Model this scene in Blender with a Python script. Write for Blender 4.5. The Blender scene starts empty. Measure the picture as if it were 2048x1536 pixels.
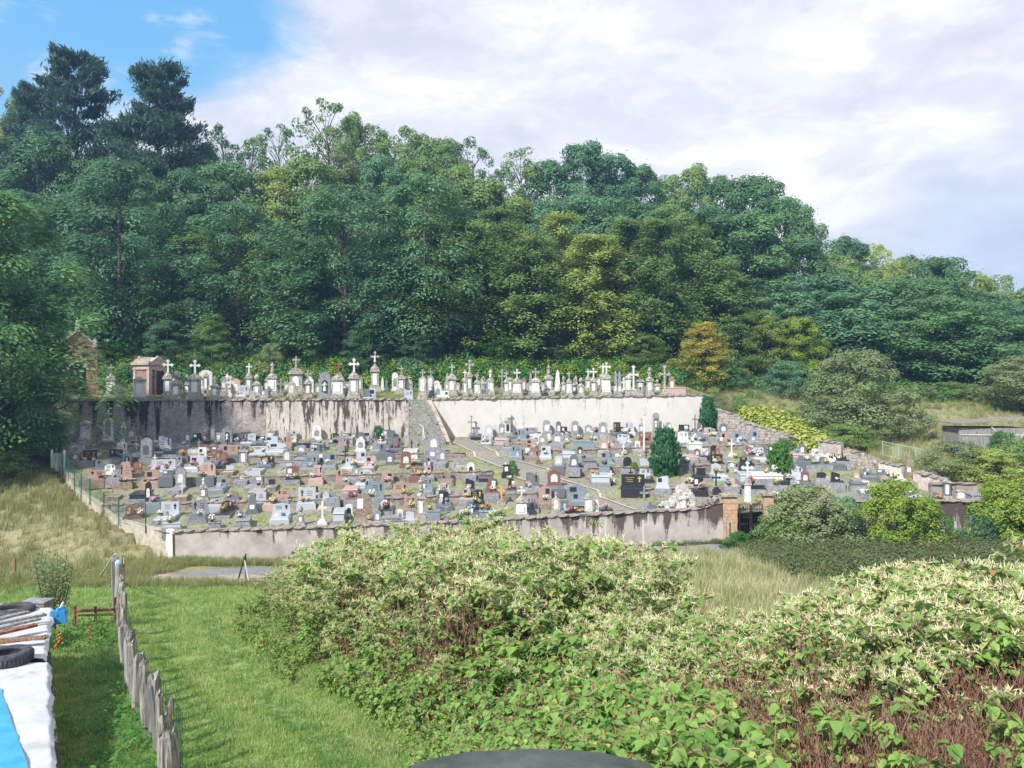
import bpy, math, random
import numpy as np
from mathutils import Vector, Matrix
random.seed(7); rng = np.random.default_rng(7)
R = math.radians
scene = bpy.context.scene
COL = scene.collection

# ------------------------------------------------------------------ camera, sky, sun, exposure
CAMZ = 10.0; F = 1550.0; CX = 1024.0; CY = 768.0
cam_d = bpy.data.cameras.new('camera'); cam = bpy.data.objects.new('camera', cam_d); COL.objects.link(cam)
cam.location = (0, 0, CAMZ); cam.rotation_euler = (R(90), 0, 0)
cam_d.sensor_width = 36; cam_d.lens = F / 2048 * 36; cam_d.clip_end = 3000; cam_d.clip_start = 0.1
scene.camera = cam
SUN_DIR = Vector((-0.50, -0.66, 0.76)).normalized()
SUN_EL = math.asin(SUN_DIR.z); SUN_AZ = math.atan2(SUN_DIR.x, SUN_DIR.y)
sun_d = bpy.data.lights.new('sun', 'SUN'); sun_d.energy = 4.0; sun_d.angle = R(2.5); sun_d.color = (1, .955, .88)
sun = bpy.data.objects.new('sun', sun_d); COL.objects.link(sun)
sun.rotation_euler = SUN_DIR.to_track_quat('Z', 'Y').to_euler(); sun.location = (0, 0, 60)
scene.view_settings.view_transform = 'Standard'; scene.view_settings.look = 'None'
scene.view_settings.gamma = 1; scene.view_settings.use_curve_mapping = False
scene.view_settings.exposure = 0.75
scene.cycles.max_bounces = 6; scene.cycles.diffuse_bounces = 3; scene.cycles.transmission_bounces = 4
scene.cycles.use_denoising = True

world = bpy.data.worlds.new('World'); scene.world = world; world.use_nodes = True
def sky():
    nt = world.node_tree; N = nt.nodes; L = nt.links; N.clear()
    def n(t, **k):
        a = N.new(t)
        for kk, v in k.items(): setattr(a, kk, v)
        return a
    def m(op, a, b=None, c=None):
        q = n('ShaderNodeMath', operation=op)
        for i, v in enumerate((a, b, c)):
            if v is None: continue
            if isinstance(v, (int, float)): q.inputs[i].default_value = v
            else: L.new(v, q.inputs[i])
        return q.outputs[0]
    out = n('ShaderNodeOutputWorld'); bg = n('ShaderNodeBackground'); bg.inputs[1].default_value = 0.1
    st = n('ShaderNodeTexSky'); st.sky_type = 'NISHITA'; st.sun_disc = False
    st.sun_elevation = SUN_EL; st.sun_rotation = SUN_AZ; st.air_density = 1.0; st.dust_density = .6; st.ozone_density = 2.5
    tc = n('ShaderNodeTexCoord'); sp = n('ShaderNodeSeparateXYZ'); L.new(tc.outputs['Generated'], sp.inputs[0])
    az = m('MULTIPLY', m('ARCTAN2', sp.outputs[0], sp.outputs[1]), 57.2958)      # degrees, 0 = straight ahead
    el = m('MULTIPLY', m('ARCSINE', sp.outputs[2]), 57.2958)
    def noise(scale, detail=6, rough=.55, z=1.7, dist=0, off=0):
        mp = n('ShaderNodeMapping'); mp.inputs['Scale'].default_value = (1, 1, z); mp.inputs['Location'].default_value = (off, off * .7, off)
        L.new(tc.outputs['Generated'], mp.inputs[0])
        t = n('ShaderNodeTexNoise'); t.inputs['Scale'].default_value = scale; t.inputs['Detail'].default_value = detail
        t.inputs['Roughness'].default_value = rough; t.inputs['Distortion'].default_value = dist
        L.new(mp.outputs[0], t.inputs[0]); return t.outputs[0]
    def ss(v, a, b):
        q = n('ShaderNodeMapRange', interpolation_type='SMOOTHSTEP'); q.clamp = True
        L.new(v, q.inputs[0]); q.inputs[1].default_value = a; q.inputs[2].default_value = b; return q.outputs[0]
    big = noise(4.2, 7, .52, 2.0, .25); fine = noise(11, 7, .62, 2.4, .4, 3.1)
    # boundary between the open blue sky (to the left) and the cloud bank
    edge = m('ADD', az, m('MULTIPLY', m('SUBTRACT', big, .5), 15)); edge = m('ADD', edge, m('MULTIPLY', m('SUBTRACT', fine, .5), 7))
    edge = m('ADD', edge, m('MULTIPLY', m('MAXIMUM', m('SUBTRACT', 22.5, el), 0.0), 1.9)); edge = m('ADD', edge, m('MULTIPLY', m('MAXIMUM', m('SUBTRACT', el, 24.0), 0.0), .5))
    cover = ss(edge, -20.0, -13.0)
    wisps = m('MULTIPLY', ss(m('ADD', m('MULTIPLY', fine, .6), m('MULTIPLY', big, .4)), .50, .68), .75)
    cover = m('MAXIMUM', cover, wisps)
    # a thinner, bluer veil low on the right
    veil = m('MULTIPLY', ss(m('ADD', az, m('MULTIPLY', m('SUBTRACT', big, .5), 16)), 20, 31), ss(m('SUBTRACT', 20.0, el), 2, 11))
    lum = m('ADD', m('MULTIPLY', ss(noise(3.2, 8, .54, 2.3, .4, 7.7), .34, .64), 1.0), 0)
    lum = m('ADD', m('MULTIPLY', lum, .70), m('MULTIPLY', ss(fine, .42, .60), .30))
    cr = n('ShaderNodeValToRGB'); L.new(lum, cr.inputs[0]); e = cr.color_ramp.elements
    e[0].position = 0; e[0].color = (.53, .56, .66, 1); e[1].position = 1; e[1].color = (.82, .83, .86, 1)
    x = e.new(.5); x.color = (.66, .675, .75, 1)
    mulc = n('ShaderNodeVectorMath', operation='SCALE'); L.new(cr.outputs[0], mulc.inputs[0]); mulc.inputs['Scale'].default_value = 8.3
    blue = n('ShaderNodeMixRGB'); blue.blend_type = 'MIX'; blue.inputs[0].default_value = .82
    L.new(st.outputs[0], blue.inputs[1]); blue.inputs[2].default_value = (1.25, 3.5, 6.2, 1)
    # sky grows paler towards the horizon
    pale = n('ShaderNodeMixRGB'); L.new(ss(m('SUBTRACT', 26.0, el), 0, 26), pale.inputs[0]); L.new(blue.outputs[0], pale.inputs[1]); pale.inputs[2].default_value = (2.9, 4.6, 5.9, 1)
    vm = n('ShaderNodeMixRGB'); L.new(m('MULTIPLY', veil, .55), vm.inputs[0]); L.new(mulc.outputs[0], vm.inputs[1]); vm.inputs[2].default_value = (3.0, 4.0, 5.5, 1)
    mx = n('ShaderNodeMixRGB'); L.new(cover, mx.inputs[0]); L.new(pale.outputs[0], mx.inputs[1]); L.new(vm.outputs[0], mx.inputs[2])
    L.new(mx.outputs[0], bg.inputs[0]); L.new(bg.outputs[0], out.inputs[0])
sky()

# ------------------------------------------------------------------ helpers
def W(px, py, Y): return Vector(((px - CX) / F * Y, Y, CAMZ + (CY - py) / F * Y))
def X(px, Y): return (px - CX) / F * Y
def Z(py, Y): return CAMZ + (CY - py) / F * Y
def sm(t): t = np.clip(t, 0, 1); return t * t * (3 - 2 * t)

TX = np.array([-70, -20, -8, 8, 25, 45, 85.])
TY = np.array([-30, 0, 5.5, 8.5, 10.5, 14, 18, 25, 34, 38, 42, 44, 50, 56, 62, 68, 75, 80, 88, 100, 126, 160, 240.])
TZ = np.array([
 [6.9]*7, [6.9]*7, [6.7]*7, [5.2,5.2,5.2,6.1,6.2,6.3,6.5], [4.65,4.65,4.65,5.5,5.6,5.7,6], [4.2,4.2,4.2,5.0,5.1,5.2,5.5],
 [3.7,3.7,3.7,4.4,4.5,4.6,5], [2.8,2.8,2.8,3.2,3.3,3.5,4], [1.5,1.25,1.25,2.1,2.2,2.4,3], [1.1,.75,.75,1.6,1.8,2,2.6],
 [1.0,.35,.4,1.35,1.7,1.9,2.3], [1.7,1.5,.6,1.5,1.9,2.1,2.5], [2.5,2.35,1.4,2.5,3.0,3.2,3.2], [3.3,3.2,2.4,3.4,3.9,3.6,3.6], [4.2,4.1,3.3,4,4.6,4.2,4.2],
 [5.5,4.4,4.4,5,6.4,5.6,5.2], [8,7.6,7.4,7.8,8.2,7.2,6.2], [10,9.7,9.6,9.8,9.4,8.2,7], [14,13,12.5,12,11.5,9.5,7.5],
 [20,19,18,17.5,16,11,8], [32,31,30,28.5,26,17,9], [42,40,38,36,33,22,10], [43,41,39,37,34,23,11]])
def Hout(x, y):
    x = np.atleast_1d(np.asarray(x, float)); y = np.atleast_1d(np.asarray(y, float))
    x = np.clip(x, TX[0], TX[-1] - 1e-6); y = np.clip(y, TY[0], TY[-1] - 1e-6)
    i = np.clip(np.searchsorted(TX, x, 'right') - 1, 0, len(TX) - 2); j = np.clip(np.searchsorted(TY, y, 'right') - 1, 0, len(TY) - 2)
    fx = (x - TX[i]) / (TX[i + 1] - TX[i]); fy = (y - TY[j]) / (TY[j + 1] - TY[j]); fx = .5 * fx + .5 * sm(fx)
    z = (TZ[j, i] * (1 - fx) + TZ[j, i + 1] * fx) * (1 - fy) + (TZ[j + 1, i] * (1 - fx) + TZ[j + 1, i + 1] * fx) * fy
    z = z + .07 * np.sin(x * .9 + 1.3 * np.sin(y * .5)) * np.sin(y * .7) + .03 * np.sin(x * 2.3 + y * 1.9)
    return z
YF, YB = 42.0, 68.0
def Lx(y): return np.interp(y, [42, 44.5, 49, 55, 61, 68], [-18.4, -22.2, -26.8, -31.7, -36.4, -41.5])
def Rx(y): return np.interp(y, [42, 68], [26.6, 17.3])
STEPS = [47.2, 52.4, 58.8]
def gprof(y):
    t = np.interp(y, [42, 47.19, 47.21, 52.39, 52.41, 58.79, 58.81, 68], [0, .10, .25, .36, .54, .67, .80, 1.0]); return t
def Hin(x, y):
    s = (x - Lx(y)) / (Rx(y) - Lx(y))
    zf = np.interp(s, [0, .34, .66, 1], [1.85, 2.3, 2.95, 3.35]); zb = np.interp(s, [0, .6, 1], [4.85, 5.3, 5.95])
    return zf + (zb - zf) * gprof(y) + .03 * np.sin(x * 1.7) * np.sin(y * 1.3)
def WT(x): return np.interp(x, [-60, -41, -8, 17], [8.5, 8.5, 8.62, 9.0])     # top of the upper retaining wall
def Hup(x, y): return WT(x) - .08 + (y - 68.) * .075 + .04 * np.sin(x * 1.1) * np.sin(y)
def H(x, y):
    if 68.2 <= y <= 81 and -60 < x < 18: return float(Hup(x, y))
    if YF + .2 <= y < 68.2 and Lx(y) < x < Rx(y): return float(Hin(x, y))
    return float(Hout(x, y)[0])
def G(px, py, y0=5.6, y1=260):
    """where the line of sight through a picture point meets the ground"""
    y = y0
    while y < y1:
        if Z(py, y) <= H(X(px, y), y): break
        y += .1
    return Vector((X(px, y), y, H(X(px, y), y)))
def Gn(px, py, upper=False):
    return G(px, py, 68.95 if upper else 43.1, 79 if upper else 67.5)

def tag(o, label=None, cat=None, group=None, kind=None):
    if label: o['label'] = label
    if cat: o['category'] = cat
    if group: o['group'] = group
    if kind: o['kind'] = kind
    return o
def thing(name, label, cat, loc=(0, 0, 0), rz=0, group=None):
    o = bpy.data.objects.new(name, None); o.empty_display_size = .1; COL.objects.link(o)
    o.location = loc; o.rotation_euler = (0, 0, rz); return tag(o, label, cat, group)
def child(name, me, parent, loc=(0, 0, 0), rot=(0, 0, 0), scl=(1, 1, 1)):
    o = bpy.data.objects.new(name, me); COL.objects.link(o); o.parent = parent
    o.location = loc; o.rotation_euler = rot; o.scale = scl; return o

class MB:
    def __init__(s): s.v = []; s.f = []; s.mi = []; s.cur = 0
    def add(s, vs, fs):
        b = len(s.v); s.v += [tuple(v) for v in vs]
        for f in fs: s.f.append([b + i for i in f]); s.mi.append(s.cur)
        return s
    def box(s, c, d, top=1.0, M=None, rz=0, topy=None):
        """box centre c, full size d, upper face scaled by top"""
        x, y, z = d[0] / 2, d[1] / 2, d[2] / 2; ty = top if topy is None else topy
        vs = [(-x, -y, -z), (x, -y, -z), (x, y, -z), (-x, y, -z), (-x * top, -y * ty, z), (x * top, -y * ty, z), (x * top, y * ty, z), (-x * top, y * ty, z)]
        cr, sr = math.cos(rz), math.sin(rz)
        vs = [(c[0] + a * cr - b * sr, c[1] + a * sr + b * cr, c[2] + e) for a, b, e in vs]
        if M: vs = [tuple(M @ Vector(v)) for v in vs]
        return s.add(vs, [(3, 2, 1, 0), (4, 5, 6, 7), (0, 1, 5, 4), (1, 2, 6, 5), (2, 3, 7, 6), (3, 0, 4, 7)])
    def bz(s, x, y, z0, w, d, h, top=1.0): return s.box((x, y, z0 + h / 2), (w, d, h), top)
    def prism(s, pts, y0, y1, cx=0, z0=0):
        """outline in x,z extruded from y0 to y1"""
        n = len(pts); vs = [(cx + p[0], y0, z0 + p[1]) for p in pts] + [(cx + p[0], y1, z0 + p[1]) for p in pts]
        return s.add(vs, [tuple(range(n)), tuple(range(2 * n - 1, n - 1, -1))] + [(i + n, (i + 1) % n + n, (i + 1) % n, i)[::1] for i in range(n)])
    def tube(s, pts, rads, n=6, cap=True):
        pts = [Vector(p) for p in pts]; rings = []
        for i, p in enumerate(pts):
            d = (pts[min(i + 1, len(pts) - 1)] - pts[max(i - 1, 0)]).normalized()
            u = d.cross(Vector((0, 1, 0)) if abs(d.y) < .8 else Vector((1, 0, 0))).normalized(); w = d.cross(u)
            r = rads[i] if isinstance(rads, (list, tuple)) else rads
            rings.append([p + u * (r * math.cos(2 * math.pi * k / n)) + w * (r * math.sin(2 * math.pi * k / n)) for k in range(n)])
        vs = [v for r_ in rings for v in r_]; fs = []
        for i in range(len(pts) - 1):
            for k in range(n): fs.append((i * n + k, i * n + (k + 1) % n, (i + 1) * n + (k + 1) % n, (i + 1) * n + k))
        if cap: fs += [tuple(range(n))[::-1], tuple(range((len(pts) - 1) * n, len(pts) * n))]
        return s.add(vs, fs)
    def lathe(s, c, prof, n=10):
        vs = []; fs = []
        for r, z in prof:
            for k in range(n): vs.append((c[0] + r * math.cos(2 * math.pi * k / n), c[1] + r * math.sin(2 * math.pi * k / n), c[2] + z))
        for i in range(len(prof) - 1):
            for k in range(n): fs.append((i * n + k, i * n + (k + 1) % n, (i + 1) * n + (k + 1) % n, (i + 1) * n + k))
        fs += [tuple(range(n))[::-1], tuple(range((len(prof) - 1) * n, len(prof) * n))]
        return s.add(vs, fs)
    def mesh(s, name, mat, smooth=False):
        me = bpy.data.meshes.new(name); me.from_pydata(s.v, [], s.f); me.validate()
        for mm in (mat if isinstance(mat, (list, tuple)) else [mat]): me.materials.append(mm)
        if any(s.mi) and len(me.polygons) == len(s.mi): me.polygons.foreach_set('material_index', s.mi)
        if smooth: me.polygons.foreach_set('use_smooth', [True] * len(me.polygons))
        me.update(); return me
    def obj(s, name, mat, parent=None, smooth=False, **k):
        o = bpy.data.objects.new(name, s.mesh(name, mat, smooth)); COL.objects.link(o)
        if parent: o.parent = parent
        if k: tag(o, **k)
        return o

def npmesh(name, V, Fq, mats, mi=None, smooth=False):
    """V (n,3), Fq (m,k) all the same arity"""
    me = bpy.data.meshes.new(name); V = np.asarray(V, np.float32); Fq = np.asarray(Fq, np.int32); m, k = Fq.shape
    me.vertices.add(len(V)); me.vertices.foreach_set('co', V.ravel())
    me.loops.add(m * k); me.loops.foreach_set('vertex_index', Fq.ravel())
    me.polygons.add(m); me.polygons.foreach_set('loop_start', np.arange(0, m * k, k, dtype=np.int32))
    for mm in mats: me.materials.append(mm)
    if mi is not None: me.polygons.foreach_set('material_index', np.asarray(mi, np.int32))
    if smooth: me.polygons.foreach_set('use_smooth', np.ones(m, bool))
    me.update(); me.validate(); return me
def unit(a): return a / (np.linalg.norm(a, axis=1, keepdims=True) + 1e-9)
def diamonds(C, Nn, size, asp=.55, axis=None, fold=.0):
    """one four-cornered leaf per centre, facing Nn, long axis near axis"""
    n = len(C); Nn = unit(Nn); a = rng.normal(size=(n, 3)) if axis is None else axis + rng.normal(size=(n, 3)) * .35
    u = unit(a - Nn * np.sum(a * Nn, 1, keepdims=True)); v = np.cross(Nn, u)
    s = (size * rng.uniform(.7, 1.3, n))[:, None] if np.isscalar(size) else size[:, None]
    V = np.stack([C - u * s * .5, C + v * s * asp * .5 - Nn * s * fold, C + u * s * .5, C - v * s * asp * .5 - Nn * s * fold], 1).reshape(-1, 3)
    return V, np.arange(4 * n).reshape(n, 4)

def grid_mesh(name, xs, ys, zf, mat, colf=None):
    XX, YY = np.meshgrid(xs, ys) if xs.ndim == 1 else (xs, ys)
    ZZ = zf(XX.ravel(), YY.ravel()); V = np.stack([XX.ravel(), YY.ravel(), ZZ], 1); ny, nx = XX.shape
    i = np.arange((ny - 1) * (nx - 1)); r, c = i // (nx - 1), i % (nx - 1); a = r * nx + c
    me = npmesh(name, V, np.stack([a, a + 1, a + nx + 1, a + nx], 1), [mat], smooth=True)
    if colf is not None:
        at = me.color_attributes.new('zone', 'FLOAT_COLOR', 'POINT'); at.data.foreach_set('color', colf(XX.ravel(), YY.ravel()).astype(np.float32).ravel())
    return me

# ------------------------------------------------------------------ materials
MATS = {}
def mat(name, c1, c2=None, scale=4., rough=.8, bump=0., spec=.3, detail=5, lo=.35, hi=.65, metal=0, c3=None, s3=1., sep=None, coord='Object', t3=.55):
    if name in MATS: return MATS[name]
    m = bpy.data.materials.new(name); m.use_nodes = True; nt = m.node_tree; N = nt.nodes; L = nt.links
    b = N['Principled BSDF']; b.inputs['Roughness'].default_value = rough; b.inputs['Specular IOR Level'].default_value = spec; b.inputs['Metallic'].default_value = metal
    if c2 is None: b.inputs['Base Color'].default_value = (*c1, 1)
    else:
        tc = N.new('ShaderNodeTexCoord'); t = N.new('ShaderNodeTexNoise'); t.inputs['Scale'].default_value = scale; t.inputs['Detail'].default_value = detail; t.inputs['Roughness'].default_value = .62
        oi = N.new('ShaderNodeObjectInfo'); ad = N.new('ShaderNodeVectorMath'); ad.operation = 'ADD'
        sc = N.new('ShaderNodeVectorMath'); sc.operation = 'SCALE'; sc.inputs['Scale'].default_value = 37.
        cb = N.new('ShaderNodeCombineXYZ'); [L.new(oi.outputs['Random'], cb.inputs[i]) for i in range(3)]
        L.new(cb.outputs[0], sc.inputs[0]); L.new(tc.outputs[coord], ad.inputs[0]); L.new(sc.outputs[0], ad.inputs[1])
        src = ad.outputs[0]
        if sep: mp = N.new('ShaderNodeMapping'); mp.inputs['Scale'].default_value = sep; L.new(src, mp.inputs[0]); src = mp.outputs[0]
        L.new(src, t.inputs[0])
        cr = N.new('ShaderNodeValToRGB'); e = cr.color_ramp.elements; e[0].position = lo; e[1].position = hi; e[0].color = (*c1, 1); e[1].color = (*c2, 1)
        L.new(t.outputs[0], cr.inputs[0]); o = cr.outputs[0]
        if c3 is not None:
            t2 = N.new('ShaderNodeTexNoise'); t2.inputs['Scale'].default_value = s3; t2.inputs['Detail'].default_value = 6; t2.inputs['Roughness'].default_value = .7; L.new(ad.outputs[0], t2.inputs[0])
            mr = N.new('ShaderNodeMapRange'); mr.inputs[1].default_value = t3; mr.inputs[2].default_value = t3 + .1; L.new(t2.outputs[0], mr.inputs[0])
            mx = N.new('ShaderNodeMixRGB'); L.new(mr.outputs[0], mx.inputs[0]); L.new(o, mx.inputs[1]); mx.inputs[2].default_value = (*c3, 1); o = mx.outputs[0]
        L.new(o, b.inputs['Base Color'])
        if bump:
            bp = N.new('ShaderNodeBump'); bp.inputs['Strength'].default_value = bump; bp.inputs['Distance'].default_value = .05
            L.new(t.outputs[0], bp.inputs['Height']); L.new(bp.outputs[0], b.inputs['Normal'])
    MATS[name] = m; return m

def leafmat(name, c1, c2, c3=None, p3=.12, trans=.3, nscale=.35, rough=.55, hv=.5):
    """leaf colour varies by tree, by clump and by leaf"""
    if name in MATS: return MATS[name]
    m = bpy.data.materials.new(name); m.use_nodes = True; nt = m.node_tree; N = nt.nodes; L = nt.links; N.clear()
    out = N.new('ShaderNodeOutputMaterial'); d = N.new('ShaderNodeBsdfPrincipled'); tr = N.new('ShaderNodeBsdfTranslucent'); mx = N.new('ShaderNodeMixShader'); mx.inputs[0].default_value = trans
    d.inputs['Roughness'].default_value = rough; d.inputs['Specular IOR Level'].default_value = .25
    tc = N.new('ShaderNodeTexCoord'); t = N.new('ShaderNodeTexNoise'); t.inputs['Scale'].default_value = nscale; t.inputs['Detail'].default_value = 3; L.new(tc.outputs['Object'], t.inputs[0])
    oi = N.new('ShaderNodeObjectInfo'); ge = N.new('ShaderNodeNewGeometry')
    a = N.new('ShaderNodeMath'); a.operation = 'MULTIPLY_ADD'; L.new(oi.outputs['Random'], a.inputs[0]); a.inputs[1].default_value = hv; L.new(t.outputs[0], a.inputs[2])
    a2 = N.new('ShaderNodeMath'); a2.operation = 'MULTIPLY_ADD'; L.new(ge.outputs['Random Per Island'], a2.inputs[0]); a2.inputs[1].default_value = .35; L.new(a.outputs[0], a2.inputs[2])
    mr = N.new('ShaderNodeMapRange'); mr.inputs[1].default_value = .45; mr.inputs[2].default_value = .75 + hv; L.new(a2.outputs[0], mr.inputs[0])
    c = N.new('ShaderNodeMixRGB'); c.inputs[1].default_value = (*c1, 1); c.inputs[2].default_value = (*c2, 1); L.new(mr.outputs[0], c.inputs[0]); o = c.outputs[0]
    if c3:
        lt = N.new('ShaderNodeMath'); lt.operation = 'LESS_THAN'; L.new(ge.outputs['Random Per Island'], lt.inputs[0]); lt.inputs[1].default_value = p3
        c_ = N.new('ShaderNodeMixRGB'); L.new(lt.outputs[0], c_.inputs[0]); L.new(o, c_.inputs[1]); c_.inputs[2].default_value = (*c3, 1); o = c_.outputs[0]
    L.new(o, d.inputs['Base Color'])
    hs = N.new('ShaderNodeHueSaturation'); hs.inputs['Hue'].default_value = .485; hs.inputs['Value'].default_value = 1.5; L.new(o, hs.inputs['Color']); L.new(hs.outputs[0], tr.inputs[0])
    L.new(d.outputs[0], mx.inputs[1]); L.new(tr.outputs[0], mx.inputs[2]); L.new(mx.outputs[0], out.inputs[0])
    MATS[name] = m; return m

BARK = mat('bark', (.045, .035, .028), (.12, .10, .085), 6, .9, .5, sep=(1, 1, .2))
STONE = {
 'st': mat('weathered_stone', (.20, .18, .15), (.50, .47, .42), 7, .9, .4, c3=(.10, .095, .08), s3=4.5),
 'wh': mat('pale_limestone', (.50, .48, .44), (.72, .70, .67), 6, .8, .2, c3=(.30, .28, .25), s3=5, t3=.6),
 'lg': mat('light_grey_granite', (.36, .38, .41), (.52, .54, .58), 60, .35, 0, .5),
 'dg': mat('dark_grey_granite', (.085, .09, .10), (.19, .20, .22), 30, .35, 0, .5),
 'mg': mat('mid_grey_stone', (.18, .18, .19), (.33, .33, .35), 9, .7, .2, c3=(.13, .125, .12), s3=5),
 'bk': mat('black_granite', (.020, .022, .026), (.045, .048, .054), 50, .18, 0, .5),
 'pk': mat('pink_granite', (.38, .24, .21), (.55, .40, .36), 40, .45, 0, .5),
 'or': mat('salmon_granite', (.32, .20, .155), (.46, .32, .26), 40, .45, 0, .5),
 'rd': mat('red_brown_granite', (.14, .07, .06), (.26, .13, .11), 40, .35, 0, .5),
 'bl': mat('blue_grey_granite', (.15, .18, .20), (.27, .31, .34), 30, .35, 0, .5),
 'br': mat('brown_rubble', (.17, .12, .09), (.36, .28, .22), 8, .9, .5, c3=(.12, .11, .10), s3=4),
}
CNAME = dict(st='weathered', wh='white', lg='light grey', dg='dark grey', mg='mid grey', bk='black', pk='pink', rd='red-brown', bl='blue-grey', br='brown')
CNAME['or'] = 'salmon'
GOLD = mat('gilding', (.55, .38, .12), rough=.4); WHITEP = mat('white_enamel', (.75, .76, .78), rough=.4); DARKP = mat('dark_enamel', (.02, .02, .025), rough=.3)
PLAQ = mat('marble_plaque', (.62, .62, .62), (.78, .78, .78), 12, .4)
IRON = mat('dark_iron', (.03, .032, .035), (.06, .055, .05), 8, .5, metal=.4)
GRAVEL = mat('grave_gravel', (.22, .21, .19), (.48, .46, .42), 25, .9, .6)

# ------------------------------------------------------------------ ground
def ground_mat():
    m = bpy.data.materials.new('ground_cover'); m.use_nodes = True; nt = m.node_tree; N = nt.nodes; L = nt.links
    b = N['Principled BSDF']; b.inputs['Roughness'].default_value = .95; b.inputs['Specular IOR Level'].default_value = .1
    at = N.new('ShaderNodeAttribute'); at.attribute_name = 'zone'; sp = N.new('ShaderNodeSeparateColor'); L.new(at.outputs['Color'], sp.inputs[0])
    tc = N.new('ShaderNodeTexCoord')
    def noise(s, d=6):
        t = N.new('ShaderNodeTexNoise'); t.inputs['Scale'].default_value = s; t.inputs['Detail'].default_value = d; t.inputs['Roughness'].default_value = .65; L.new(tc.outputs['Object'], t.inputs[0]); return t.outputs[0]
    def ramp(f, c1, c2, lo=.35, hi=.65):
        cr = N.new('ShaderNodeValToRGB'); e = cr.color_ramp.elements; e[0].position = lo; e[1].position = hi; e[0].color = (*c1, 1); e[1].color = (*c2, 1); L.new(f, cr.inputs[0]); return cr.outputs[0]
    def mix(f, a, c):
        x = N.new('ShaderNodeMixRGB'); L.new(f, x.inputs[0]); L.new(a, x.inputs[1]); L.new(c, x.inputs[2]); return x.outputs[0]
    n1 = noise(1.3); n2 = noise(9); n3 = noise(.45, 4)
    soil = ramp(n1, (.035, .03, .02), (.09, .075, .045)); lawn = mix(n3, ramp(n2, (.14, .22, .05), (.24, .33, .10)), ramp(n2, (.20, .25, .08), (.32, .34, .15)))
    dry = mix(n1, ramp(n2, (.14, .15, .06), (.30, .26, .14)), ramp(n2, (.24, .21, .11), (.40, .34, .20)))
    grav = ramp(n2, (.15, .13, .11), (.34, .31, .27))
    c = mix(sp.outputs[0], soil, lawn); c = mix(sp.outputs[1], c, dry); c = mix(sp.outputs[2], c, grav)
    L.new(c, b.inputs['Base Color']); bp = N.new('ShaderNodeBump'); bp.inputs['Strength'].default_value = .6; bp.inputs['Distance'].default_value = .04; L.new(n2, bp.inputs['Height']); L.new(bp.outputs[0], b.inputs['Normal'])
    return m
GM = ground_mat()
def zone_out(x, y):
    lawn = sm((y - 6) / 3) * sm((36 - y) / 4) * sm((-.5 - x) / 2.0); dry = np.zeros_like(x)
    dry = np.maximum(dry, sm((y - 31) / 4) * sm((72 - y) / 6) * sm((-14 - x) / 3)); lawn = np.maximum(lawn, .0)
    dry = np.maximum(dry, sm((y - 17) / 4) * sm((41.5 - y) / 2) * sm((x - 1) / 2)); dry = np.maximum(dry, sm((y - 50) / 4) * sm((84 - y) / 4) * sm((x - 20) / 4) * .85)
    g2 = sm((y - 34) / 2) * sm((42 - y) / 1) * sm((14 - x) / 6) * .6
    lawn = np.maximum(lawn, g2 * (x < -4)); lawn = np.maximum(lawn, sm((y - 42) / 4) * sm((90 - y) / 8) * sm((np.abs(x) - 20) / 3) * .6)
    return np.stack([lawn, dry, np.zeros_like(x), np.ones_like(x)], 1)
def zf_out(x, y):
    z = Hout(x, y); ins = (y > 42.25) & (y < 68) & (x > Lx(y) + .3) & (x < Rx(y) - .3)
    z = np.where(ins, np.minimum(z, Hin(x, y)) - 1.2, z); up = (y >= 68) & (y < 80.2) & (x > -60) & (x < 17)
    return np.where(up, np.minimum(z, Hup(x, y)) - .5, z)
gx = np.unique(np.concatenate([np.linspace(-420, -90, 12), np.linspace(-90, -45, 24), np.arange(-45, 46, .5), np.linspace(46, 95, 28), np.linspace(95, 420, 12)]))
gy = np.unique(np.concatenate([np.linspace(-120, 0, 10), np.arange(0, 42, .45), [42.0, 42.25], np.arange(42.5, 90, .75), np.arange(90, 170, 3), np.linspace(170, 480, 12)]))
g = bpy.data.objects.new('ground', grid_mesh('ground', gx, gy, zf_out, GM, zone_out)); COL.objects.link(g); tag(g, kind='structure')
yy = np.unique(np.concatenate([np.arange(42.2, 68.01, .3), np.array(STEPS) - .012, np.array(STEPS) + .012]))
ss = np.linspace(0, 1, 110); SS, YY = np.meshgrid(ss, yy); XX = Lx(YY) + SS * (Rx(YY) - Lx(YY))
def zone_in(x, y):
    n = np.sin(x * .9 + 2 * np.sin(y * .6)) * np.sin(y * 1.3 + x * .4); n2 = np.sin(x * 2.7 + y) * np.sin(y * 2.9)
    gr = np.clip(.58 - .45 * n + .3 * n2, 0, .92); return np.stack([np.ones_like(x), np.full_like(x, .45), gr, np.ones_like(x)], 1)
o = bpy.data.objects.new('cemetery_ground', grid_mesh('cemetery_ground', XX, YY, Hin, GM, zone_in)); COL.objects.link(o); tag(o, kind='structure')
def zone_up(x, y):
    a = zone_in(x, y); a[:, 2] *= .5; a[:, 1] = .5; return a
o = bpy.data.objects.new('upper_terrace_ground', grid_mesh('upper_terrace_ground', np.linspace(-60, 17.6, 130), np.linspace(68.1, 80.4, 26), Hup, GM, zone_up)); COL.objects.link(o); tag(o, kind='structure')

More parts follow.
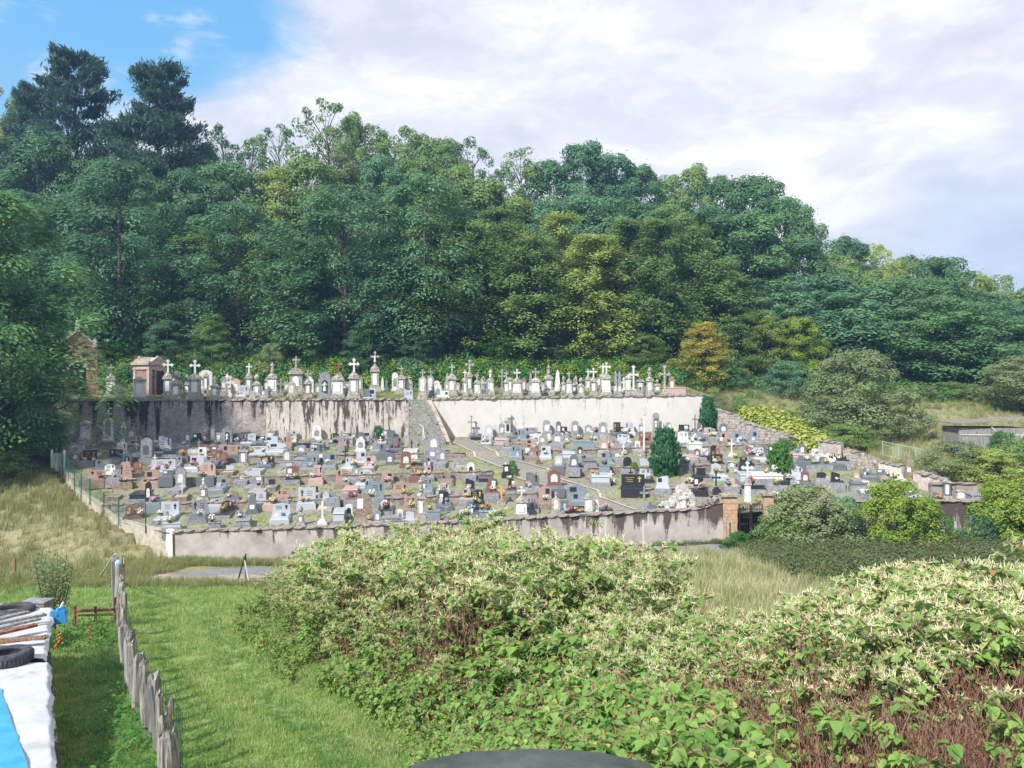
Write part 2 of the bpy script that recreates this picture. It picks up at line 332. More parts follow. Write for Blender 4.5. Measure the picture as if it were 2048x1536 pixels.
def strip(name, L_, R_, mt, lift=.006, hf=H, n=40, label=None):
    """a sheet laid on the ground between two polylines of ground points"""
    def res(P):
        P = np.array([(p[0], p[1]) for p in P]); d = np.r_[0, np.cumsum(np.linalg.norm(np.diff(P, axis=0), axis=1))]; t = np.linspace(0, d[-1], n)
        return np.stack([np.interp(t, d, P[:, 0]), np.interp(t, d, P[:, 1])], 1)
    a, b = res(L_), res(R_); V = []; k = 9
    for i in range(n):
        for j in range(k):
            p = a[i] * (1 - j / (k - 1)) + b[i] * (j / (k - 1)); V.append((p[0], p[1], hf(p[0], p[1]) + lift))
    Fq = [(i * k + j, i * k + j + 1, (i + 1) * k + j + 1, (i + 1) * k + j) for i in range(n - 1) for j in range(k - 1)]
    o = bpy.data.objects.new(name, npmesh(name, V, Fq, [mt], smooth=True)); COL.objects.link(o); return tag(o, kind='structure')
PATHM = mat('gravel_path', (.19, .165, .145), (.29, .26, .235), 16, .95, .3, c3=(.17, .165, .10), s3=1.6, t3=.64)
PL = [Gn(905, 884), Gn(950, 910), Gn(1003, 935), Gn(1085, 970), Gn(1158, 998), Gn(1215, 1022)]; PR = [Gn(936, 880), Gn(983, 903), Gn(1037, 925), Gn(1121, 960), Gn(1196, 990), Gn(1270, 1021)]
def on_path(x, y, m=0.):
    return (y < PL[0].y) & (y > PL[-1].y - .6) & (x > np.interp(-y, [-p.y for p in PL], [p.x for p in PL]) - m) & (x < np.interp(-y, [-p.y for p in PR], [p.x for p in PR]) + m)
ASPH = mat('worn_asphalt', (.15, .15, .15), (.26, .255, .25), 6, .9, .3, c3=(.30, .25, .20), s3=.5, t3=.56)
DIRT = mat('dusty_track', (.24, .19, .14), (.44, .37, .30), 3, .95, .5, c3=(.10, .17, .04), s3=1.2, t3=.56)
strip('cemetery_path', PL, PR, PATHM, .012, n=90)
EDG = mat('path_edging', (.34, .33, .22), (.50, .48, .36), 6, .9, .3)
for P_, dx in ((PL, -.16), (PR, .0)): strip('path_edging', [p + Vector((dx, 0, 0)) for p in P_], [p + Vector((dx + .16, 0, 0)) for p in P_], EDG, .06, n=80)
strip('road', [(-16.6, 36.0), (-10, 35.8), (0, 36.5), (12, 37.6), (34, 38.2)], [(-16.8, 38.6), (-10, 40), (0, 40.9), (12, 41.0), (34, 41.2)], ASPH, .03, n=120)
strip('dirt_track', [(-17.2, 35.6), (-15.8, 34.2), (-14, 33.0), (-12.2, 34.4), (-10.4, 35.2)], [(-17.4, 37.0), (-16.3, 37.4), (-14, 37.0), (-11.6, 36.8), (-9, 36.2)], DIRT, .035, n=50)

# ------------------------------------------------------------------ walls
def wallmat(name, c1, c2, streak, amount, width=2.2, topfade=1.0, zt=8.6, zb=5., rubble=0.):
    m = bpy.data.materials.new(name); m.use_nodes = True; nt = m.node_tree; N = nt.nodes; L = nt.links; b = N['Principled BSDF']; b.inputs['Roughness'].default_value = .92; b.inputs['Specular IOR Level'].default_value = .1
    tc = N.new('ShaderNodeTexCoord')
    def noise(s, sc=(1, 1, 1), d=6, r=.6):
        mp = N.new('ShaderNodeMapping'); mp.inputs['Scale'].default_value = sc; L.new(tc.outputs['Object'], mp.inputs[0])
        t = N.new('ShaderNodeTexNoise'); t.inputs['Scale'].default_value = s; t.inputs['Detail'].default_value = d; t.inputs['Roughness'].default_value = r; L.new(mp.outputs[0], t.inputs[0]); return t.outputs[0]
    cr = N.new('ShaderNodeValToRGB'); e = cr.color_ramp.elements; e[0].position = .35; e[1].position = .65; e[0].color = (*c1, 1); e[1].color = (*c2, 1); L.new(noise(1.2), cr.inputs[0])
    st = noise(width, (1, .3, .10), 5, .6); fine = noise(3.0, (1, 1, .8), 7, .7)
    sp = N.new('ShaderNodeSeparateXYZ'); L.new(tc.outputs['Object'], sp.inputs[0])
    hgt = N.new('ShaderNodeMapRange'); L.new(sp.outputs[2], hgt.inputs[0]); hgt.inputs[1].default_value = zb; hgt.inputs[2].default_value = zt; hgt.inputs[3].default_value = -.10 * topfade; hgt.inputs[4].default_value = .07 * topfade
    a = N.new('ShaderNodeMath'); a.operation = 'ADD'; L.new(st, a.inputs[0]); L.new(hgt.outputs[0], a.inputs[1])
    a2 = N.new('ShaderNodeMath'); a2.operation = 'MULTIPLY_ADD'; L.new(fine, a2.inputs[0]); a2.inputs[1].default_value = .28; L.new(a.outputs[0], a2.inputs[2])
    mr = N.new('ShaderNodeMapRange'); mr.inputs[1].default_value = .66 + (1 - amount) * .22; mr.inputs[2].default_value = .74 + (1 - amount) * .22; L.new(a2.outputs[0], mr.inputs[0])
    mx = N.new('ShaderNodeMixRGB'); L.new(mr.outputs[0], mx.inputs[0]); L.new(cr.outputs[0], mx.inputs[1]); mx.inputs[2].default_value = (*streak, 1); o = mx.outputs[0]
    if rubble:
        v = N.new('ShaderNodeTexVoronoi'); v.feature = 'DISTANCE_TO_EDGE'; v.inputs['Scale'].default_value = 2.6
        mp = N.new('ShaderNodeMapping'); mp.inputs['Scale'].default_value = (.8, 1, 1.5); L.new(tc.outputs['Object'], mp.inputs[0]); L.new(mp.outputs[0], v.inputs[0])
        mv = N.new('ShaderNodeMapRange'); mv.inputs[1].default_value = 0; mv.inputs[2].default_value = .09; mv.inputs[3].default_value = rubble; mv.inputs[4].default_value = 0; L.new(v.outputs[0], mv.inputs[0])
        m3 = N.new('ShaderNodeMixRGB'); L.new(mv.outputs[0], m3.inputs[0]); L.new(o, m3.inputs[1]); m3.inputs[2].default_value = (c1[0] * .45, c1[1] * .42, c1[2] * .4, 1); o = m3.outputs[0]
        bp = N.new('ShaderNodeBump'); bp.inputs['Strength'].default_value = .5; bp.inputs['Distance'].default_value = .04; L.new(v.outputs[0], bp.inputs['Height']); L.new(bp.outputs[0], b.inputs['Normal'])
    else:
        bp = N.new('ShaderNodeBump'); bp.inputs['Strength'].default_value = .25; bp.inputs['Distance'].default_value = .03; L.new(fine, bp.inputs['Height']); L.new(bp.outputs[0], b.inputs['Normal'])
    L.new(o, b.inputs['Base Color']); return m
WM_dark = wallmat('old_purple_render', (.27, .23, .22), (.44, .38, .36), (.045, .04, .04), .90, 1.5, 1.2, 8.6, 4.8, .55)
WM_str = wallmat('streaked_cream_render', (.42, .375, .33), (.58, .52, .46), (.085, .072, .064), 1.14, 4.2, .7)
WM_cream = wallmat('fresh_cream_render', (.56, .52, .485), (.62, .58, .545), (.34, .30, .26), .50, 3.6, .9)
WM_front = wallmat('stained_pinkish_render', (.33, .285, .26), (.49, .44, .40), (.10, .08, .072), 1.10, 2.4, 1.9, 3.1, .9)
COPE = mat('lichened_coping', (.18, .14, .12), (.42, .36, .31), 5, .95, .5, c3=(.09, .06, .05), s3=3)
RUBB = mat('pale_rubble', (.26, .22, .19), (.52, .46, .42), 4, .95, .5, c3=(.16, .12, .11), s3=5)
ORST = mat('orange_sandstone', (.42, .25, .15), (.58, .40, .28), 5, .9, .3)

def wall_run(o, pts, thick, zbot, mt, part='wall_face'):
    """pts: (x, y, ztop) along the front face; body goes back by thick"""
    mb = MB()
    for a, b in zip(pts[:-1], pts[1:]):
        a = Vector(a); b = Vector(b); d = Vector((b.x - a.x, b.y - a.y, 0)).normalized(); nrm = Vector((-d.y, d.x, 0)) * thick
        zb = zbot if not callable(zbot) else None
        za = zb if zb is not None else zbot(a); zc = zb if zb is not None else zbot(b)
        vs = [(a.x, a.y, za), (b.x, b.y, zc), (b.x + nrm.x, b.y + nrm.y, zc), (a.x + nrm.x, a.y + nrm.y, za)]; vs += [(v[0], v[1], (a.z, b.z, b.z, a.z)[i]) for i, v in enumerate(vs)]
        mb.add(vs, [(3, 2, 1, 0), (4, 5, 6, 7), (0, 1, 5, 4), (1, 2, 6, 5), (2, 3, 7, 6), (3, 0, 4, 7)])
    return mb.obj(part, mt, o)
cope_me = []
for k in range(5):
    r = random.Random(k); mb = MB(); w, d, h = 1, 1, 1
    vs = [(x + r.uniform(-.06, .06), y + r.uniform(-.1, .1), z + r.uniform(-.18, .18)) for z in (-.5, .5) for x, y in ((-.5, -.5), (0, -.54), (.5, -.5), (.5, .5), (0, .52), (-.5, .5))]
    mb.add(vs, [(5, 4, 3, 2, 1, 0), (6, 7, 8, 9, 10, 11)] + [(i, (i + 1) % 6, (i + 1) % 6 + 6, i + 6) for i in range(6)]); cope_me.append(mb.mesh('coping_stone', COPE))
def copings(o, pts, thick, step=.5, h=.12, over=.09, me=None, name='coping_stone'):
    P = [Vector(p) for p in pts]; k = 0
    for a, b in zip(P[:-1], P[1:]):
        Ld = Vector((b.x - a.x, b.y - a.y, 0)); ln = Ld.length; d = Ld / ln; nrm = Vector((-d.y, d.x, 0)); n = max(1, round(ln / step)); ang = math.atan2(d.y, d.x)
        for i in range(n):
            t = (i + .5) / n; p = a.lerp(b, t) + nrm * (thick / 2 - .02 + random.uniform(-.03, .03)); hh = h * random.uniform(.75, 1.4)
            child(name, (me or cope_me)[random.randrange(5)], o, (p.x, p.y, p.z + hh / 2 - .012), (random.uniform(-.04, .04), -math.atan2(b.z - a.z, ln), ang + random.uniform(-.05, .05)),
                  (ln / n * random.uniform(.9, .99), thick + over * 2 + random.uniform(-.05, .05), hh)); k += 1
# upper retaining wall, three stretches
def upper(name, x0, x1, mt, label, n=8):
    t = thing(name, label, 'wall', (0, 0, 0)); xs = np.linspace(x0, x1, n)
    pts = [(x, 68., float(WT(x))) for x in xs]; wall_run(t, pts, .45, 3.2, mt); copings(t, pts, .45, .62, .14); return t
xA, xB, xC, xD = -46, X(532, 68), X(812, 68), X(1418, 68)
upper('retaining_wall', xA, xB - .005, WM_dark, 'blackened purple-grey retaining wall with rough stones below the upper terrace', 9)
upper('retaining_wall', xB + .005, xC, WM_str, 'cream retaining wall with long black drip streaks left of the stone stairs', 5)
upper('retaining_wall', X(853, 68), xD, WM_cream, 'clean cream rendered retaining wall right of the stone stairs', 9)
# stairs
st = thing('stone_stairs', 'steep flight of worn grey stone steps climbing between the two retaining walls', 'stairs')
STEP = mat('worn_step_stone', (.16, .155, .13), (.34, .33, .29), 5, .9, .5, c3=(.10, .12, .06), s3=3)
zs0, zs1, NS = 5.05, float(WT(-8)) + .02, 18
for i in range(NS):
    t0 = i / NS; y0 = 63.4 + (68.4 - 63.4) * t0; yend = 68.6; zt = zs0 + (zs1 - zs0) * (i + 1) / NS
    pl = 817 - 3 * t0; pr = 893 + (853 - 893) * t0; mb = MB(); mb.box(((X(pl, y0) + X(pr, y0)) / 2, y0 + .24, zt - .3), (X(pr, y0) - X(pl, y0), .48, .6)); mb.obj('step', STEP, st)
mb = MB(); hw = []
for t in np.linspace(0, 1, 9):
    y = 63.2 + 4.8 * t; hw.append((X(896 - 41 * t, y), y, zs0 + .1 + (zs1 - zs0) * t - .05 * (int(t * 8) % 2)))
for a, b in zip(hw[:-1], hw[1:]): mb.add([(a[0], a[1], 4.2), (b[0], b[1], 4.2), (b[0] + .28, b[1] + .1, 4.2), (a[0] + .28, a[1] + .1, 4.2), a, b, (b[0] + .28, b[1] + .1, b[2]), (a[0] + .28, a[1] + .1, a[2])], [(3, 2, 1, 0), (4, 5, 6, 7), (0, 1, 5, 4), (1, 2, 6, 5), (2, 3, 7, 6), (3, 0, 4, 7)])
mb.obj('cheek_wall', mat('orange_patched_render', (.34, .22, .15), (.50, .42, .35), 2.2, .9, .5, c3=(.42, .38, .33), s3=2), st)
mb = MB()
for t in np.linspace(0, 1, 9)[:-1]:
    y = 63.2 + 4.8 * t; mb.box((X(814, y), y + .3, (4.4 + zs0 + .2 + (zs1 - zs0) * t) / 2 - .1), (.3, .61, zs0 + .2 + (zs1 - zs0) * t - 4.4))
mb.obj('stair_edge', RUBB, st)
# handrail on the stairs
hr = MB(); pts = [W(838, 862, 64.6) + Vector((0, 0, .0)), W(852, 851, 65.2), W(861, 862, 64.0)]
hr.tube([W(846, 880, 63.6), W(846, 853, 63.6)], .025, 5); hr.tube([W(838, 848, 64.6), W(846, 853, 63.6), W(849, 876, 63.5)], .025, 5)
hr.obj('hand_rail', WHITEP, st)

# front wall
def ftop(px): return float(np.interp(px, [335, 640, 900, 1060, 1200, 1300, 1375, 1420, 1445, 1475, 1545, 1780, 1880, 1960, 1990], [1064, 1055, 1045, 1036, 1029, 1023, 1021, 1014, 1004, 1001, 1000, 1004, 1003, 1002, 1002]))
def frontpts(p0, p1, n): return [(X(p, 42), 42., Z(ftop(p), 42)) for p in np.linspace(p0, p1, n)]
fw = thing('boundary_wall', 'long stained pinkish wall with crooked coping stones along the front of the cemetery', 'wall')
pp = frontpts(346, 1446, 26); wall_run(fw, pp, .4, lambda a: H(a.x, 41.9) - .4, WM_front); copings(fw, pp, .4, .62, .07, .07)
mb = MB(); x0 = X(346, 42)
mb.add([(x0 - .62, 42.55, -.2), (x0 - .004, 42.0, -.2), (x0 - .004, 42.4, -.2), (x0 - .5, 42.95, -.2), (x0 - .62, 42.55, Z(1062, 42)), (x0 - .004, 42.0, Z(1064, 42)), (x0 - .004, 42.4, Z(1064, 42)), (x0 - .5, 42.95, Z(1062, 42))],
       [(3, 2, 1, 0), (4, 5, 6, 7), (0, 1, 5, 4), (1, 2, 6, 5), (2, 3, 7, 6), (3, 0, 4, 7)])
mb.obj('end_face', mat('whitened_render', (.55, .53, .50), (.70, .68, .66), 3, .9, .2, c3=(.35, .33, .30), s3=2), fw)
mb = MB(); mb.tube([(x0 + .05, 41.95, .4), (x0 + .02, 41.95, 1.9)], .04, 6); mb.obj('drain_pipe', mat('rusty_iron', (.16, .07, .04), (.28, .14, .08), 6, .8), fw)
fw2 = thing('boundary_wall', 'short streaked wall showing between the yellow-green bush and the right-hand bush', 'wall')
pp = frontpts(1546, 1990, 14); wall_run(fw2, pp, .4, lambda a: H(a.x, 41.9) - .4, WM_front); copings(fw2, pp, .4, .62, .07, .07)
def pillar(px, w, label):
    t = thing('gate_pillar', label, 'gate pillar', (X(px, 42), 42.15, H(X(px, 42), 41.8) - .3), 0, 'pillars of the cemetery gate'); hh = Z(ftop(px), 42) + .25 - t.location.z
    mb = MB(); mb.bz(0, 0, 0, w, .55, .6); mb.obj('plinth', ORST, t)
    mb = MB(); n = 6
    for i in range(n): mb.bz(0, 0, .6 + (hh - .6) / n * i, w - .08 - (.03 if i % 2 else 0), .5 - (.03 if i % 2 else 0), (hh - .6) / n - .012)
    mb.obj('shaft', ORST, t); mb = MB(); mb.bz(0, 0, hh, w + .12, .68, .12); mb.bz(0, 0, hh + .12, w, .5, .08, .7); mb.obj('capital', COPE, t)
pillar(1460, .85, 'orange sandstone gate pillar at the end of the long front wall'); pillar(1537, .62, 'orange sandstone gate pillar beside the dark olive bush')
gt = thing('iron_gate', 'double-leaf wrought iron gate standing between the orange sandstone pillars', 'gate', (X(1503, 42), 42.1, H(X(1503, 42), 41.8)))
for s in (-1, 1):
    wl = .62; x_ = s * .33; mb = MB(); h_ = 2.0
    for z in (.12, .95, 1.75): mb.box((x_, 0, z), (wl, .04, .045))
    for k in (-.5, .5): mb.box((x_ + k * wl, 0, 1.0), (.05, .05, h_))
    lf = mb.obj('gate_leaf', IRON, gt); mb = MB()
    for k in np.linspace(-.4, .4, 6): mb.box((x_ + k * wl, 0, 1.02), (.02, .02, 1.95)); mb.box((x_ + k * wl, 0, 2.04), (.05, .02, .12), .1)
    mb.obj('bars', IRON, lf)

# left boundary: low stone footing with green wire fence
lb = thing('boundary_wall', 'low bare stone wall stepping down the left side of the cemetery under the wire fence', 'wall')
ys = np.linspace(43, 60.5, 16); pp = [(X(346, 42) - .5, 42.62, 1.95)] + [(float(Lx(y)) , y, float(Hin(Lx(y), y)) + .10 + .04 * math.sin(y * 3)) for y in ys]
wall_run(lb, pp[::-1], .28, lambda a: H(a.x - .5, a.y) - .5, mat('bare_footing', (.34, .30, .24), (.52, .47, .38), 4, .95, .4)); 
GREENP = mat('green_fence_paint', (.02, .11, .07), rough=.5)
fn = thing('wire_fence', 'dark green wire mesh fence on posts above the low left wall', 'fence')
px_ = []
for y in np.arange(43.3, 60, 1.75):
    x = float(Lx(y)) - .1; z = float(Hin(x, y)) + .05; mb = MB(); mb.tube([(x, y, z - .3), (x, y, z + 1.35)], .035, 5); mb.obj('fence_post', GREENP, fn); px_.append(Vector((x, y, z)))
mb = MB()
for a, b in zip(px_[:-1], px_[1:]):
    for h_ in np.linspace(.1, 1.3, 9): mb.tube([a + Vector((0, 0, h_)), b + Vector((0, 0, h_))], .006, 3, False)
    for t_ in np.linspace(0, 1, 14): p = a.lerp(b, t_); mb.tube([p + Vector((0, 0, .1)), p + Vector((0, 0, 1.3))], .005, 3, False)
mb.obj('wire_mesh', GREENP, fn)
g1 = W(116, 948, 57.2); t = thing('notice_board', 'tall white weathered board standing at the left edge of the cemetery', 'board', (g1.x, g1.y, H(g1.x, g1.y)), -.25)
mb = MB(); mb.bz(0, 0, .1, 1.05, .1, 1.35); mb.obj('panel', mat('peeling_paint', (.45, .40, .34), (.72, .70, .66), 1.6, .9, .2, sep=(3, 3, .4)), t)
for s in (-1, 1): mb = MB(); mb.bz(s * .55, .0, -.3, .09, .13, 2.0); mb.obj('post', WHITEP, t)

# right boundary: rubble walls stepping down
rub_me = []
for k in range(4):
    r = random.Random(50 + k); n = 5; mb = MB()
    vs = [(x * .5 + r.uniform(-.07, .07), y * .5 + r.uniform(-.07, .07), z * .5 + r.uniform(-.09, .09)) for z in (-1, 1) for x, y in ((-1, -1), (1, -1), (1, 1), (-1, 1))]
    mb.add(vs, [(3, 2, 1, 0), (4, 5, 6, 7), (0, 1, 5, 4), (1, 2, 6, 5), (2, 3, 7, 6), (3, 0, 4, 7)]); rub_me.append(mb.v[:])
def rubble(label, a, b, top_a, top_b, thick=.45, mt=RUBB, rend=None):
    """wall between two ground points with individually laid stones"""
    t = thing('rubble_wall', label, 'wall', group=None); a = Vector(a); b = Vector(b); ln = (b - a).xy.length; d = Vector(((b.x - a.x) / ln, (b.y - a.y) / ln, 0)); nr = Vector((-d.y, d.x, 0))
    pts = [(a.x + (b.x - a.x) * k, a.y + (b.y - a.y) * k, a.z + top_a + (b.z + top_b - a.z - top_a) * k) for k in (0, .5, 1)]
    wall_run(t, pts, thick, lambda q: H(q.x, q.y) - .6, rend or mt)
    mb = MB(); z0 = min(a.z, b.z) - .3; row = 0
    if not rend:
        for side in (0,):
            z = z0
            while z < max(pts[0][2], pts[2][2]):
                hh = random.uniform(.16, .26); s_ = random.uniform(0, .2)
                while s_ < ln:
                    w_ = random.uniform(.22, .5); k = min(1, s_ / ln); zt = pts[0][2] + (pts[2][2] - pts[0][2]) * k
                    if z < zt - .05:
                        c = a + d * (s_ + w_ / 2) + nr * .04; vs = random.choice(rub_me); dd = .16
                        mb.add([(c.x + d.x * v[0] * w_ * .92 + nr.x * v[1] * dd, c.y + d.y * v[0] * w_ * .92 + nr.y * v[1] * dd, z + hh / 2 + v[2] * hh * .9) for v in vs], [(3, 2, 1, 0), (4, 5, 6, 7), (0, 1, 5, 4), (1, 2, 6, 5), (2, 3, 7, 6), (3, 0, 4, 7)])
                    s_ += w_
                z += hh
        o = mb.obj('rubble_stones', mt, t, kind='stuff')
    copings(t, pts, thick, .5, .12, .05, name='coping_stone'); return t
def pr(px, Y): x = X(px, Y); return (x, Y, H(x - .3, Y))
rubble('pale rubble wall beside the narrow conifer, topmost of the stepped right side', pr(1422, 67.2), pr(1478, 66.0), 2.0, 1.8)
rubble('grey dry-stone wall under the yellow-green knotweed bed', pr(1482, 66), pr(1602, 62.0), 1.35, 1.0)
rubble('stained stone wall block behind the dark granite headstones on the right', pr(1636, 57.5), pr(1682, 56.2), 1.75, 1.75, rend=mat('grey_stained_render', (.34, .29, .25), (.50, .45, .40), 3, .9, .3, c3=(.2, .16, .14), s3=2))
rubble('ruined rubble wall right of the stained block, stones tumbled', pr(1686, 56), pr(1745, 54.5), 1.35, 1.15)
rubble('low whitish wall left of the tall tapered stone', pr(1757, 53), pr(1803, 51.8), 1.15, 1.1, rend=mat('white_worn_render', (.48, .44, .40), (.64, .60, .56), 3, .9, .3, c3=(.3, .24, .22), s3=3))
rubble('pink patched wall right of the tall tapered stone', pr(1826, 50.6), pr(1892, 49.0), 1.15, 1.1, rend=mat('pink_worn_render', (.44, .34, .32), (.58, .50, .47), 4, .9, .3, c3=(.3, .22, .22), s3=3))
rubble('long low rubble wall with terracotta stains at the lower right corner', pr(1895, 48.3), pr(1985, 44.6), 1.0, .95)
rb = thing('inner_wall', 'dark stained inner wall with flat slab top behind the right-hand front wall', 'wall'); pts = [(X(p, 44.6), 44.6, Z(968, 44.6)) for p in (1862, 1910, 1955)]
wall_run(rb, pts, .3, 2.8, wallmat('dark_inner_render', (.26, .21, .18), (.38, .32, .28), (.09, .07, .06), .8, 2.4, .5, 4.4, 2.8)); copings(rb, pts, .3, 1.2, .08, .06)

# low terrace walls inside the cemetery
TW = mat('low_terrace_stone', (.17, .14, .12), (.36, .31, .27), 3, .95, .5, c3=(.10, .10, .06), s3=2.5)
def low_wall(ys_, p0, p1, label):
    t = thing('terrace_wall', label, 'wall'); n = max(2, int((p1 - p0) / 60)); pts = []
    for p in np.linspace(p0, p1, n):
        x = X(p, ys_); pts.append((x, ys_ - .1, float(Hin(x, ys_ + .1)) + .03))
    wall_run(t, pts, .2, lambda a: float(Hin(a.x, ys_ - .15)) - .2, TW); copings(t, pts, .2, .7, .07, .03); return t
low_wall(47.2, 205, 1075, 'lowest mossy terrace wall in the left half of the graves'); low_wall(47.2, 1265, 1480, 'lowest mossy terrace wall right of the gravel path behind the rockery shrine')
low_wall(52.4, 160, 985, 'second mossy terrace wall up, left of the gravel path'); low_wall(52.4, 1150, 1640, 'second mossy terrace wall up, right of the gravel path')
low_wall(58.8, 130, 930, 'third mossy terrace wall up, left of the gravel path'); low_wall(58.8, 1040, 1540, 'third mossy terrace wall up, right of the gravel path')

# ------------------------------------------------------------------ graves
def outline(shape, w, h):
    a = w / 2
    if shape == 'arch': return [(-a, 0), (a, 0)] + [(a * math.cos(t), h - min(a, h * .4) + min(a, h * .4) * math.sin(t)) for t in np.linspace(0, math.pi, 11)]
    if shape == 'wave': return [(-a, 0), (a, 0)] + [(x, h * (.88 + .12 * math.sin(x / a * 2.2 + .6))) for x in np.linspace(a, -a, 9)]
    if shape == 'bow': return [(-a, 0), (a, 0)] + [(x, h * (1 - .16 * (x / a) ** 2)) for x in np.linspace(a, -a, 9)]
    if shape == 'gable': return [(-a, 0), (a, 0), (a, h * .74), (0, h), (-a, h * .74)]
    if shape == 'slant': return [(-a, 0), (a, 0), (a, h * .72), (-a * .6, h), (-a, h * .93)]
    if shape == 'trap': return [(-a, 0), (a, 0), (a * .62, h * .95), (a * .35, h), (-a * .62, h * .95)]
    if shape == 'heart': return [(-a * .5, 0), (a * .5, 0), (a, h * .5)] + [(a / 2 + a / 2 * math.cos(t), h * .75 + h * .25 * math.sin(t)) for t in np.linspace(0, math.pi, 6)] + [(-a / 2 + a / 2 * math.cos(t), h * .75 + h * .25 * math.sin(t)) for t in np.linspace(0, math.pi, 6)][1:] + [(-a, h * .5)]
    if shape == 'oval': return [(a * math.cos(t), h / 2 + h / 2 * math.sin(t)) for t in np.linspace(-math.pi / 2, 1.5 * math.pi, 17)[:-1]]
    if shape == 'rock':
        r = random.Random(int(w * 1000)); return [(-a, 0), (a, 0), (a * .95, h * .4), (a * .8, h * .75), (a * .4, h * .92), (0, h), (-a * .45, h * .9), (-a * .7, h * .95), (-a * .9, h * .5)]
    return [(-a, 0), (a, 0), (a, h), (-a, h)]
SHN = dict(flat='flat', arch='round-topped', wave='wavy-topped', bow='bow-topped', gable='gabled', slant='slanting', trap='tapering', heart='heart-shaped', oval='oval', rock='rough boulder')
def cross_mb(w, h, th, y=0, z0=0, fancy=False):
    mb = MB(); tw = max(.07, w * .24); za = z0 + h * .66
    mb.box((0, y, z0 + h / 2), (tw, th, h), .85); mb.box((0, y, za), (w, th * .95, tw * .95))
    if fancy:
        for c in ((w / 2, za), (-w / 2, za), (0, z0 + h)): mb.box((c[0], y, c[1]), (tw * 1.5, th * 1.05, tw * 1.5), M=Matrix.Translation((c[0], y, c[1])) @ Matrix.Rotation(R(45), 4, 'Y') @ Matrix.Translation((-c[0], -y, -c[1])))
    return mb
def statue_mb(h, c=(0, 0, 0), arms=True):
    mb = MB(); w = h * .17
    mb.lathe(c, [(w * 1.15, 0), (w * 1.2, h * .05), (w * .95, h * .3), (w * .85, h * .55), (w * 1.05, h * .72), (w * .95, h * .79), (w * .4, h * .83), (w * .38, h * .85), (w * .55, h * .9), (w * .5, h * .96), (w * .2, h)], 9)
    if arms:
        for s in (-1, 1): mb.tube([(c[0] + s * w * .9, c[1], c[2] + h * .76), (c[0] + s * w * 1.25, c[1] - w * .4, c[2] + h * .62), (c[0] + s * w * .3, c[1] - w * 1.2, c[2] + h * .66)], [w * .34, w * .28, w * .2], 6)
    return mb

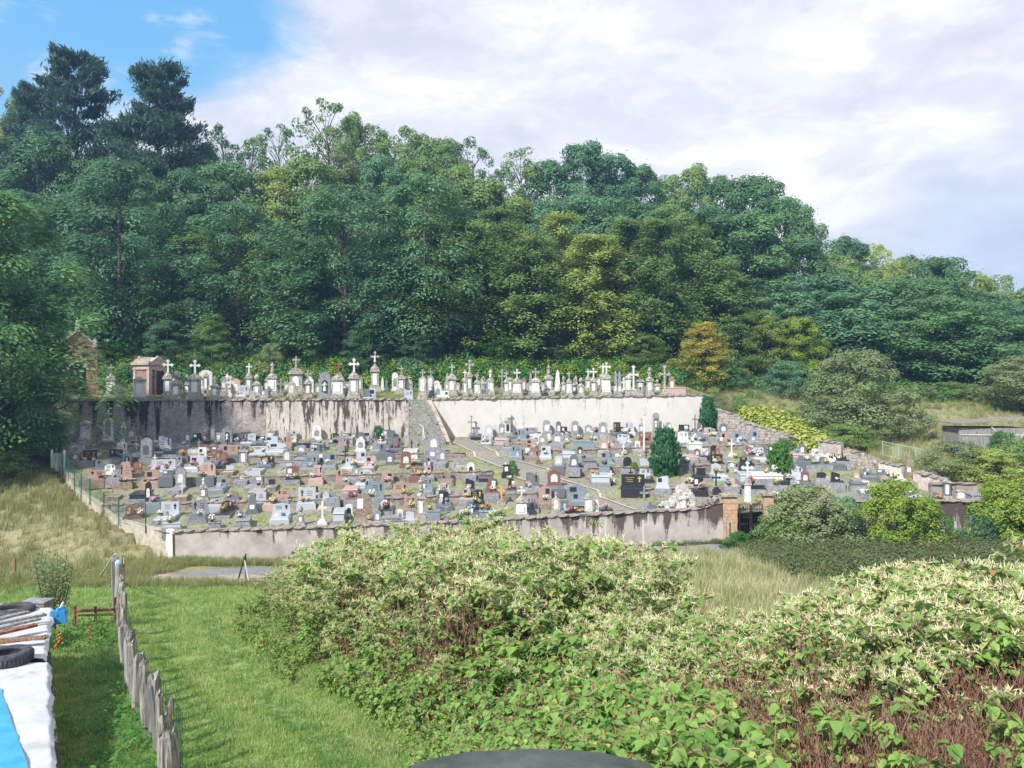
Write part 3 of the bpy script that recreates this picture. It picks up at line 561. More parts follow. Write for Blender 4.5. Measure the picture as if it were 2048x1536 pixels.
def slab_len(p, want):
    while want > .35 and 42 < p.y < 67.9 and p.x - .75 < float(Lx(p.y - want)) : want -= .1
    for s in STEPS:
        if s < p.y < s + want + .25: return max(.7, p.y - s - .18)
    if p.y < 42.55 + want: return max(.25, p.y - 42.65)
    if 68 < p.y < 68.6 + want: return max(.2, p.y - 68.7)
    return want
GR = []
def grave(px, base, top, w, kind, col, opt='', up=False, sl=None, rz=None):
    p = Gn(px, base, up); s = p.y / F; h = max(.3, (base - top) * s); w = max(.22, w * s); rz = random.uniform(-.08, .08) + .55 * math.atan2(-p.x, p.y) if rz is None else rz
    t = thing(dict(low='headstone_grave', ped='pedestal_monument', cross='standing_cross', stele='stele_tomb', obel='obelisk', slab='box_tomb', plot='kerbed_plot', rail='railed_plot')[kind], 'x', 'monument' if kind in ('ped', 'obel', 'cross') else 'grave', (p.x, p.y, p.z), rz); M = STONE[col]; opts = opt.split(); shape = next((q for q in opts if q in SHN), 'flat')
    fin = next((q for q in opts if q in ('cross', 'statue', 'urn', 'ball', 'redcross', 'crucifix', 'pillars', 'broken')), None)
    fn_ = {'cross': 'cross', 'redcross': 'rusty red cross', 'statue': 'statue', 'urn': 'urn', 'ball': 'ball', 'crucifix': 'crucifix', None: ''}.get(fin, fin)
    if kind == 'low':
        sw = max(.85, w * (1.0 if w > .9 else 1.15)); sl_ = slab_len(p, 1.85) if sl is None else sl; bm = M
        slabM = STONE[{'bk': 'dg', 'or': 'br', 'pk': 'pk'}.get(col, col)] if 'own' not in opts and random.random() < .5 else (STONE[random.choice(['dg', 'bk', 'mg'])] if 'own' not in opts and random.random() < .35 else M)
        if sl_ > .3:
            mb = MB(); mb.bz(0, -sl_ / 2 + .12, -.5, sw + .1, sl_ + .25, .60); mb.obj('base', STONE['mg'] if random.random() < .5 else slabM, t)
            if 'gravel' in opts: mb = MB(); mb.bz(0, -sl_ / 2, .10, sw - .15, sl_ - .15, .03); mb.obj('gravel_bed', GRAVEL, t)
            else: mb = MB(); mb.bz(0, -sl_ / 2 - .02, .102, sw - .02, sl_ - .1, .08, .96); mb.obj('ledger', slabM, t)
        else: mb = MB(); mb.bz(0, .0, -.4, sw, .4, .50); mb.obj('base', slabM, t)
        if sl_ > .9:
            for _k in range(random.choice([0, 1, 2, 3])):
                pw, ph_ = random.uniform(.12, .26), random.uniform(.12, .26); mb = MB(); mb.box((random.uniform(-.38, .38) * sw, -random.uniform(.12, sl_ * .7), .178 + ph_ / 2), (pw, .04, ph_), rz=random.uniform(-.3, .3)); mb.obj('memorial_plaque', STONE[random.choice(['wh', 'bk', 'lg', 'wh', 'mg', 'pk', 'br'])], t)
        hh = max(.25, h - .2); mb = MB(); mb.bz(0, .08, .105, w * 1.08, .30, .12); mb.obj('plinth', M, t)
        mb = MB(); mb.prism(outline(shape, w, hh), 0, .14, z0=.222); mb.obj('headstone', M, t)
        if 'plaque' in opts or random.random() < .35:
            mb = MB(); q = random.choice([-.22, .2]); mb.box((w * q, -.006, .25 + hh * .5), (w * .34, .02, hh * .42)); mb.obj('plaque', PLAQ if col in ('bk', 'dg', 'rd', 'br', 'mg') else STONE['bk'], t)
        elif w > .6:
            mb = cross_mb(w * .16, hh * .5, .02, -.005, .25 + hh * .3); o = mb.obj('emblem', GOLD if col in ('bk', 'rd') else DARKP, t); o.location.x = random.choice([-.28, .28]) * w
            mb = MB()
            for k in range(3): mb.box((-o.location.x * .5, -.003, .25 + hh * (.35 + .16 * k)), (w * random.uniform(.25, .4), .01, .022))
            mb.obj('engraved_lines', GOLD if col in ('bk', 'rd', 'dg') else DARKP, t, kind='stuff')
        desc = f"{CNAME[col]} {SHN[shape]} headstone"; short = desc
    elif kind == 'ped':
        f = .30 if fin else .06; bw = w; z = 0
        mb = MB(); mb.bz(0, 0, -.5, bw * 1.25, bw * 1.05, .5 + h * .08); mb.bz(0, 0, h * .08, bw * 1.1, bw * .92, h * .07); mb.obj('steps', STONE['st'] if col != 'bk' else M, t)
        d0, d1 = h * .15, h * (.82 - f) ; mb = MB(); mb.bz(0, 0, d0, bw * .86, bw * .7, d1 - d0, .9); mb.obj('pedestal', M, t)
        mb = MB(); mb.bz(0, 0, d1, bw * 1.02, bw * .86, h * .045); mb.bz(0, 0, d1 + h * .045, bw * .9, bw * .75, h * .03); mb.obj('cornice', STONE['st'] if col != 'bk' else M, t)
        zc = d1 + h * .075; capH = h * (1 - f) - zc
        mb = MB()
        if 'gable' in opts: mb.prism([(-bw * .48, 0), (bw * .48, 0), (0, capH)], -bw * .36, bw * .36, z0=zc)
        else: mb.lathe((0, 0, zc), [(bw * .45, 0), (bw * .40, capH * .3), (bw * .24, capH * .6), (bw * .16, capH)], 8 if 'ball' in opts else 4)
        mb.obj('cap', M if 'gable' in opts else STONE['st'], t)
        mb = MB(); mb.prism(outline('arch' if random.random() < .5 else 'flat', bw * .42, (d1 - d0) * .72), -bw * .36 - .02, -bw * .28, z0=d0 + (d1 - d0) * .14); mb.obj('plaque', STONE['bk'] if 'black' in opts else PLAQ, t)
        z1 = zc + capH - .01; fh = h - z1
        if fin in ('cross', 'redcross'): cross_mb(min(.75, fh * .62), fh, .09, 0, z1, random.random() < .6).obj('cross', mat('rusty_red_iron', (.20, .05, .04), (.30, .09, .07), 8) if fin == 'redcross' else STONE[random.choice(['st', 'st', 'wh', 'mg'])], t)
        elif fin == 'statue': statue_mb(fh, (0, 0, z1)).obj('statue', STONE['wh'] if random.random() < .4 else STONE['st'], t, smooth=True)
        elif fin == 'urn': mb = MB(); q = fh * .3; mb.lathe((0, 0, z1), [(q * .6, 0), (q * .3, fh * .15), (q, fh * .5), (q * .9, fh * .65), (q * .5, fh * .75), (q * .6, fh * .85), (q * .1, fh)], 9); mb.obj('urn', M, t, smooth=True)
        elif fin == 'ball': mb = MB(); mb.lathe((0, 0, z1), [(.05, 0), (fh * .3, fh * .25), (fh * .42, fh * .55), (fh * .25, fh * .85), (.03, fh)], 9); mb.obj('ball', M, t, smooth=True)
        elif fin == 'crucifix':
            cross_mb(fh * .5, fh, .11, 0, z1, True).obj('cross', STONE['st'], t); mb = statue_mb(fh * .5, (0, -.1, z1 + fh * .22), False); mb.tube([(-fh * .2, -.1, z1 + fh * .68), (0, -.12, z1 + fh * .58), (fh * .2, -.1, z1 + fh * .68)], .035, 5); mb.obj('figure', STONE['wh'], t, smooth=True)
        elif fin == 'pillars':
            mb = MB(); [mb.box((k * bw * .3, 0, z1 + fh / 2), (.10, .1, fh), .5) for k in (-1, 0, 1)]; mb.obj('pinnacles', STONE['st'], t)
        desc = f"{CNAME[col]} pedestal monument" + (f" with {fn_}" if fin else ""); short = (f"{fn_} pedestal" if fin else f"{CNAME[col]} pedestal")
    elif kind == 'cross':
        fancy = 'fancy' in opts; mb = MB(); bh = h * .14; mb.bz(0, 0, -.4, w * .8 + .15, .4, .4 + bh); mb.bz(0, 0, bh, w * .5 + .08, .28, bh * .7); mb.obj('steps', M if col != 'or' else STONE['st'], t)
        cm = M
        if 'gilt' in opts: cm = mat('orange_enamel', (.62, .32, .06), rough=.5)
        cross_mb(w, h - bh * 1.6, .09 if h > 1 else .06, 0, bh * 1.6, fancy).obj('cross', cm, t)
        desc = f"{'orange' if 'gilt' in opts else CNAME[col]} standing cross"; short = f"{'orange' if 'gilt' in opts else CNAME[col]} cross"
    elif kind == 'stele':
        d = min(.35, max(.16, w * .4)); mb = MB(); mb.bz(0, 0, -.4, w * 1.3, d * 1.8, .4 + h * .1); mb.bz(0, 0, h * .1, w * 1.12, d * 1.4, h * .05); mb.obj('steps', M, t)
        mb = MB(); sh = shape if shape != 'flat' else 'bow'; mb.prism(outline(sh, w, h * .85 * (.75 if fin else 1)), -d / 2, d / 2, z0=h * .15); mb.obj('stele', M, t)
        if 'niche' in opts: mb = MB(); mb.prism(outline('arch', w * .5, h * .45), -d / 2 - .012, -d / 2 + .01, z0=h * .25); mb.obj('niche', STONE['bk'], t); mb = statue_mb(h * .36, (0, -d / 2 - .03, h * .27)); mb.obj('statue', STONE['wh'], t, smooth=True)
        else: mb = MB(); mb.prism(outline('arch', w * .55, h * .42), -d / 2 - .015, -d / 2 + .01, z0=h * .28); mb.obj('plaque', STONE['bk'] if 'black' in opts else (STONE['wh'] if col != 'wh' else STONE['mg']), t)
        if fin == 'cross': cross_mb(w * .5, h * .26, .09, 0, h * .74, True).obj('cross', M, t)
        if fin == 'statue': statue_mb(h * .3, (0, 0, h * .74)).obj('statue', STONE['st'], t, smooth=True)
        if sl or (not up and random.random() < .75): mb = MB(); L_ = slab_len(p, 1.9); mb.bz(0, -L_ / 2 - d, -.4, max(.85, w * 1.2), L_, .54); mb.obj('ledger', STONE[random.choice(['mg', 'st', 'mg', 'dg'])], t)
        desc = f"{CNAME[col]} {SHN[sh]} stele" + (f" with {fn_}" if fin else " with statue niche" if 'niche' in opts else ""); short = f"{CNAME[col]} stele"
    elif kind == 'obel':
        mb = MB(); mb.bz(0, 0, -.4, w * 1.3, w * 1.2, .4 + h * .08); mb.bz(0, 0, h * .08, w * 1.1, w, h * .07); mb.obj('steps', M, t)
        mb = MB(); mb.bz(0, 0, h * .15, w * .9, w * .7, h * .72, .5); mb.bz(0, 0, h * .87, w * .45, w * .35, h * .13, .12); mb.obj('shaft', M, t)
        mb = MB(); mb.box((0, -w * .36, h * .3), (w * .45, .03, h * .2)); mb.obj('plaque', PLAQ, t); desc = f"{CNAME[col]} tapering obelisk"; short = f"{CNAME[col]} obelisk"
    elif kind == 'slab':
        L_ = slab_len(p, 1.9) if sl is None else min(sl, slab_len(p, sl)); hh = min(h, .75); mb = MB(); mb.bz(0, -L_ / 2, -.5, w + .12, L_ + .12, .62); mb.obj('base', STONE['mg'], t)
        mb = MB(); mb.bz(0, -L_ / 2, .122, w, L_, max(.12, hh - .2), .97); mb.obj('tomb_body', M, t); mb = MB(); mb.bz(0, -L_ / 2, .125 + max(.12, hh - .2), w + .06, L_ + .06, .07, .97); mb.obj('ledger', M, t)
        desc = f"{CNAME[col]} flat box tomb"; short = f"{CNAME[col]} box tomb"
    elif kind == 'plot':
        L_ = slab_len(p, 1.8); mb = MB(); [mb.bz(q * w / 2, -L_ / 2, -.4, .1, L_, .56) for q in (-1, 1)]; [mb.bz(0, -k_, -.4, w + .1, .1, .555) for k_ in (.0, L_)]; mb.obj('kerb', M, t); mb = MB(); mb.bz(0, -L_ / 2, -.4, w - .11, L_ - .11, .49); mb.obj('gravel_bed', GRAVEL, t)
        if 'cross' in opts: cross_mb(.32, .75, .05, .02, .1).obj('cross', STONE[random.choice(['wh', 'bk', 'mg', 'br'])], t)
        else: mb = MB(); mb.box((0, -.05, .3), (w * .5, .06, .32), M=None); mb.obj('plaque', STONE[random.choice(['wh', 'bk', 'lg', 'mg'])], t)
        desc = f"{CNAME[col]} kerbed gravel plot with " + ('small cross' if 'cross' in opts else 'small plaque'); short = f"{CNAME[col]} kerbed plot"
    elif kind == 'rail':
        mb = MB(); mb.bz(0, -.5, -.4, w, 1.2, .5); mb.obj('base', STONE['st'], t); mb = MB()
        for k in np.linspace(-.5, .5, 8):
            for yy_ in (-1.05, .05): mb.tube([(k * w, yy_, .1), (k * w, yy_, h)], .014, 4); mb.box((k * w, yy_, h), (.05, .05, .1), .1)
        for z in (.25, h - .15):
            for yy_ in (-1.05, .05): mb.box((0, yy_, z), (w, .03, .03))
            for k in (-.5, .5): mb.box((k * w, -.5, z), (.03, 1.1, .03))
        mb.obj('railing', mat('grey_painted_iron', (.35, .37, .38), (.5, .52, .54), 8, .6), t); desc = 'grave plot behind grey iron railing'; short = 'grey railing plot'
    t['label'] = desc; GR.append(dict(o=t, px=px, base=base, top=top, y=p.y, x=p.x, desc=desc, short=short, up=up, w=w, kind=kind, p=p, sl=sl, rz=rz)); return t

UP = [(222,797,728,19,'ped','wh','cross'),(235,799,770,22,'low','dg','bow'),(279,803,752,24,'ped','wh',''),(336,798,722,18,'ped','bl','cross'),(352,802,742,20,'ped','st','ball'),(374,795,748,15,'ped','mg','urn'),
(390,800,723,26,'ped','st','cross gable'),(412,783,740,24,'stele','wh','bow'),(430,800,752,18,'ped','st','statue'),(455,792,748,18,'ped','wh','urn'),(472,792,757,17,'stele','pk','flat'),(487,793,771,20,'low','lg','flat'),
(498,790,727,15,'ped','mg','cross'),(514,795,748,16,'ped','st','ball'),(545,792,725,20,'ped','wh','statue'),(592,788,712,30,'ped','st','cross gable'),(573,786,762,10,'stele','mg','arch'),(616,797,742,15,'ped','br','cross'),(650,797,744,22,'stele','mg','niche arch'),
(636,792,765,12,'stele','mg','arch'),(676,798,727,24,'ped','wh','redcross'),(708,799,720,22,'ped','st','cross'),(739,798,776,24,'low','lg','wave'),(750,786,705,19,'ped','st','crucifix'),(765,782,755,8,'obel','wh',''),(773,784,757,8,'obel','wh',''),
(694,778,760,14,'stele','mg','flat'),(790,784,745,12,'stele','wh','arch'),(803,787,732,18,'ped','st','cross gable'),(818,786,752,14,'stele','st','cross'),(817,800,781,17,'low','lg','flat'),(845,799,740,15,'stele','st','cross'),(861,797,738,14,'stele','mg','cross'),
(876,797,768,14,'stele','wh','arch'),(890,798,782,14,'low','wh','flat'),(904,793,728,20,'ped','st','cross'),(893,784,762,10,'stele','mg','flat'),(930,788,740,14,'ped','br','cross'),(939,790,722,12,'ped','mg','cross'),(954,793,745,13,'ped','wh','cross'),
(968,795,762,22,'rail','st',''),(981,790,739,14,'ped','wh','statue'),(1004,788,740,11,'cross','mg','fancy'),(1013,793,742,12,'ped','st','cross'),(1034,793,740,19,'ped','wh','cross'),(1061,791,744,9,'obel','mg',''),(1071,793,738,18,'ped','wh','cross gable'),
(1097,790,730,19,'ped','st','statue'),(1115,785,740,13,'obel','wh',''),(1127,788,752,10,'ped','st','urn'),(1138,793,742,12,'ped','wh','cross'),(1149,790,755,11,'ped','mg','urn'),(1162,793,755,13,'ped','st','ball'),(1176,785,738,12,'ped','st','cross'),
(1187,793,738,15,'ped','mg','cross'),(1206,789,727,14,'ped','st','cross'),(1213,796,729,19,'ped','wh','cross'),(1231,793,741,9,'obel','mg',''),(1239,795,743,9,'obel','mg',''),(1256,790,748,13,'ped','wh','gable'),(1267,795,736,15,'cross','wh','fancy'),
(1280,788,756,17,'ped','mg','gable'),(1299,793,735,15,'ped','st','statue'),(1329,792,733,17,'cross','st','fancy'),(1048,788,763,11,'stele','st','arch'),(1085,786,765,9,'stele','st','flat'),(915,786,765,10,'stele','st','arch'),(665,780,757,9,'stele','st','arch')]
for a in UP: grave(*a, up=True)
grave(1352, 796, 779, 38, 'slab', 'pk', '', up=True, sl=1.2); grave(1268, 799, 786, 36, 'slab', 'st', '', up=True, sl=1.0)
LOW = [
# row at the foot of the upper wall
(127,893,848,13,'ped','wh',''),(172,886,838,22,'ped','wh','gable'),(217,886,822,18,'stele','wh','cross'),(247,884,842,9,'stele','wh','gable'),(263,864,832,17,'stele','mg','bow'),(108,908,884,28,'low','dg','flat'),
(246,897,868,16,'stele','mg','arch'),(270,889,872,24,'low','pk','bow'),(281,900,882,14,'low','dg','flat'),(293,922,876,20,'stele','wh','arch'),(330,905,872,23,'low','lg','slant'),(371,893,865,19,'low','mg','bow'),(394,880,864,16,'low','bk','flat'),
(426,868,833,9,'ped','wh',''),(455,890,853,18,'stele','mg','niche bow'),(441,891,866,18,'low','mg','flat'),(485,867,850,44,'low','dg','wave'),(476,887,868,19,'low','dg','flat'),(500,886,867,22,'low','lg','wave'),(520,885,873,21,'low','bk','flat'),
(512,868,847,9,'ped','st','statue'),(541,866,833,12,'ped','wh','pillars'),(543,889,873,24,'low','lg','flat'),(581,872,852,24,'low','lg','wave'),(583,888,874,18,'low','wh','flat'),(634,867,838,17,'stele','wh','flat'),(692,866,854,20,'low','bk','flat'),
(728,865,853,20,'low','bk','flat'),(775,866,848,30,'low','dg','bow'),(708,862,840,9,'ped','br','statue'),(826,887,863,15,'stele','pk','niche arch'),(868,896,826,14,'cross','mg','fancy'),(868,905,866,24,'stele','mg','gable'),
(943,872,830,11,'cross','mg','fancy'),(951,872,856,10,'low','mg','flat'),(978,874,849,15,'stele','lg','bow'),(972,887,870,18,'low','lg','flat'),(1004,872,846,12,'stele','mg','flat'),(1015,873,819,13,'ped','wh','cross black'),(1028,868,856,10,'low','dg','arch'),
(1062,868,852,26,'low','mg','flat'),(1093,868,837,14,'stele','mg','flat'),(1098,884,848,13,'ped','st','statue'),(1117,862,834,10,'stele','dg','flat'),(1129,863,847,11,'low','bk','flat'),(1150,865,837,14,'stele','mg','flat'),(1177,864,844,15,'stele','mg','gable'),
(1191,866,853,10,'low','mg','flat'),(1206,872,844,16,'stele','mg','bow'),(1234,863,841,14,'low','bk','flat'),(1259,864,841,18,'low','lg','arch'),(1246,870,854,30,'low','bk','slant'),(1283,868,836,12,'ped','st','cross'),(1312,866,825,13,'stele','mg','niche arch'),
(1324,862,838,7,'obel','wh',''),(1337,868,845,12,'low','mg','arch'),(1390,866,829,11,'cross','dg',''),(1368,865,850,21,'low','bk','flat'),(1402,866,846,15,'low','dg','slant'),(1447,868,847,15,'stele','dg','arch'),
(1072,889,868,13,'stele','wh','flat'),(1085,889,870,14,'stele','mg','flat'),(1115,890,865,21,'stele','mg','arch'),(1133,884,866,12,'ped','mg','statue'),(1160,882,868,16,'low','dg','flat'),(1193,884,866,14,'low','mg','bow'),(1214,886,862,12,'cross','mg','fancy'),
# second row
(152,928,896,17,'ped','mg','ball'),(180,928,906,25,'low','bk','flat'),(207,940,920,30,'low','dg','flat'),(197,902,878,9,'cross','st',''),(232,922,904,24,'low','bk','flat'),(255,930,905,18,'stele','bl','niche arch'),(327,942,920,44,'low','lg','flat'),
(394,935,912,26,'low','lg','flat'),(405,917,897,15,'low','wh','flat'),(352,930,914,22,'low','mg','flat'),(365,915,898,18,'low','dg','gable'),(447,912,889,17,'low','or','bow'),(470,914,892,26,'low','or','flat'),(443,930,905,23,'low','rd','heart'),(424,908,894,20,'low','rd','flat'),
(488,932,895,18,'ped','mg','gable'),(535,930,912,26,'low','bk','bow'),(520,908,893,30,'low','lg','flat'),(555,903,886,34,'low','lg','oval'),(574,930,893,17,'stele','mg','cross'),(603,908,890,18,'stele','mg','flat'),(630,903,889,20,'low','dg','flat'),
(622,936,912,25,'low','bl','bow'),(660,932,905,23,'low','bl','arch'),(684,902,867,17,'cross','mg','fancy'),(691,926,895,12,'cross','bk',''),(721,903,875,17,'stele','wh','arch'),(722,892,864,14,'stele','dg','arch'),(736,884,872,16,'low','dg','flat'),(793,898,874,21,'low','dg','arch'),
(770,912,892,22,'low','dg','flat'),(752,902,886,14,'low','mg','arch'),(812,935,903,20,'stele','rd','bow'),(860,925,900,26,'low','mg','flat'),(885,926,898,13,'stele','bl','flat'),(742,934,912,20,'low','pk','heart'),(700,935,916,18,'low','lg','slant'),(780,930,906,16,'stele','dg','flat'),
(1033,913,892,21,'low','bl','flat'),(1060,913,893,24,'low','br','rock'),(1092,912,893,19,'low','lg','flat'),(1077,928,895,9,'cross','rd',''),(1117,933,912,15,'stele','lg','bow'),(1148,945,916,18,'stele','dg','arch'),(1168,896,880,40,'slab','bl',''),(1208,905,880,17,'stele','or','arch'),
(1247,884,869,24,'low','lg','bow'),(1247,908,888,6,'cross','wh',''),(1234,918,902,14,'stele','mg','arch'),(1217,893,880,16,'low','or','flat'),(1290,884,866,24,'low','rd','flat'),(1160,912,894,10,'stele','bk','arch'),(1275,905,885,10,'stele','wh','flat'),
(1366,884,864,20,'low','wh','bow'),(1388,884,864,11,'low','mg','bow'),(1400,886,866,12,'low','bl','bow'),(1415,868,856,14,'low','pk','flat'),(1450,886,864,15,'low','or','flat'),(1478,886,865,18,'low','bl','flat'),(1463,915,878,12,'cross','wh',''),
(1385,900,884,24,'slab','wh',''),(1394,915,897,10,'stele','rd','arch'),(1427,912,891,11,'low','bk','arch'),(1409,912,898,14,'low','wh','flat'),(1433,930,911,24,'low','bk','flat'),(1432,950,927,18,'low','lg','gable'),(1517,916,896,19,'low','lg','flat'),(1499,912,892,14,'low','rd','slant'),
(1506,936,920,28,'low','dg','bow'),(1500,905,892,12,'low','wh','flat'),(1604,911,887,12,'stele','dg','flat'),(1606,925,912,16,'low','dg','wave'),(1624,938,924,15,'low','dg','flat'),(1647,937,920,17,'low','dg','arch'),(1636,924,908,13,'stele','lg','flat'),(1658,921,911,9,'low','wh','flat'),
(1685,914,901,13,'low','bk','flat'),(1683,928,914,18,'low','bk','slant'),(1672,936,917,14,'low','bk','wave'),(1610,968,942,15,'stele','rd','flat'),(1643,962,946,18,'low','bk','arch'),(1671,966,945,16,'low','bk','slant'),(1733,951,938,12,'low','dg','arch'),(1713,962,946,11,'stele','pk','flat'),
(1731,982,963,13,'low','wh','flat'),(1769,976,952,15,'stele','or','arch'),(1764,955,940,18,'low','dg','flat'),(1712,975,964,27,'slab','dg',''),(1817,953,907,14,'obel','br',''),(1793,962,948,22,'low','wh','bow'),(1843,957,942,12,'low','mg','arch'),(1757,990,975,22,'low','lg','flat'),
(1868,962,944,14,'low','mg','bow'),(1630,912,898,12,'low','wh','bow'),(1580,935,918,14,'low','mg','flat'),
# third row
(194,965,946,30,'low','or','bow'),(251,975,932,26,'low','or','trap'),(305,972,945,26,'low','or','bow'),(362,977,935,19,'stele','mg','flat'),(415,961,930,30,'low','pk','arch'),(297,1007,964,11,'stele','bk','flat'),(407,1000,955,17,'ped','mg','statue'),(585,966,938,24,'low','rd','bow'),
(635,966,937,22,'low','pk','trap'),(686,966,938,27,'low','or','gable'),(710,964,943,13,'low','mg','flat'),(731,966,940,27,'low','lg','arch'),(775,966,944,22,'low','or','flat'),(834,960,941,18,'low','rd','bow'),(855,957,935,12,'low','pk','bow'),(942,957,930,14,'stele','wh','black flat'),
(512,972,952,26,'low','mg','gable'),(485,965,948,16,'stele','br','rock'),(335,962,947,18,'low','dg','flat'),(895,962,944,14,'low','br','flat'),(232,962,944,12,'low','mg','flat'),
(1013,952,918,15,'ped','bk','cross'),(983,987,957,21,'low','rd','trap'),(1023,983,959,16,'low','bk','trap'),(1065,978,946,26,'low','dg','slant'),(1108,974,937,25,'stele','rd','gable'),(1255,946,918,17,'low','bk','arch'),(1290,957,939,21,'low','lg','slant'),(1266,982,952,46,'low','bk','flat own'),
(1222,968,941,11,'cross','wh',''),(1325,978,953,23,'low','lg','wave'),(1388,957,925,11,'cross','bk',''),(1402,953,937,17,'low','bk','flat'),(1397,983,954,19,'low','bk','flat'),(1375,972,957,15,'low','pk','flat'),(1432,985,948,13,'cross','bk','fancy'),(1198,962,945,34,'slab','lg',''),
(1210,944,929,20,'slab','bl',''),(1463,942,926,18,'ped','mg',''),(1490,933,918,20,'low','bk','slant'),(1460,975,958,18,'low','pk','flat'),(1483,960,942,20,'slab','lg',''),(1525,955,943,58,'slab','wh',''),(1568,962,944,26,'low','bk','slant'),(1503,983,970,42,'slab','bk',''),
(1545,975,960,16,'low','mg','bow'),(1437,915,900,12,'low','mg','flat'),(1340,915,900,14,'low','pk','flat'),(1348,940,922,13,'low','mg','flat'),(1368,930,914,16,'low','mg','bow'),(1590,978,962,18,'low','mg','flat'),
# front rows
(269,1036,1014,33,'low','rd','flat own'),(340,1034,1005,34,'low','lg','flat'),(400,1034,1000,32,'low','mg','rock'),(455,1024,1002,20,'low','bk','arch'),(466,998,982,17,'low','br','gable'),(505,1026,984,20,'obel','dg',''),(518,1010,985,27,'low','lg','flat'),(563,1033,1008,33,'low','lg','bow'),
(566,1000,981,24,'low','or','bow'),(614,1012,980,34,'low','lg','flat'),(652,1015,984,13,'stele','lg','flat'),(645,1050,1003,17,'cross','wh',''),(602,1055,1018,13,'ped','mg','ball'),(698,1032,1008,15,'stele','wh','black flat'),(728,1040,985,34,'low','br','rock'),(735,1056,1008,11,'cross','br',''),
(754,997,965,27,'low','bl','flat'),(801,992,967,30,'low','or','bow'),(820,1016,995,22,'low','or','flat'),(772,1016,1004,15,'low','bk','flat'),(842,1046,958,19,'ped','st','statue'),(887,988,967,22,'low','lg','gable'),(887,1008,985,20,'low','bk','flat'),(868,1042,1018,26,'slab','bl',''),
(892,1050,1012,10,'cross','mg',''),(940,985,958,18,'low','bk','slant'),(953,1008,980,24,'low','bk','wave'),(934,1006,983,15,'low','pk','arch'),(942,1026,1012,12,'low','bk','flat'),(1003,1008,972,14,'cross','or','gilt'),(1090,1003,972,25,'low','or','gable'),(1043,1036,975,26,'ped','wh','cross'),
(1112,1032,985,17,'stele','st','statue'),(1155,998,970,40,'low','bl','gable'),(1177,1030,968,17,'ped','wh','cross'),(1157,1030,1018,23,'low','bk','flat'),(1193,1028,1000,9,'stele','wh','arch'),(1216,1012,994,24,'slab','lg',''),(1212,1026,1018,22,'slab','bk',''),(1237,1024,986,13,'obel','mg',''),
(1256,1024,1007,18,'low','lg','bow'),(1288,1021,973,17,'cross','mg',''),(1312,1021,1010,28,'low','dg','slant'),(820,1050,1030,16,'low','lg','bow'),(755,1046,1020,13,'stele','bl','flat'),(780,1050,1036,30,'slab','mg',''),(800,1040,1018,12,'stele','wh','flat'),(977,1032,1015,34,'slab','bl',''),
(930,1046,1034,30,'slab','dg',''),(1000,1046,1034,24,'slab','dg',''),(490,1046,1032,26,'slab','mg',''),(430,1056,1042,22,'slab','mg',''),(680,1035,1015,20,'slab','lg',''),(345,1060,1046,32,'slab','lg',''),(310,1012,1000,22,'low','bl','flat'),(665,1000,985,14,'low','bl','flat'),
(1062,1012,996,14,'low','mg','flat'),(1128,1018,1004,16,'low','dg','flat'),(1137,1035,1024,14,'low','br','flat'),(430,1018,1004,18,'low','lg','flat'),(545,1012,998,14,'low','pk','flat'),(705,1004,990,16,'low','rd','flat'),(1893,998,955,15,'ped','dg',''),(1921,1000,978,16,'ped','wh',''),(1873,1002,985,13,'low','dg','slant'),(1940,1001,984,20,'slab','mg','')]
for a in LOW: grave(*a)
grave(1495, 1066, 975, 15, 'ped', 'wh', 'cross')
PATHL = [(910, 884), (960, 918), (1040, 950), (1130, 988), (1230, 1015), (1290, 1021)]
rf = random.Random(77); filled = 0; occ = [(q['x'], q['y'], q['w']) for q in GR if not q['up']]
for _ in range(3000):
    if filled >= 84: break
    y = rf.choice([44.6, 46.6, 49.4, 51.6, 54.9, 57.4, 60.6, 62.9, 65.2]) + rf.uniform(-.3, .3); x = rf.uniform(float(Lx(y)) + 1.2, float(Rx(y)) - 1.0); z = H(x, y); px = CX + x / y * F; py = CY + (CAMZ - z) / y * F
    if abs(px - np.interp(py, [q[1] for q in PATHL], [q[0] for q in PATHL])) < 60 and py > 880: continue
    if 800 < px < 905 and y > 62 or on_path(x, y, .7) or on_path(x, y - 1.8, .7): continue
    if any(abs(x - a) < (w_ + 1.1) / 2 + .12 and abs(y - b) < 1.9 for a, b, w_ in occ): continue
    w_ = rf.uniform(.8, 1.0) * F / y; k = rf.random()
    if k < .45: grave(px, py, py - 22, w_, 'plot', rf.choice(['st', 'mg', 'wh', 'lg', 'br']), rf.choice(['cross', '']))
    elif k < .7: grave(px, py, py - rf.uniform(10, 14), w_, 'slab', rf.choice(['mg', 'lg', 'dg', 'bk', 'pk', 'st']))
    else: grave(px, py, py - rf.uniform(17, 24), w_ * .75, 'low', rf.choice(['mg', 'lg', 'dg', 'bk', 'pk', 'or', 'bl', 'rd', 'wh']), rf.choice(['bow', 'arch', 'wave', 'flat', 'gable', 'slant']))
    occ.append((x, y, w_ * y / F)); filled += 1
occ2 = [(q['x'], q['y'], q['w']) for q in GR if q['up']]; fu = 0
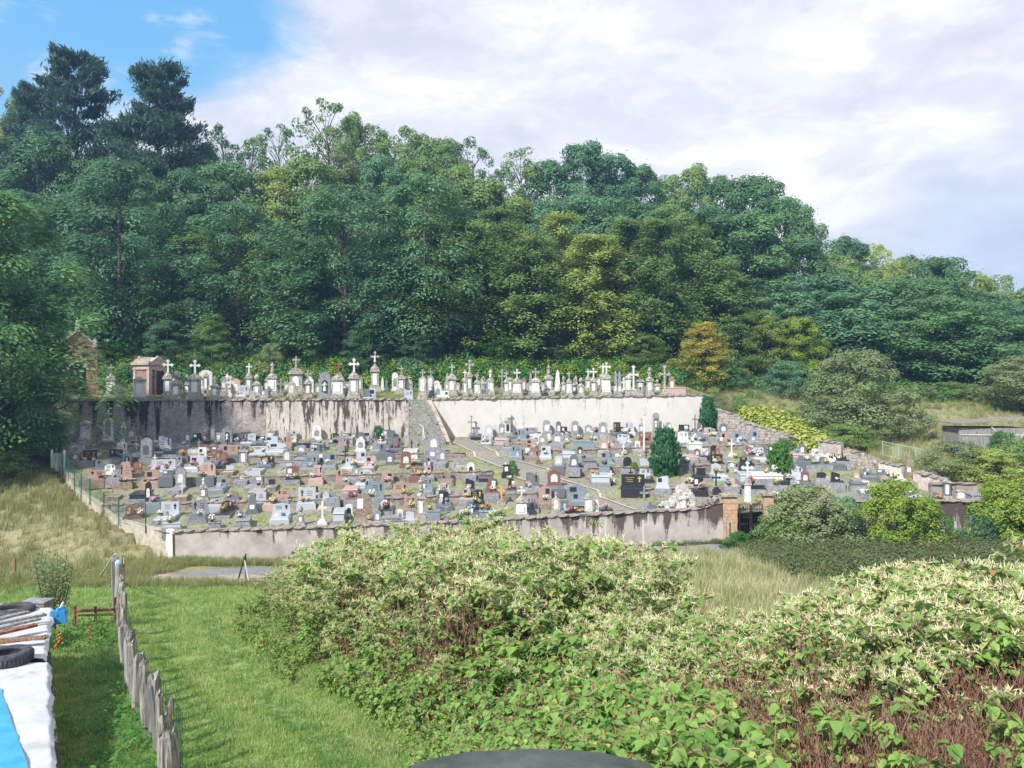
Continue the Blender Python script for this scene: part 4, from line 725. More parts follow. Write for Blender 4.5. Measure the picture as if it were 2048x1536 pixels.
for _ in range(900):
    if fu >= 44: break
    y = rf.uniform(69.3, 77.5); x = rf.uniform(-37, 15.5); z = H(x, y); px = CX + x / y * F; py = CY + (CAMZ - z) / y * F
    if 250 < px < 330 or px < 190 or any(abs(x - a) < (w_ + .6) / 2 + .05 and abs(y - b) < 1.1 for a, b, w_ in occ2): continue
    w_ = rf.uniform(.42, .7) * F / y; k = rf.choice(['ped', 'stele', 'stele', 'cross', 'obel', 'low']); hp = rf.uniform(24, 46) if k != 'low' else 18
    grave(px, py, py - hp, w_ * (.7 if k == 'obel' else 1), k, rf.choice(['st', 'mg', 'wh', 'st', 'br']), {'ped': rf.choice(['cross', 'urn', 'ball', '', 'statue']), 'stele': rf.choice(['arch', 'cross', 'gable', 'bow']), 'cross': 'fancy', 'obel': '', 'low': 'bow'}[k], up=True)
    occ2.append((x, y, w_ * y / F)); fu += 1
print('filled', filled, fu)
# unique labels: look, terrace or row, neighbours
def rowname(g):
    if g['up']: return 'on the upper terrace'
    y = g['y']
    return 'at the upper wall foot' if y > 62.5 else 'in the upper rows' if y > 58.8 else 'in the middle rows' if y > 52.4 else 'in the lower rows' if y > 47.2 else 'near the front wall'
for g_ in [q for q in GR if not q['up'] and bool(on_path(q['x'], q['y'], -.3))]:
    for c_ in list(g_['o'].children_recursive): bpy.data.objects.remove(c_)
    bpy.data.objects.remove(g_['o']); GR.remove(g_)
seen = {}
for g_ in GR: g_['row'] = rowname(g_)
for g_ in GR:
    nb = [q for q in GR if q is not g_ and q['up'] == g_['up'] and abs(q['y'] - g_['y']) < 2.6]
    Ls = sorted([q for q in nb if q['x'] < g_['x'] - .2], key=lambda q: g_['x'] - q['x'])[:5]; Rs = sorted([q for q in nb if q['x'] > g_['x'] + .2], key=lambda q: q['x'] - g_['x'])[:5]
    cand = [f"{g_['desc']} {g_['row']}, {rel} {q['short']}" for rel, S in (('right of', Ls[:1]), ('left of', Rs[:1])) for q in S]
    cand = [f"{g_['desc']} {g_['row']} between {a['short']} and {b['short']}" for a in Ls for b in Rs] if cand and cand[0] in seen else cand + [f"{g_['desc']} {g_['row']} between {a['short']} and {b['short']}" for a in Ls for b in Rs]
    for c in cand + [g_['desc'] + ' ' + g_['row'] + ', %s' % w for w in ('left end', 'right end', 'behind another', 'hard against it')]:
        if c not in seen and 4 <= len(c.split()) <= 16: seen[c] = 1; g_['o']['label'] = c; break
    g_['o']['group'] = 'monuments on the upper terrace' if g_['up'] else 'graves on the lower terraces'

# ------------------------------------------------------------------ flowers on the graves
BL = {'orange': ((.50, .20, .07), (.66, .34, .14)), 'white': ((.62, .60, .56), (.80, .78, .74)), 'pink': ((.50, .22, .28), (.68, .45, .48)), 'red': ((.34, .04, .05), (.50, .10, .10)), 'yellow': ((.55, .48, .16), (.70, .62, .30)), 'purple': ((.18, .11, .24), (.36, .26, .42)), 'blue': ((.18, .30, .42), (.36, .48, .58))}
POTM = [mat('terracotta', (.34, .15, .08), (.45, .22, .13), 9), mat('white_pot', (.6, .6, .6), rough=.6), STONE['bk'], STONE['mg'], STONE['lg']]
LEAFG = leafmat('pot_leaves', (.03, .09, .02), (.10, .19, .05))
fm = {}
def bloom_mesh(c, seed):
    if (c, seed) in fm: return fm[(c, seed)]
    r = np.random.default_rng(seed); n = 70; d = unit(r.normal(size=(n, 3)) * [1, 1, .7] + [0, 0, .35]); C = d * r.uniform(.12, .2, (n, 1)) + [0, 0, .18]
    V, Fq = diamonds(C, d + r.normal(size=(n, 3)) * .3, .075, .9); n2 = 60; d2 = unit(r.normal(size=(n2, 3)) * [1, 1, .6]); V2, F2 = diamonds(d2 * .15 + [0, 0, .13], d2, .09, .5)
    fm[(c, seed)] = npmesh('blooms', np.r_[V, V2], np.r_[Fq, F2 + len(V)], [mat('petals_' + c, *BL[c], scale=9), LEAFG], np.r_[np.zeros(n, int), np.ones(n2, int)]); return fm[(c, seed)]
pot_me = []
for k, m_ in enumerate(POTM): mb = MB(); mb.lathe((0, 0, 0), [(.07, 0), (.10, .14), (.115, .14), (.115, .17), (.09, .17)], 9); pot_me.append(mb.mesh('pot', m_, True))
fl = 0; rr = random.Random(21); fseen = set()
for g_ in GR:
    if g_['up']: k = 1 if rr.random() < .10 else 0
    elif g_['kind'] in ('low', 'slab'): k = rr.choice([0, 1, 1, 2, 2, 2])
    else: k = 1 if rr.random() < .35 else 0
    used = []
    if fl > 280: k = 0
    for j in range(k):
        L_ = 1.2 if g_['kind'] in ('low', 'slab') else .4; c = rr.choice(['orange', 'white', 'pink', 'red', 'yellow', 'purple', 'white', 'white', 'white', 'pink', 'blue', 'white', 'yellow'])
        if c in used: continue
        used.append(c); a, b = rr.uniform(-.42, .42) * g_['w'], -rr.uniform(.25, min(L_, slab_len(g_['p'], 1.8) - .05)); s = rr.uniform(.75, 1.25); cz, sz = math.cos(g_['rz']), math.sin(g_['rz'])
        z = {'low': .183, 'slab': .19, }.get(g_['kind'], 0)
        if g_['kind'] == 'slab': z = None
        p = g_['p']; x_, y_ = p.x + a * cz - b * sz, p.y + a * sz + b * cz
        if z is None: zz = p.z + .125 + max(.12, min(max(.3, (g_['base'] - g_['top']) * p.y / F), .75) - .2) + .067
        elif z == 0: b = -g_['w'] * .9 - .15; x_, y_ = p.x + a, p.y + b; zz = H(x_, y_) - .01
        else: zz = p.z + z - .003
        t = thing('flower_pot', 'x', 'flower pot', (x_, y_, zz), rr.uniform(0, 6), 'flowers left on the graves'); t.scale = (s, s, s * rr.uniform(.8, 1.15))
        child('pot', pot_me[rr.randrange(5)], t); tag(child('blooms', bloom_mesh(c, rr.randrange(3)), t), kind='stuff')
        lab = f"{c} flowers at the {g_['short']} {g_['row']}"; L0 = lab
        for alt in ['in front of its right half' if a > 0 else 'in front of its left half', f"of {g_['o']['label'].split(' ', 1)[1]}"]:
            if lab in fseen: lab = f"{c} flowers {alt}" if alt.startswith('of') else L0 + ', ' + alt
        if lab in fseen or len(lab.split()) > 16: lab = f"{c} flowers on {g_['o']['label']}"
        lab = ' '.join(lab.split()[:16]); fseen.add(lab); t['label'] = lab; fl += 1
print('graves', len(GR), 'flowers', fl)

# ------------------------------------------------------------------ chapel tombs, shrine, pole
BRK = mat('red_sandstone_blocks', (.25, .13, .10), (.40, .25, .20), 5, .85, .3, c3=(.20, .12, .10), s3=3)
BRK2 = mat('pale_pink_sandstone', (.33, .25, .21), (.52, .44, .38), 4, .85, .3, c3=(.25, .20, .17), s3=3)
def mausoleum():
    p = G(288, 797, 70.2, 79); t = thing('mausoleum', 'small square sandstone mausoleum with pediments and a dark grille door', 'mausoleum', (p.x, p.y + 1.2, p.z), R(66)); w, d, h = 2.0, 2.0, 2.85
    mb = MB(); mb.bz(0, 0, -.6, w + .3, d + .3, .9); mb.obj('plinth', BRK2, t)
    mb = MB(); n = 8
    for i in range(n):   # courses of blocks
        z = .3 + i * (h - .5) / n
        mb.box((0, .05, z + (h - .5) / n / 2), (w - .1 - (.03 if i % 2 else 0), d - .1 - (.03 if i % 2 else 0), (h - .5) / n - .012))
    mb.box((0, .05, h / 2), (w - .2, d - .2, h - .4)); mb.obj('walls', BRK, t)
    mb = MB()
    for sx in (-1, 1):
        for sy in (-1, 1): mb.bz(sx * (w / 2 - .14), sy * (d / 2 - .14), .3, .3, .3, h - .5)
    mb.obj('corner_pilasters', BRK2, t)
    mb = MB(); mb.bz(0, 0, h - .2, w + .1, d + .1, .16); mb.bz(0, 0, h - .04, w - .02, d - .02, .26); mb.bz(0, 0, h + .22, w + .35, d + .35, .12); mb.obj('entablature', BRK2, t)
    mb = MB(); z = h + .34; a = w / 2 + .18; b = d / 2 + .18
    mb.prism([(-a, 0), (a, 0), (0, .72)], -b, -b + .25, z0=z); mb.prism([(-a, 0), (a, 0), (0, .72)], b - .25, b, z0=z); mb.obj('pediment', BRK2, t)
    mb = MB(); mb.prism([(-a + .08, 0), (a - .08, 0), (0, .55)], -b + .26, b - .26, z0=z); M2 = Matrix.Rotation(R(90), 4, 'Z'); vs = []
    q = MB(); q.prism([(-b, 0), (b, 0), (0, .62)], -a, a, z0=z); mb.add([tuple(M2 @ Vector(v)) for v in q.v], q.f); mb.obj('roof', BRK2, t)
    mb = MB(); [mb.bz(x_, y_, z + zz, .38, .28, .2, .8) for x_, y_, zz in ((0, -b + .14, .52), (-a + .14, 0, .5), (-a + .15, -b + .15, .02), (a - .15, -b + .15, .02))]; mb.obj('acroteria', STONE['st'], t)
    mb = MB(); mb.bz(.15, -d / 2 - .02, .3, 1.05, .12, 2.35); mb.obj('door_surround', BRK2, t)
    dr = MB(); dr.bz(.15, -d / 2 - .09, .34, .8, .04, 2.2); dd = dr.obj('door', STONE['bk'], t); mb = MB(); [mb.box((.15, -d / 2 - .125, .34 + k), (.8, .025, .035)) for k in np.linspace(.1, 2.1, 9)]; [mb.box((.15 + k, -d / 2 - .125, 1.44), (.025, .025, 2.2)) for k in (-.38, -.19, 0, .19, .38)]; mb.obj('grille', IRON, dd)
mausoleum()
def chapel():
    p = G(146, 792, 70.5, 79); t = thing('chapel_tomb', 'red sandstone chapel tomb with pointed gable, half hidden by the left tree', 'chapel', (p.x - .25, p.y + 1.2, p.z), R(30)); w, h = 2.9, 5.3
    mb = MB(); mb.bz(0, 0, -.6, w + .5, 3.0, .75); mb.obj('plinth', BRK2, t)
    aw = .72; ah = 2.3; pts = [(-w / 2, 0), (-aw, 0), (-aw, ah)] + [(aw * math.cos(k), ah + aw * math.sin(k)) for k in np.linspace(math.pi, 0, 11)] + [(aw, 0), (w / 2, 0), (w / 2, h - .7), (0, h + .7), (-w / 2, h - .7)]
    mb = MB(); 
    # facade as strips either side of the arch so that the opening is real
    for s in (-1, 1): mb.prism([(s * w / 2, 0), (s * aw, 0), (s * aw, ah), (s * w / 2, ah)][::s], -1.2, -.8, z0=.15)
    arc = [(aw * math.cos(k), ah + aw * math.sin(k)) for k in np.linspace(math.pi, 0, 13)]
    for a, b in zip(arc[:-1], arc[1:]):
        ta, tb = (h - .7 + 1.4 * (1 - abs(a[0]) / (w / 2))), (h - .7 + 1.4 * (1 - abs(b[0]) / (w / 2))); mb.prism([a, b, (b[0], tb), (a[0], ta)], -1.2, -.8, z0=.15)
    for s in (-1, 1): mb.prism([(s * aw, ah), (s * w / 2, ah), (s * w / 2, h - .7), (s * aw, h - .7 + 1.4 * (1 - aw / (w / 2)))][::-s], -1.2, -.8, z0=.15)
    mb.obj('facade', BRK, t)
    mb = MB()
    for s in (-1, 1): mb.box((s * (w / 2 - .12), .1, h / 2 - .2), (.24, 1.9, h - .7))
    mb.box((0, 1.0, h / 2 - .2), (w - .3, .2, h - .7)); mb.obj('walls', BRK, t)
    mb = MB(); mb.prism([(-w / 2 - .12, 0), (w / 2 + .12, 0), (0, 1.45)], -.79, 1.15, z0=h - .6); mb.obj('roof', STONE['mg'], t)
    mb = MB(); [mb.bz(s * (w / 2 + .02), -1.22, .15, .5, .42, 2.0, .92) for s in (-1, 1)]; [mb.bz(s * (w / 2 + .02), -1.22, 2.16, .56, .48, .14) for s in (-1, 1)]; [mb.bz(s * (w / 2 + .02), -1.22, 2.31, .38, .36, 2.1) for s in (-1, 1)]; mb.obj('buttresses', BRK, t)
    mb = MB(); L_ = math.hypot(w / 2 + .2, 1.5)
    for s in (-1, 1): mb.box((0, 0, 0), (L_, .62, .2), M=Matrix.Translation((s * (w / 4 + .05), -1.05, h + .28)) @ Matrix.Rotation(s * math.atan2(1.45, w / 2 + .15), 4, 'Y'))
    mb.obj('gable_cornice', BRK2, t)
    mb = MB(); ro = .95
    for a, b in zip(np.linspace(math.pi, 0, 11)[:-1], np.linspace(math.pi, 0, 11)[1:]): mb.prism([(aw * math.cos(a), ah + aw * math.sin(a)), (aw * math.cos(b), ah + aw * math.sin(b)), (ro * math.cos(b), ah + ro * math.sin(b)), (ro * math.cos(a), ah + ro * math.sin(a))], -1.28, -1.2, z0=.15)
    mb.obj('arch_moulding', BRK2, t)
    mb = MB(); mb.lathe((0, -1.0, h + .95), [(.3, 0), (.22, .3), (.32, .45), (.1, .9), (.03, 1.3)], 6); [mb.lathe((s * w / 2, -1.1, h - .65), [(.24, 0), (.2, .35), (.3, .45), (.08, .9)], 6) for s in (-1, 1)]; mb.obj('finials', STONE['st'], t)
    mb = MB(); mb.bz(0, -.72, .15, aw * 2 + .1, .05, ah + .9); mb.obj('door', STONE['bk'], t)
chapel()
# white pole and rockery shrine
p = Gn(1288, 906); t = thing('flag_pole', 'thin white pole with a small round top standing left of the big dark yew', 'pole', p); mb = MB(); mb.tube([(0, 0, -.4), (.02, 0, Z(832, p.y) - p.z)], [.06, .045], 7); mb.obj('shaft', WHITEP, t); mb = MB(); mb.lathe((.02, 0, Z(832, p.y) - p.z), [(.03, 0), (.08, .06), (.03, .13)], 7); mb.obj('finial', GOLD, t)
def rockery():
    Y = 42.75; x0 = X(1368, Y); z0 = 3.0; t = thing('rockery_shrine', 'pale rockery shrine with pyramid of stones and pinkish statue behind the front wall', 'shrine', (x0, Y + .3, z0)); r = random.Random(4)
    mb = MB()
    for k in range(130):
        a = r.random(); zz = a * 1.25; wd = (1 - a) * .85 + .12; c = (r.uniform(-wd, wd), r.uniform(-.3, .5) * (1 - a * .6), zz); vs = r.choice(rub_me); s = r.uniform(.18, .34)
        mb.add([(c[0] + v[0] * s, c[1] + v[1] * s, c[2] + v[2] * s) for v in vs], [(3, 2, 1, 0), (4, 5, 6, 7), (0, 1, 5, 4), (1, 2, 6, 5), (2, 3, 7, 6), (3, 0, 4, 7)])
    mb.obj('piled_rocks', mat('pale_rock', (.36, .33, .29), (.66, .62, .57), 5, .95, .4), t, kind='stuff')
    statue_mb(.85, (0, -.35, .15)).obj('statue', STONE['wh'], t, smooth=True); mb = MB(); mb.bz(0, 0, 1.2, .3, .3, .3, .6); mb.obj('pinnacle_base', STONE['pk'], t); cross_mb(.3, .4, .08, 0, 1.45).obj('cross', STONE['st'], t)
rockery()
for k in range(5):
    mm = bpy.data.objects.new('wall_rock', cope_me[k]); COL.objects.link(mm); x = X(1398 + k * 8, 42.1); mm.location = (x, 42.1, Z(ftop(1398 + k * 8), 42) + .28); mm.scale = (.3, .3, .26); mm.rotation_euler = (k, k * .7, k * 2.1)
    tag(mm, f'{["pale", "pinkish", "mossy", "grey", "whitish"][k]} loose rock sitting on the coping left of the orange gate pillar', 'rock', 'loose rocks on the front wall')

# ------------------------------------------------------------------ shed, drum, wire fence, field posts on the right
WOODG = mat('silvered_boards', (.16, .15, .14), (.36, .34, .32), 2.5, .85, .4, sep=(6, 6, .5)); TIN = mat('rusty_tin', (.20, .17, .15), (.36, .31, .27), 3, .6, .1, metal=.3)
WOODS = mat('split_stake_wood', (.13, .11, .09), (.46, .43, .38), 3.5, .95, 1.0, sep=(9, 9, .5), c3=(.08, .065, .05), s3=5, lo=.4, hi=.6, t3=.6)
a = W(1914, 905, 62); t = thing('shed', 'weathered grey plank shed with a low rusty roof in the right-hand meadow', 'shed', (X(1918, 62), 62, H(X(1918, 62), 62) + .25), R(-6)); n = 24; wdt = 5.4
for k in range(n):
    mb = MB(); w_ = wdt / n; mb.bz(w_ * (k + .5), random.uniform(-.012, .012), -.4, w_ * .93, .035, 2.0 + .35 * k / n); mb.obj('plank', WOODG, t)
mb = MB(); mb.bz(wdt / 2, 1.6, -.1, wdt - .1, 3.0, 2.0); mb.obj('body', WOODG, t)
mb = MB(); mb.box((wdt / 2, 1.45, 2.28), (wdt + .5, 3.7, .06), M=Matrix.Rotation(-.065, 4, 'Y')); mb.obj('roof', TIN, t)
mb = MB(); mb.box((0, 0, 0), (2.6, .05, .1), M=Matrix.Translation((3.3, -.05, 1.0)) @ Matrix.Rotation(.85, 4, 'Y')); mb.box((0, 0, 0), (2.2, .05, .1), M=Matrix.Translation((4.6, -.05, 1.1)) @ Matrix.Rotation(-.95, 4, 'Y')); mb.box((2.6, -.05, 1.35), (5, .05, .09)); mb.obj('braces', mat('pale_batten', (.42, .39, .35), (.58, .55, .5), 3), t)
p = (X(1908, 61.3), 61.3); t = thing('drum', 'bright blue plastic drum beside the grey plank shed', 'drum', (p[0], p[1], H(*p))); mb = MB(); mb.lathe((0, 0, 0), [(.27, 0), (.29, .05), (.29, .3), (.3, .32), (.29, .34), (.29, .62), (.3, .64), (.29, .66), (.28, .95), (.25, .98)], 14); mb.obj('body', mat('blue_plastic', (.02, .13, .55), rough=.4), t, True); mb = MB(); mb.lathe((0, 0, .985), [(.27, 0), (.27, .05), (.2, .06)], 14); mb.obj('lid', mat('blue_plastic', (.02, .13, .55)), t)
PALEG = mat('pale_green_rail', (.30, .42, .36), rough=.5); t = thing('rail_fence', 'pale green metal rail fence slanting down beside the olive thicket', 'fence'); pts = []
for px, Y in ((1765, 60), (1797, 58.6), (1832, 57.2), (1868, 55.8)): x = X(px, Y); z = H(x, Y); mb = MB(); mb.tube([(x, Y, z - .3), (x, Y, z + 1.25)], .035, 5); mb.obj('post', PALEG, t); pts.append(Vector((x, Y, z)))
for h_ in (1.22, .2): mb = MB(); mb.tube([p + Vector((0, 0, h_)) for p in pts], .025, 5); mb.obj('rail', PALEG, t)
mb = MB()
for a, b in zip(pts[:-1], pts[1:]):
    for q in np.linspace(0, 1, 12): c = a.lerp(b, q); mb.tube([c + Vector((0, 0, .2)), c + Vector((0, 0, 1.2))], .005, 3, False)
mb.obj('wires', PALEG, t)
CONC = mat('pale_post', (.42, .41, .38), (.60, .58, .54), 6, .9, .2)
for px, top, bot, w_, lab in ((1142, 1054, 1092, .07, 'thin grey post before the front wall, left of the others'), (1211, 1040, 1096, .07, 'grey post before the front wall, pale and slightly leaning'), (1286, 1042, 1106, .09, 'tallest grey post where the meadow meets the front wall'), (1333, 1060, 1100, .06, 'short green-grey post beside the tallest meadow post'),
    (1453, 1032, 1080, .06, 'dark slim post against the wall beside the gate pillar'), (1671, 1052, 1090, .10, 'leaning white fence post before the olive bush'), (1741, 1058, 1084, .10, 'short white fence post between the olive and yellow-green bushes'), (1813, 1068, 1090, .08, 'small white post under the yellow-green bush'), (1911, 1045, 1085, .07, 'thin pale post before the short streaked wall')):
    p = G(px, bot, 30, 41.5); t = thing('fence_post', lab, 'post', p, 0, 'posts along the meadow edge'); hh = Z(top, p.y) - p.z; mb = MB(); mb.bz(0, 0, -.3, w_, w_, hh + .3, .8); mb.obj('shaft', STONE['mg'] if px in (1333, 1453) else CONC, t)
    mb = MB(); mb.lathe((0, 0, hh), [(w_ * .5, 0), (w_ * .3, w_ * .5), (.005, w_ * .7)], 6); mb.obj('cap', CONC, t)

# ------------------------------------------------------------------ left yard: fence of split stakes, pile under tarps, gate, tree
fs = thing('stake_fence', 'crooked grey fence of split wooden stakes running up the lawn', 'fence')
stk = [(8.75, 345, .78), (9.3, 338, .80), (9.9, 330, .95), (10.5, 322, .98), (11.1, 316, 1.02), (11.7, 303, .98), (12.2, 292, 1.16), (12.9, 284, 1.05), (13.5, 277, 1.0), (14.2, 268, 1.12), (15.0, 262, 1.05), (15.9, 258, 1.1), (16.8, 253, 1.05), (17.8, 249, 1.1), (18.9, 245, 1.1), (20.1, 242, 1.15), (21.4, 239, 1.2), (22.8, 237, 1.25), (24.2, 235, 1.6), (24.6, 238, 1.75), (24.9, 232, 1.8)]
prevs = []
for i, (Y, px, h_) in enumerate(stk):
    r = random.Random(i * 7); x = X(px, Y); z = H(x, Y); w_ = r.uniform(.12, .25); d_ = w_ * r.uniform(.35, .7); n = 7; h_ *= r.uniform(.9, 1.07); lean = (r.uniform(-.12, .10), r.uniform(-.08, .08)); vs = []; lv = [(-.3, 1), (h_ * .3, 1.0), (h_ * .65, .95), (h_ * .93, .85), (h_, .6)]
    ang = [k * math.tau / n + r.uniform(-.25, .25) for k in range(n)]; rad = [r.uniform(.55, 1.2) for _ in range(n)]
    for zz, sc in lv:
        for k in range(n): q = rad[k] * r.uniform(.92, 1.08); vs.append((x + lean[0] * zz + w_ / 2 * sc * q * math.cos(ang[k]), Y + lean[1] * zz + d_ * sc * q * math.sin(ang[k]), z + zz + (r.uniform(-.10, .06) if zz == h_ else 0)))
    fsx = [(a * n + k, a * n + (k + 1) % n, (a + 1) * n + (k + 1) % n, (a + 1) * n + k) for a in range(len(lv) - 1) for k in range(n)] + [tuple(range((len(lv) - 1) * n, len(lv) * n))]
    mb = MB(); mb.add(vs, fsx); mb.obj('stake', WOODS if r.random() < .75 else WOODG, fs); prevs.append(Vector((x, Y, z)))
NET = mat('green_netting', (.03, .07, .05), rough=.6); mb = MB()
for a, b in zip(prevs[:-3], prevs[1:-2]):
    for h_ in np.linspace(.06, .95, 6): mb.tube([a + Vector((.11, 0, h_)), b + Vector((.11, 0, h_ + random.uniform(-.02, .02)))], .003, 3, False)
    for q in np.linspace(0, 1, 4): c = a.lerp(b, q) + Vector((.11, 0, 0)); mb.tube([c + Vector((0, 0, .05)), c + Vector((0, 0, .96))], .004, 3, False)
mb.obj('netting', NET, fs)
for k in (19, 20): 
    p = prevs[k]; t = thing('rag', ['pale blue plastic cap pulled over the far end post of the stake fence', 'blue wrapping tied round the farthest stake'][k - 19], 'plastic cap', p + Vector((0, -.04, 1.35))); mb = MB(); mb.lathe((0, 0, 0), [(.10, 0), (.09, .14), (.10, .24), (.05, .30)], 7); mb.obj('wrap', mat('faded_blue_plastic', (.25, .45, .62), (.45, .62, .74), 8, .5), t, True)
p = Vector((X(247, 26), 26, H(X(247, 26), 26))); t = thing('marker_post', 'thin brown post with a pale yellow tip beyond the stake fence', 'post', p); mb = MB(); mb.tube([(0, 0, -.3), (0, 0, 1.35)], .035, 6); mb.obj('shaft', mat('brown_wood', (.16, .09, .05), (.30, .19, .11), 6, sep=(5, 5, .4)), t); mb = MB(); mb.tube([(0, 0, 1.352), (0, 0, 1.55)], .042, 6); mb.obj('tip', mat('yellow_tape', (.62, .50, .20)), t)
p = W(230, 1108, 24.5); q = G(198, 1152, 15, 40); t = thing('prop_pole', 'pale pole leaning against the far end of the stake fence', 'pole', (q.x, q.y, q.z)); mb = MB(); mb.tube([(0, 0, -.1), p - q], .035, 6); mb.obj('shaft', CONC, t); mb = MB(); mb.lathe((0, 0, -.02), [(.06, 0), (.05, .08)], 6); mb.obj('foot', IRON, t)
p = G(28, 1168, 20, 40); t = thing('wooden_post', 'short brown wooden post at the left edge of the dry meadow', 'post', p); mb = MB(); mb.bz(0, 0, -.3, .16, .12, Z(1118, p.y) - p.z + .3, .8); mb.obj('shaft', mat('brown_wood', (.16, .09, .05), (.30, .19, .11)), t); mb = MB(); mb.box((0, -.08, .5), (.2, .04, .08)); mb.obj('batten', WOODG, t)
RUST = mat('rust', (.16, .05, .03), (.34, .14, .08), 8, .8); Y = 21.5; x0, x1 = X(150, Y), X(232, Y); z = H(x0, Y); t = thing('metal_gate', 'low rusty metal rail gate between the fruit tree and the stake fence', 'gate', (x0, Y, z)); mb = MB(); mb.tube([(0, 0, .42), (x1 - x0, 0, .47)], .04, 6); mb.tube([(0, 0, .30), (x1 - x0, 0, .33)], .03, 6); mb.obj('rail', RUST, t)
for k in (0, .5, .98): mb = MB(); mb.tube([((x1 - x0) * k, 0, -.2), ((x1 - x0) * k, 0, .55 if k < .9 else .8)], .04, 6); mb.obj('upright', RUST, t)
p = G(482, 1162, 20, 40); t = thing('trestle', 'dark and white A-shaped trestle standing at the roadside by the knotweed', 'trestle', p); hh = Z(1108, p.y) - p.z
mb = MB(); mb.tube([(-.16, 0, -.05), (.22, 0, hh)], .035, 6); mb.obj('dark_leg', IRON, t); mb = MB(); mb.tube([(.34, .02, -.05), (.16, .0, hh * .78)], .03, 6); mb.obj('white_leg', WHITEP, t); mb = MB(); mb.tube([(.1, .35, -.05), (.2, .03, hh * .9)], .03, 6); mb.obj('rear_leg', IRON, t)

# covered pile
def TZp(Y): return 5.62 - .055 * (Y - 9)            # height of the covers
def TP(px, py):                                       # meet the plane of the covers
    k = (CY - py) / F; Y = (CAMZ - 5.62 - .055 * 9) / (-k - .055); return Vector((X(px, Y), Y, TZp(Y)))
from mathutils import noise as MN
def cloth(name, quad, mt, label, cat, amp=.04, lift=0., n=90, hang=0, rag=.05):
    """a creased sheet over four corner points"""
    a, b, c, d = [TP(*q) for q in quad]; V = []; sd = random.uniform(0, 50)
    for i in range(n):
        for j in range(n):
            u, v = i / (n - 1), j / (n - 1); p = (a * (1 - u) + b * u) * (1 - v) + (d * (1 - u) + c * u) * v
            q3 = Vector((p.x * 1.3 + sd, p.y * .9, 0)); z = amp * (1.6 * MN.noise(q3) + 2.2 * (.5 - abs(MN.noise(q3 * 1.6 + Vector((7, 3, 1))))) + .5 * (.5 - abs(MN.noise(q3 * 4.3))) + .12 * MN.noise(q3 * 14))
            e = rag * 2.2 * MN.noise(Vector((v * 9 + sd, .3, 0))) * u ** 4 + rag * MN.noise(Vector((v * 30 + sd, 4, 0))) * u ** 8; x_ = p.x + e; zz = p.z + z + lift
            if hang and u > .96: zz -= (u - .96) / .04 * hang * (.6 + .8 * MN.noise(Vector((v * 12, sd, 2)))); x_ -= (u - .96) * .6
            V.append((x_, p.y, zz))
    Fq = [(i * n + j, (i + 1) * n + j, (i + 1) * n + j + 1, i * n + j + 1) for i in range(n - 1) for j in range(n - 1)]
    m = len(V); V2 = [(x, y, z - .012) for x, y, z in V]; F2 = [tuple(k + m for k in f[::-1]) for f in Fq]
    o = bpy.data.objects.new(name, npmesh(name, V + V2, Fq + F2, [mt], smooth=True)); COL.objects.link(o); return tag(o, label, cat)
WT_ = mat('white_tarp', (.44, .45, .47), (.60, .60, .61), 1.6, .6, .3, c3=(.42, .38, .32), s3=1.4, t3=.58); BT_ = mat('blue_tarp', (.05, .30, .70), (.09, .38, .78), 3, .45, .1)
cloth('white_tarp', [(-160, 1332), (104, 1326), (122, 1560), (-300, 1600)], WT_, 'creased white tarpaulin covering the near end of the pile', 'tarpaulin', .011, 0, hang=.10, rag=.03)
cloth('blue_tarp', [(-200, 1380), (0, 1380), (78, 1600), (-400, 1600)], BT_, 'bright blue tarpaulin strip lying over the white one at the corner', 'tarpaulin', .010, .03, rag=.01)
cloth('white_sheet', [(-160, 1222), (112, 1216), (97, 1318), (-160, 1322)], WT_, 'white sheet under the boards and tyre on the far end of the pile', 'tarpaulin', .010, .0, hang=.10, rag=.03)
pile = MB()
for a, b in zip([(-160, 1226), (-160, 1330)], [(92, 1224), (92, 1330)]): pass
Pa, Pb, Pc, Pd = TP(-200, 1232), TP(88, 1226), TP(104, 1600), TP(-330, 1600)
vs = [(q.x, q.y, H(q.x, q.y) - .2) for q in (Pa, Pb, Pc, Pd)] + [(q.x, q.y, q.z - .12) for q in (Pa, Pb, Pc, Pd)]
pile.add(vs, [(0, 1, 2, 3), (7, 6, 5, 4), (4, 5, 1, 0), (5, 6, 2, 1), (6, 7, 3, 2), (7, 4, 0, 3)]); wp = thing('wood_pile', 'long stack of old timber hidden below the white and blue tarpaulins', 'wood pile'); pile.obj('core', mat('dark_timber', (.06, .05, .04), (.16, .13, .11), 4, .9, .5), wp)
for k in range(46):
    v = random.random(); q = Pb.lerp(Pc, v); zb = H(q.x, q.y); zz = random.uniform(zb + .05, q.z - .18); mb = MB(); d = (Pc - Pb).normalized(); w_ = random.uniform(.05, .1); c = Vector((q.x, q.y, zz)); L_ = random.uniform(.25, .7)
    mb.tube([c - d * L_ + Vector((random.uniform(-.02, .06), 0, 0)), c + d * L_ + Vector((random.uniform(-.02, .08), 0, random.uniform(-.04, .04)))], w_, 6); mb.obj('log', WOODG if k % 3 else BARK, wp)
planks = [((-60, 1262), (56, 1238), .16, 'silvered_boards', 'long silver-grey board lying furthest across the white sheet'), ((-40, 1268), (92, 1246), .10, 'silvered_boards', 'narrow grey batten beside the furthest board on the pile'), ((-60, 1280), (80, 1252), .12, 'silvered_boards', 'grey board in the middle of the bundle on the white sheet'),
    ((-50, 1292), (72, 1268), .16, 'rust', 'red-brown stained board lying on the white sheet'), ((-60, 1304), (96, 1288), .12, 'brown_wood', 'brown split board nearest to the tyre on the pile'), ((-60, 1298), (90, 1294), .07, 'brown_wood', 'thin brown lath touching the near brown board')]
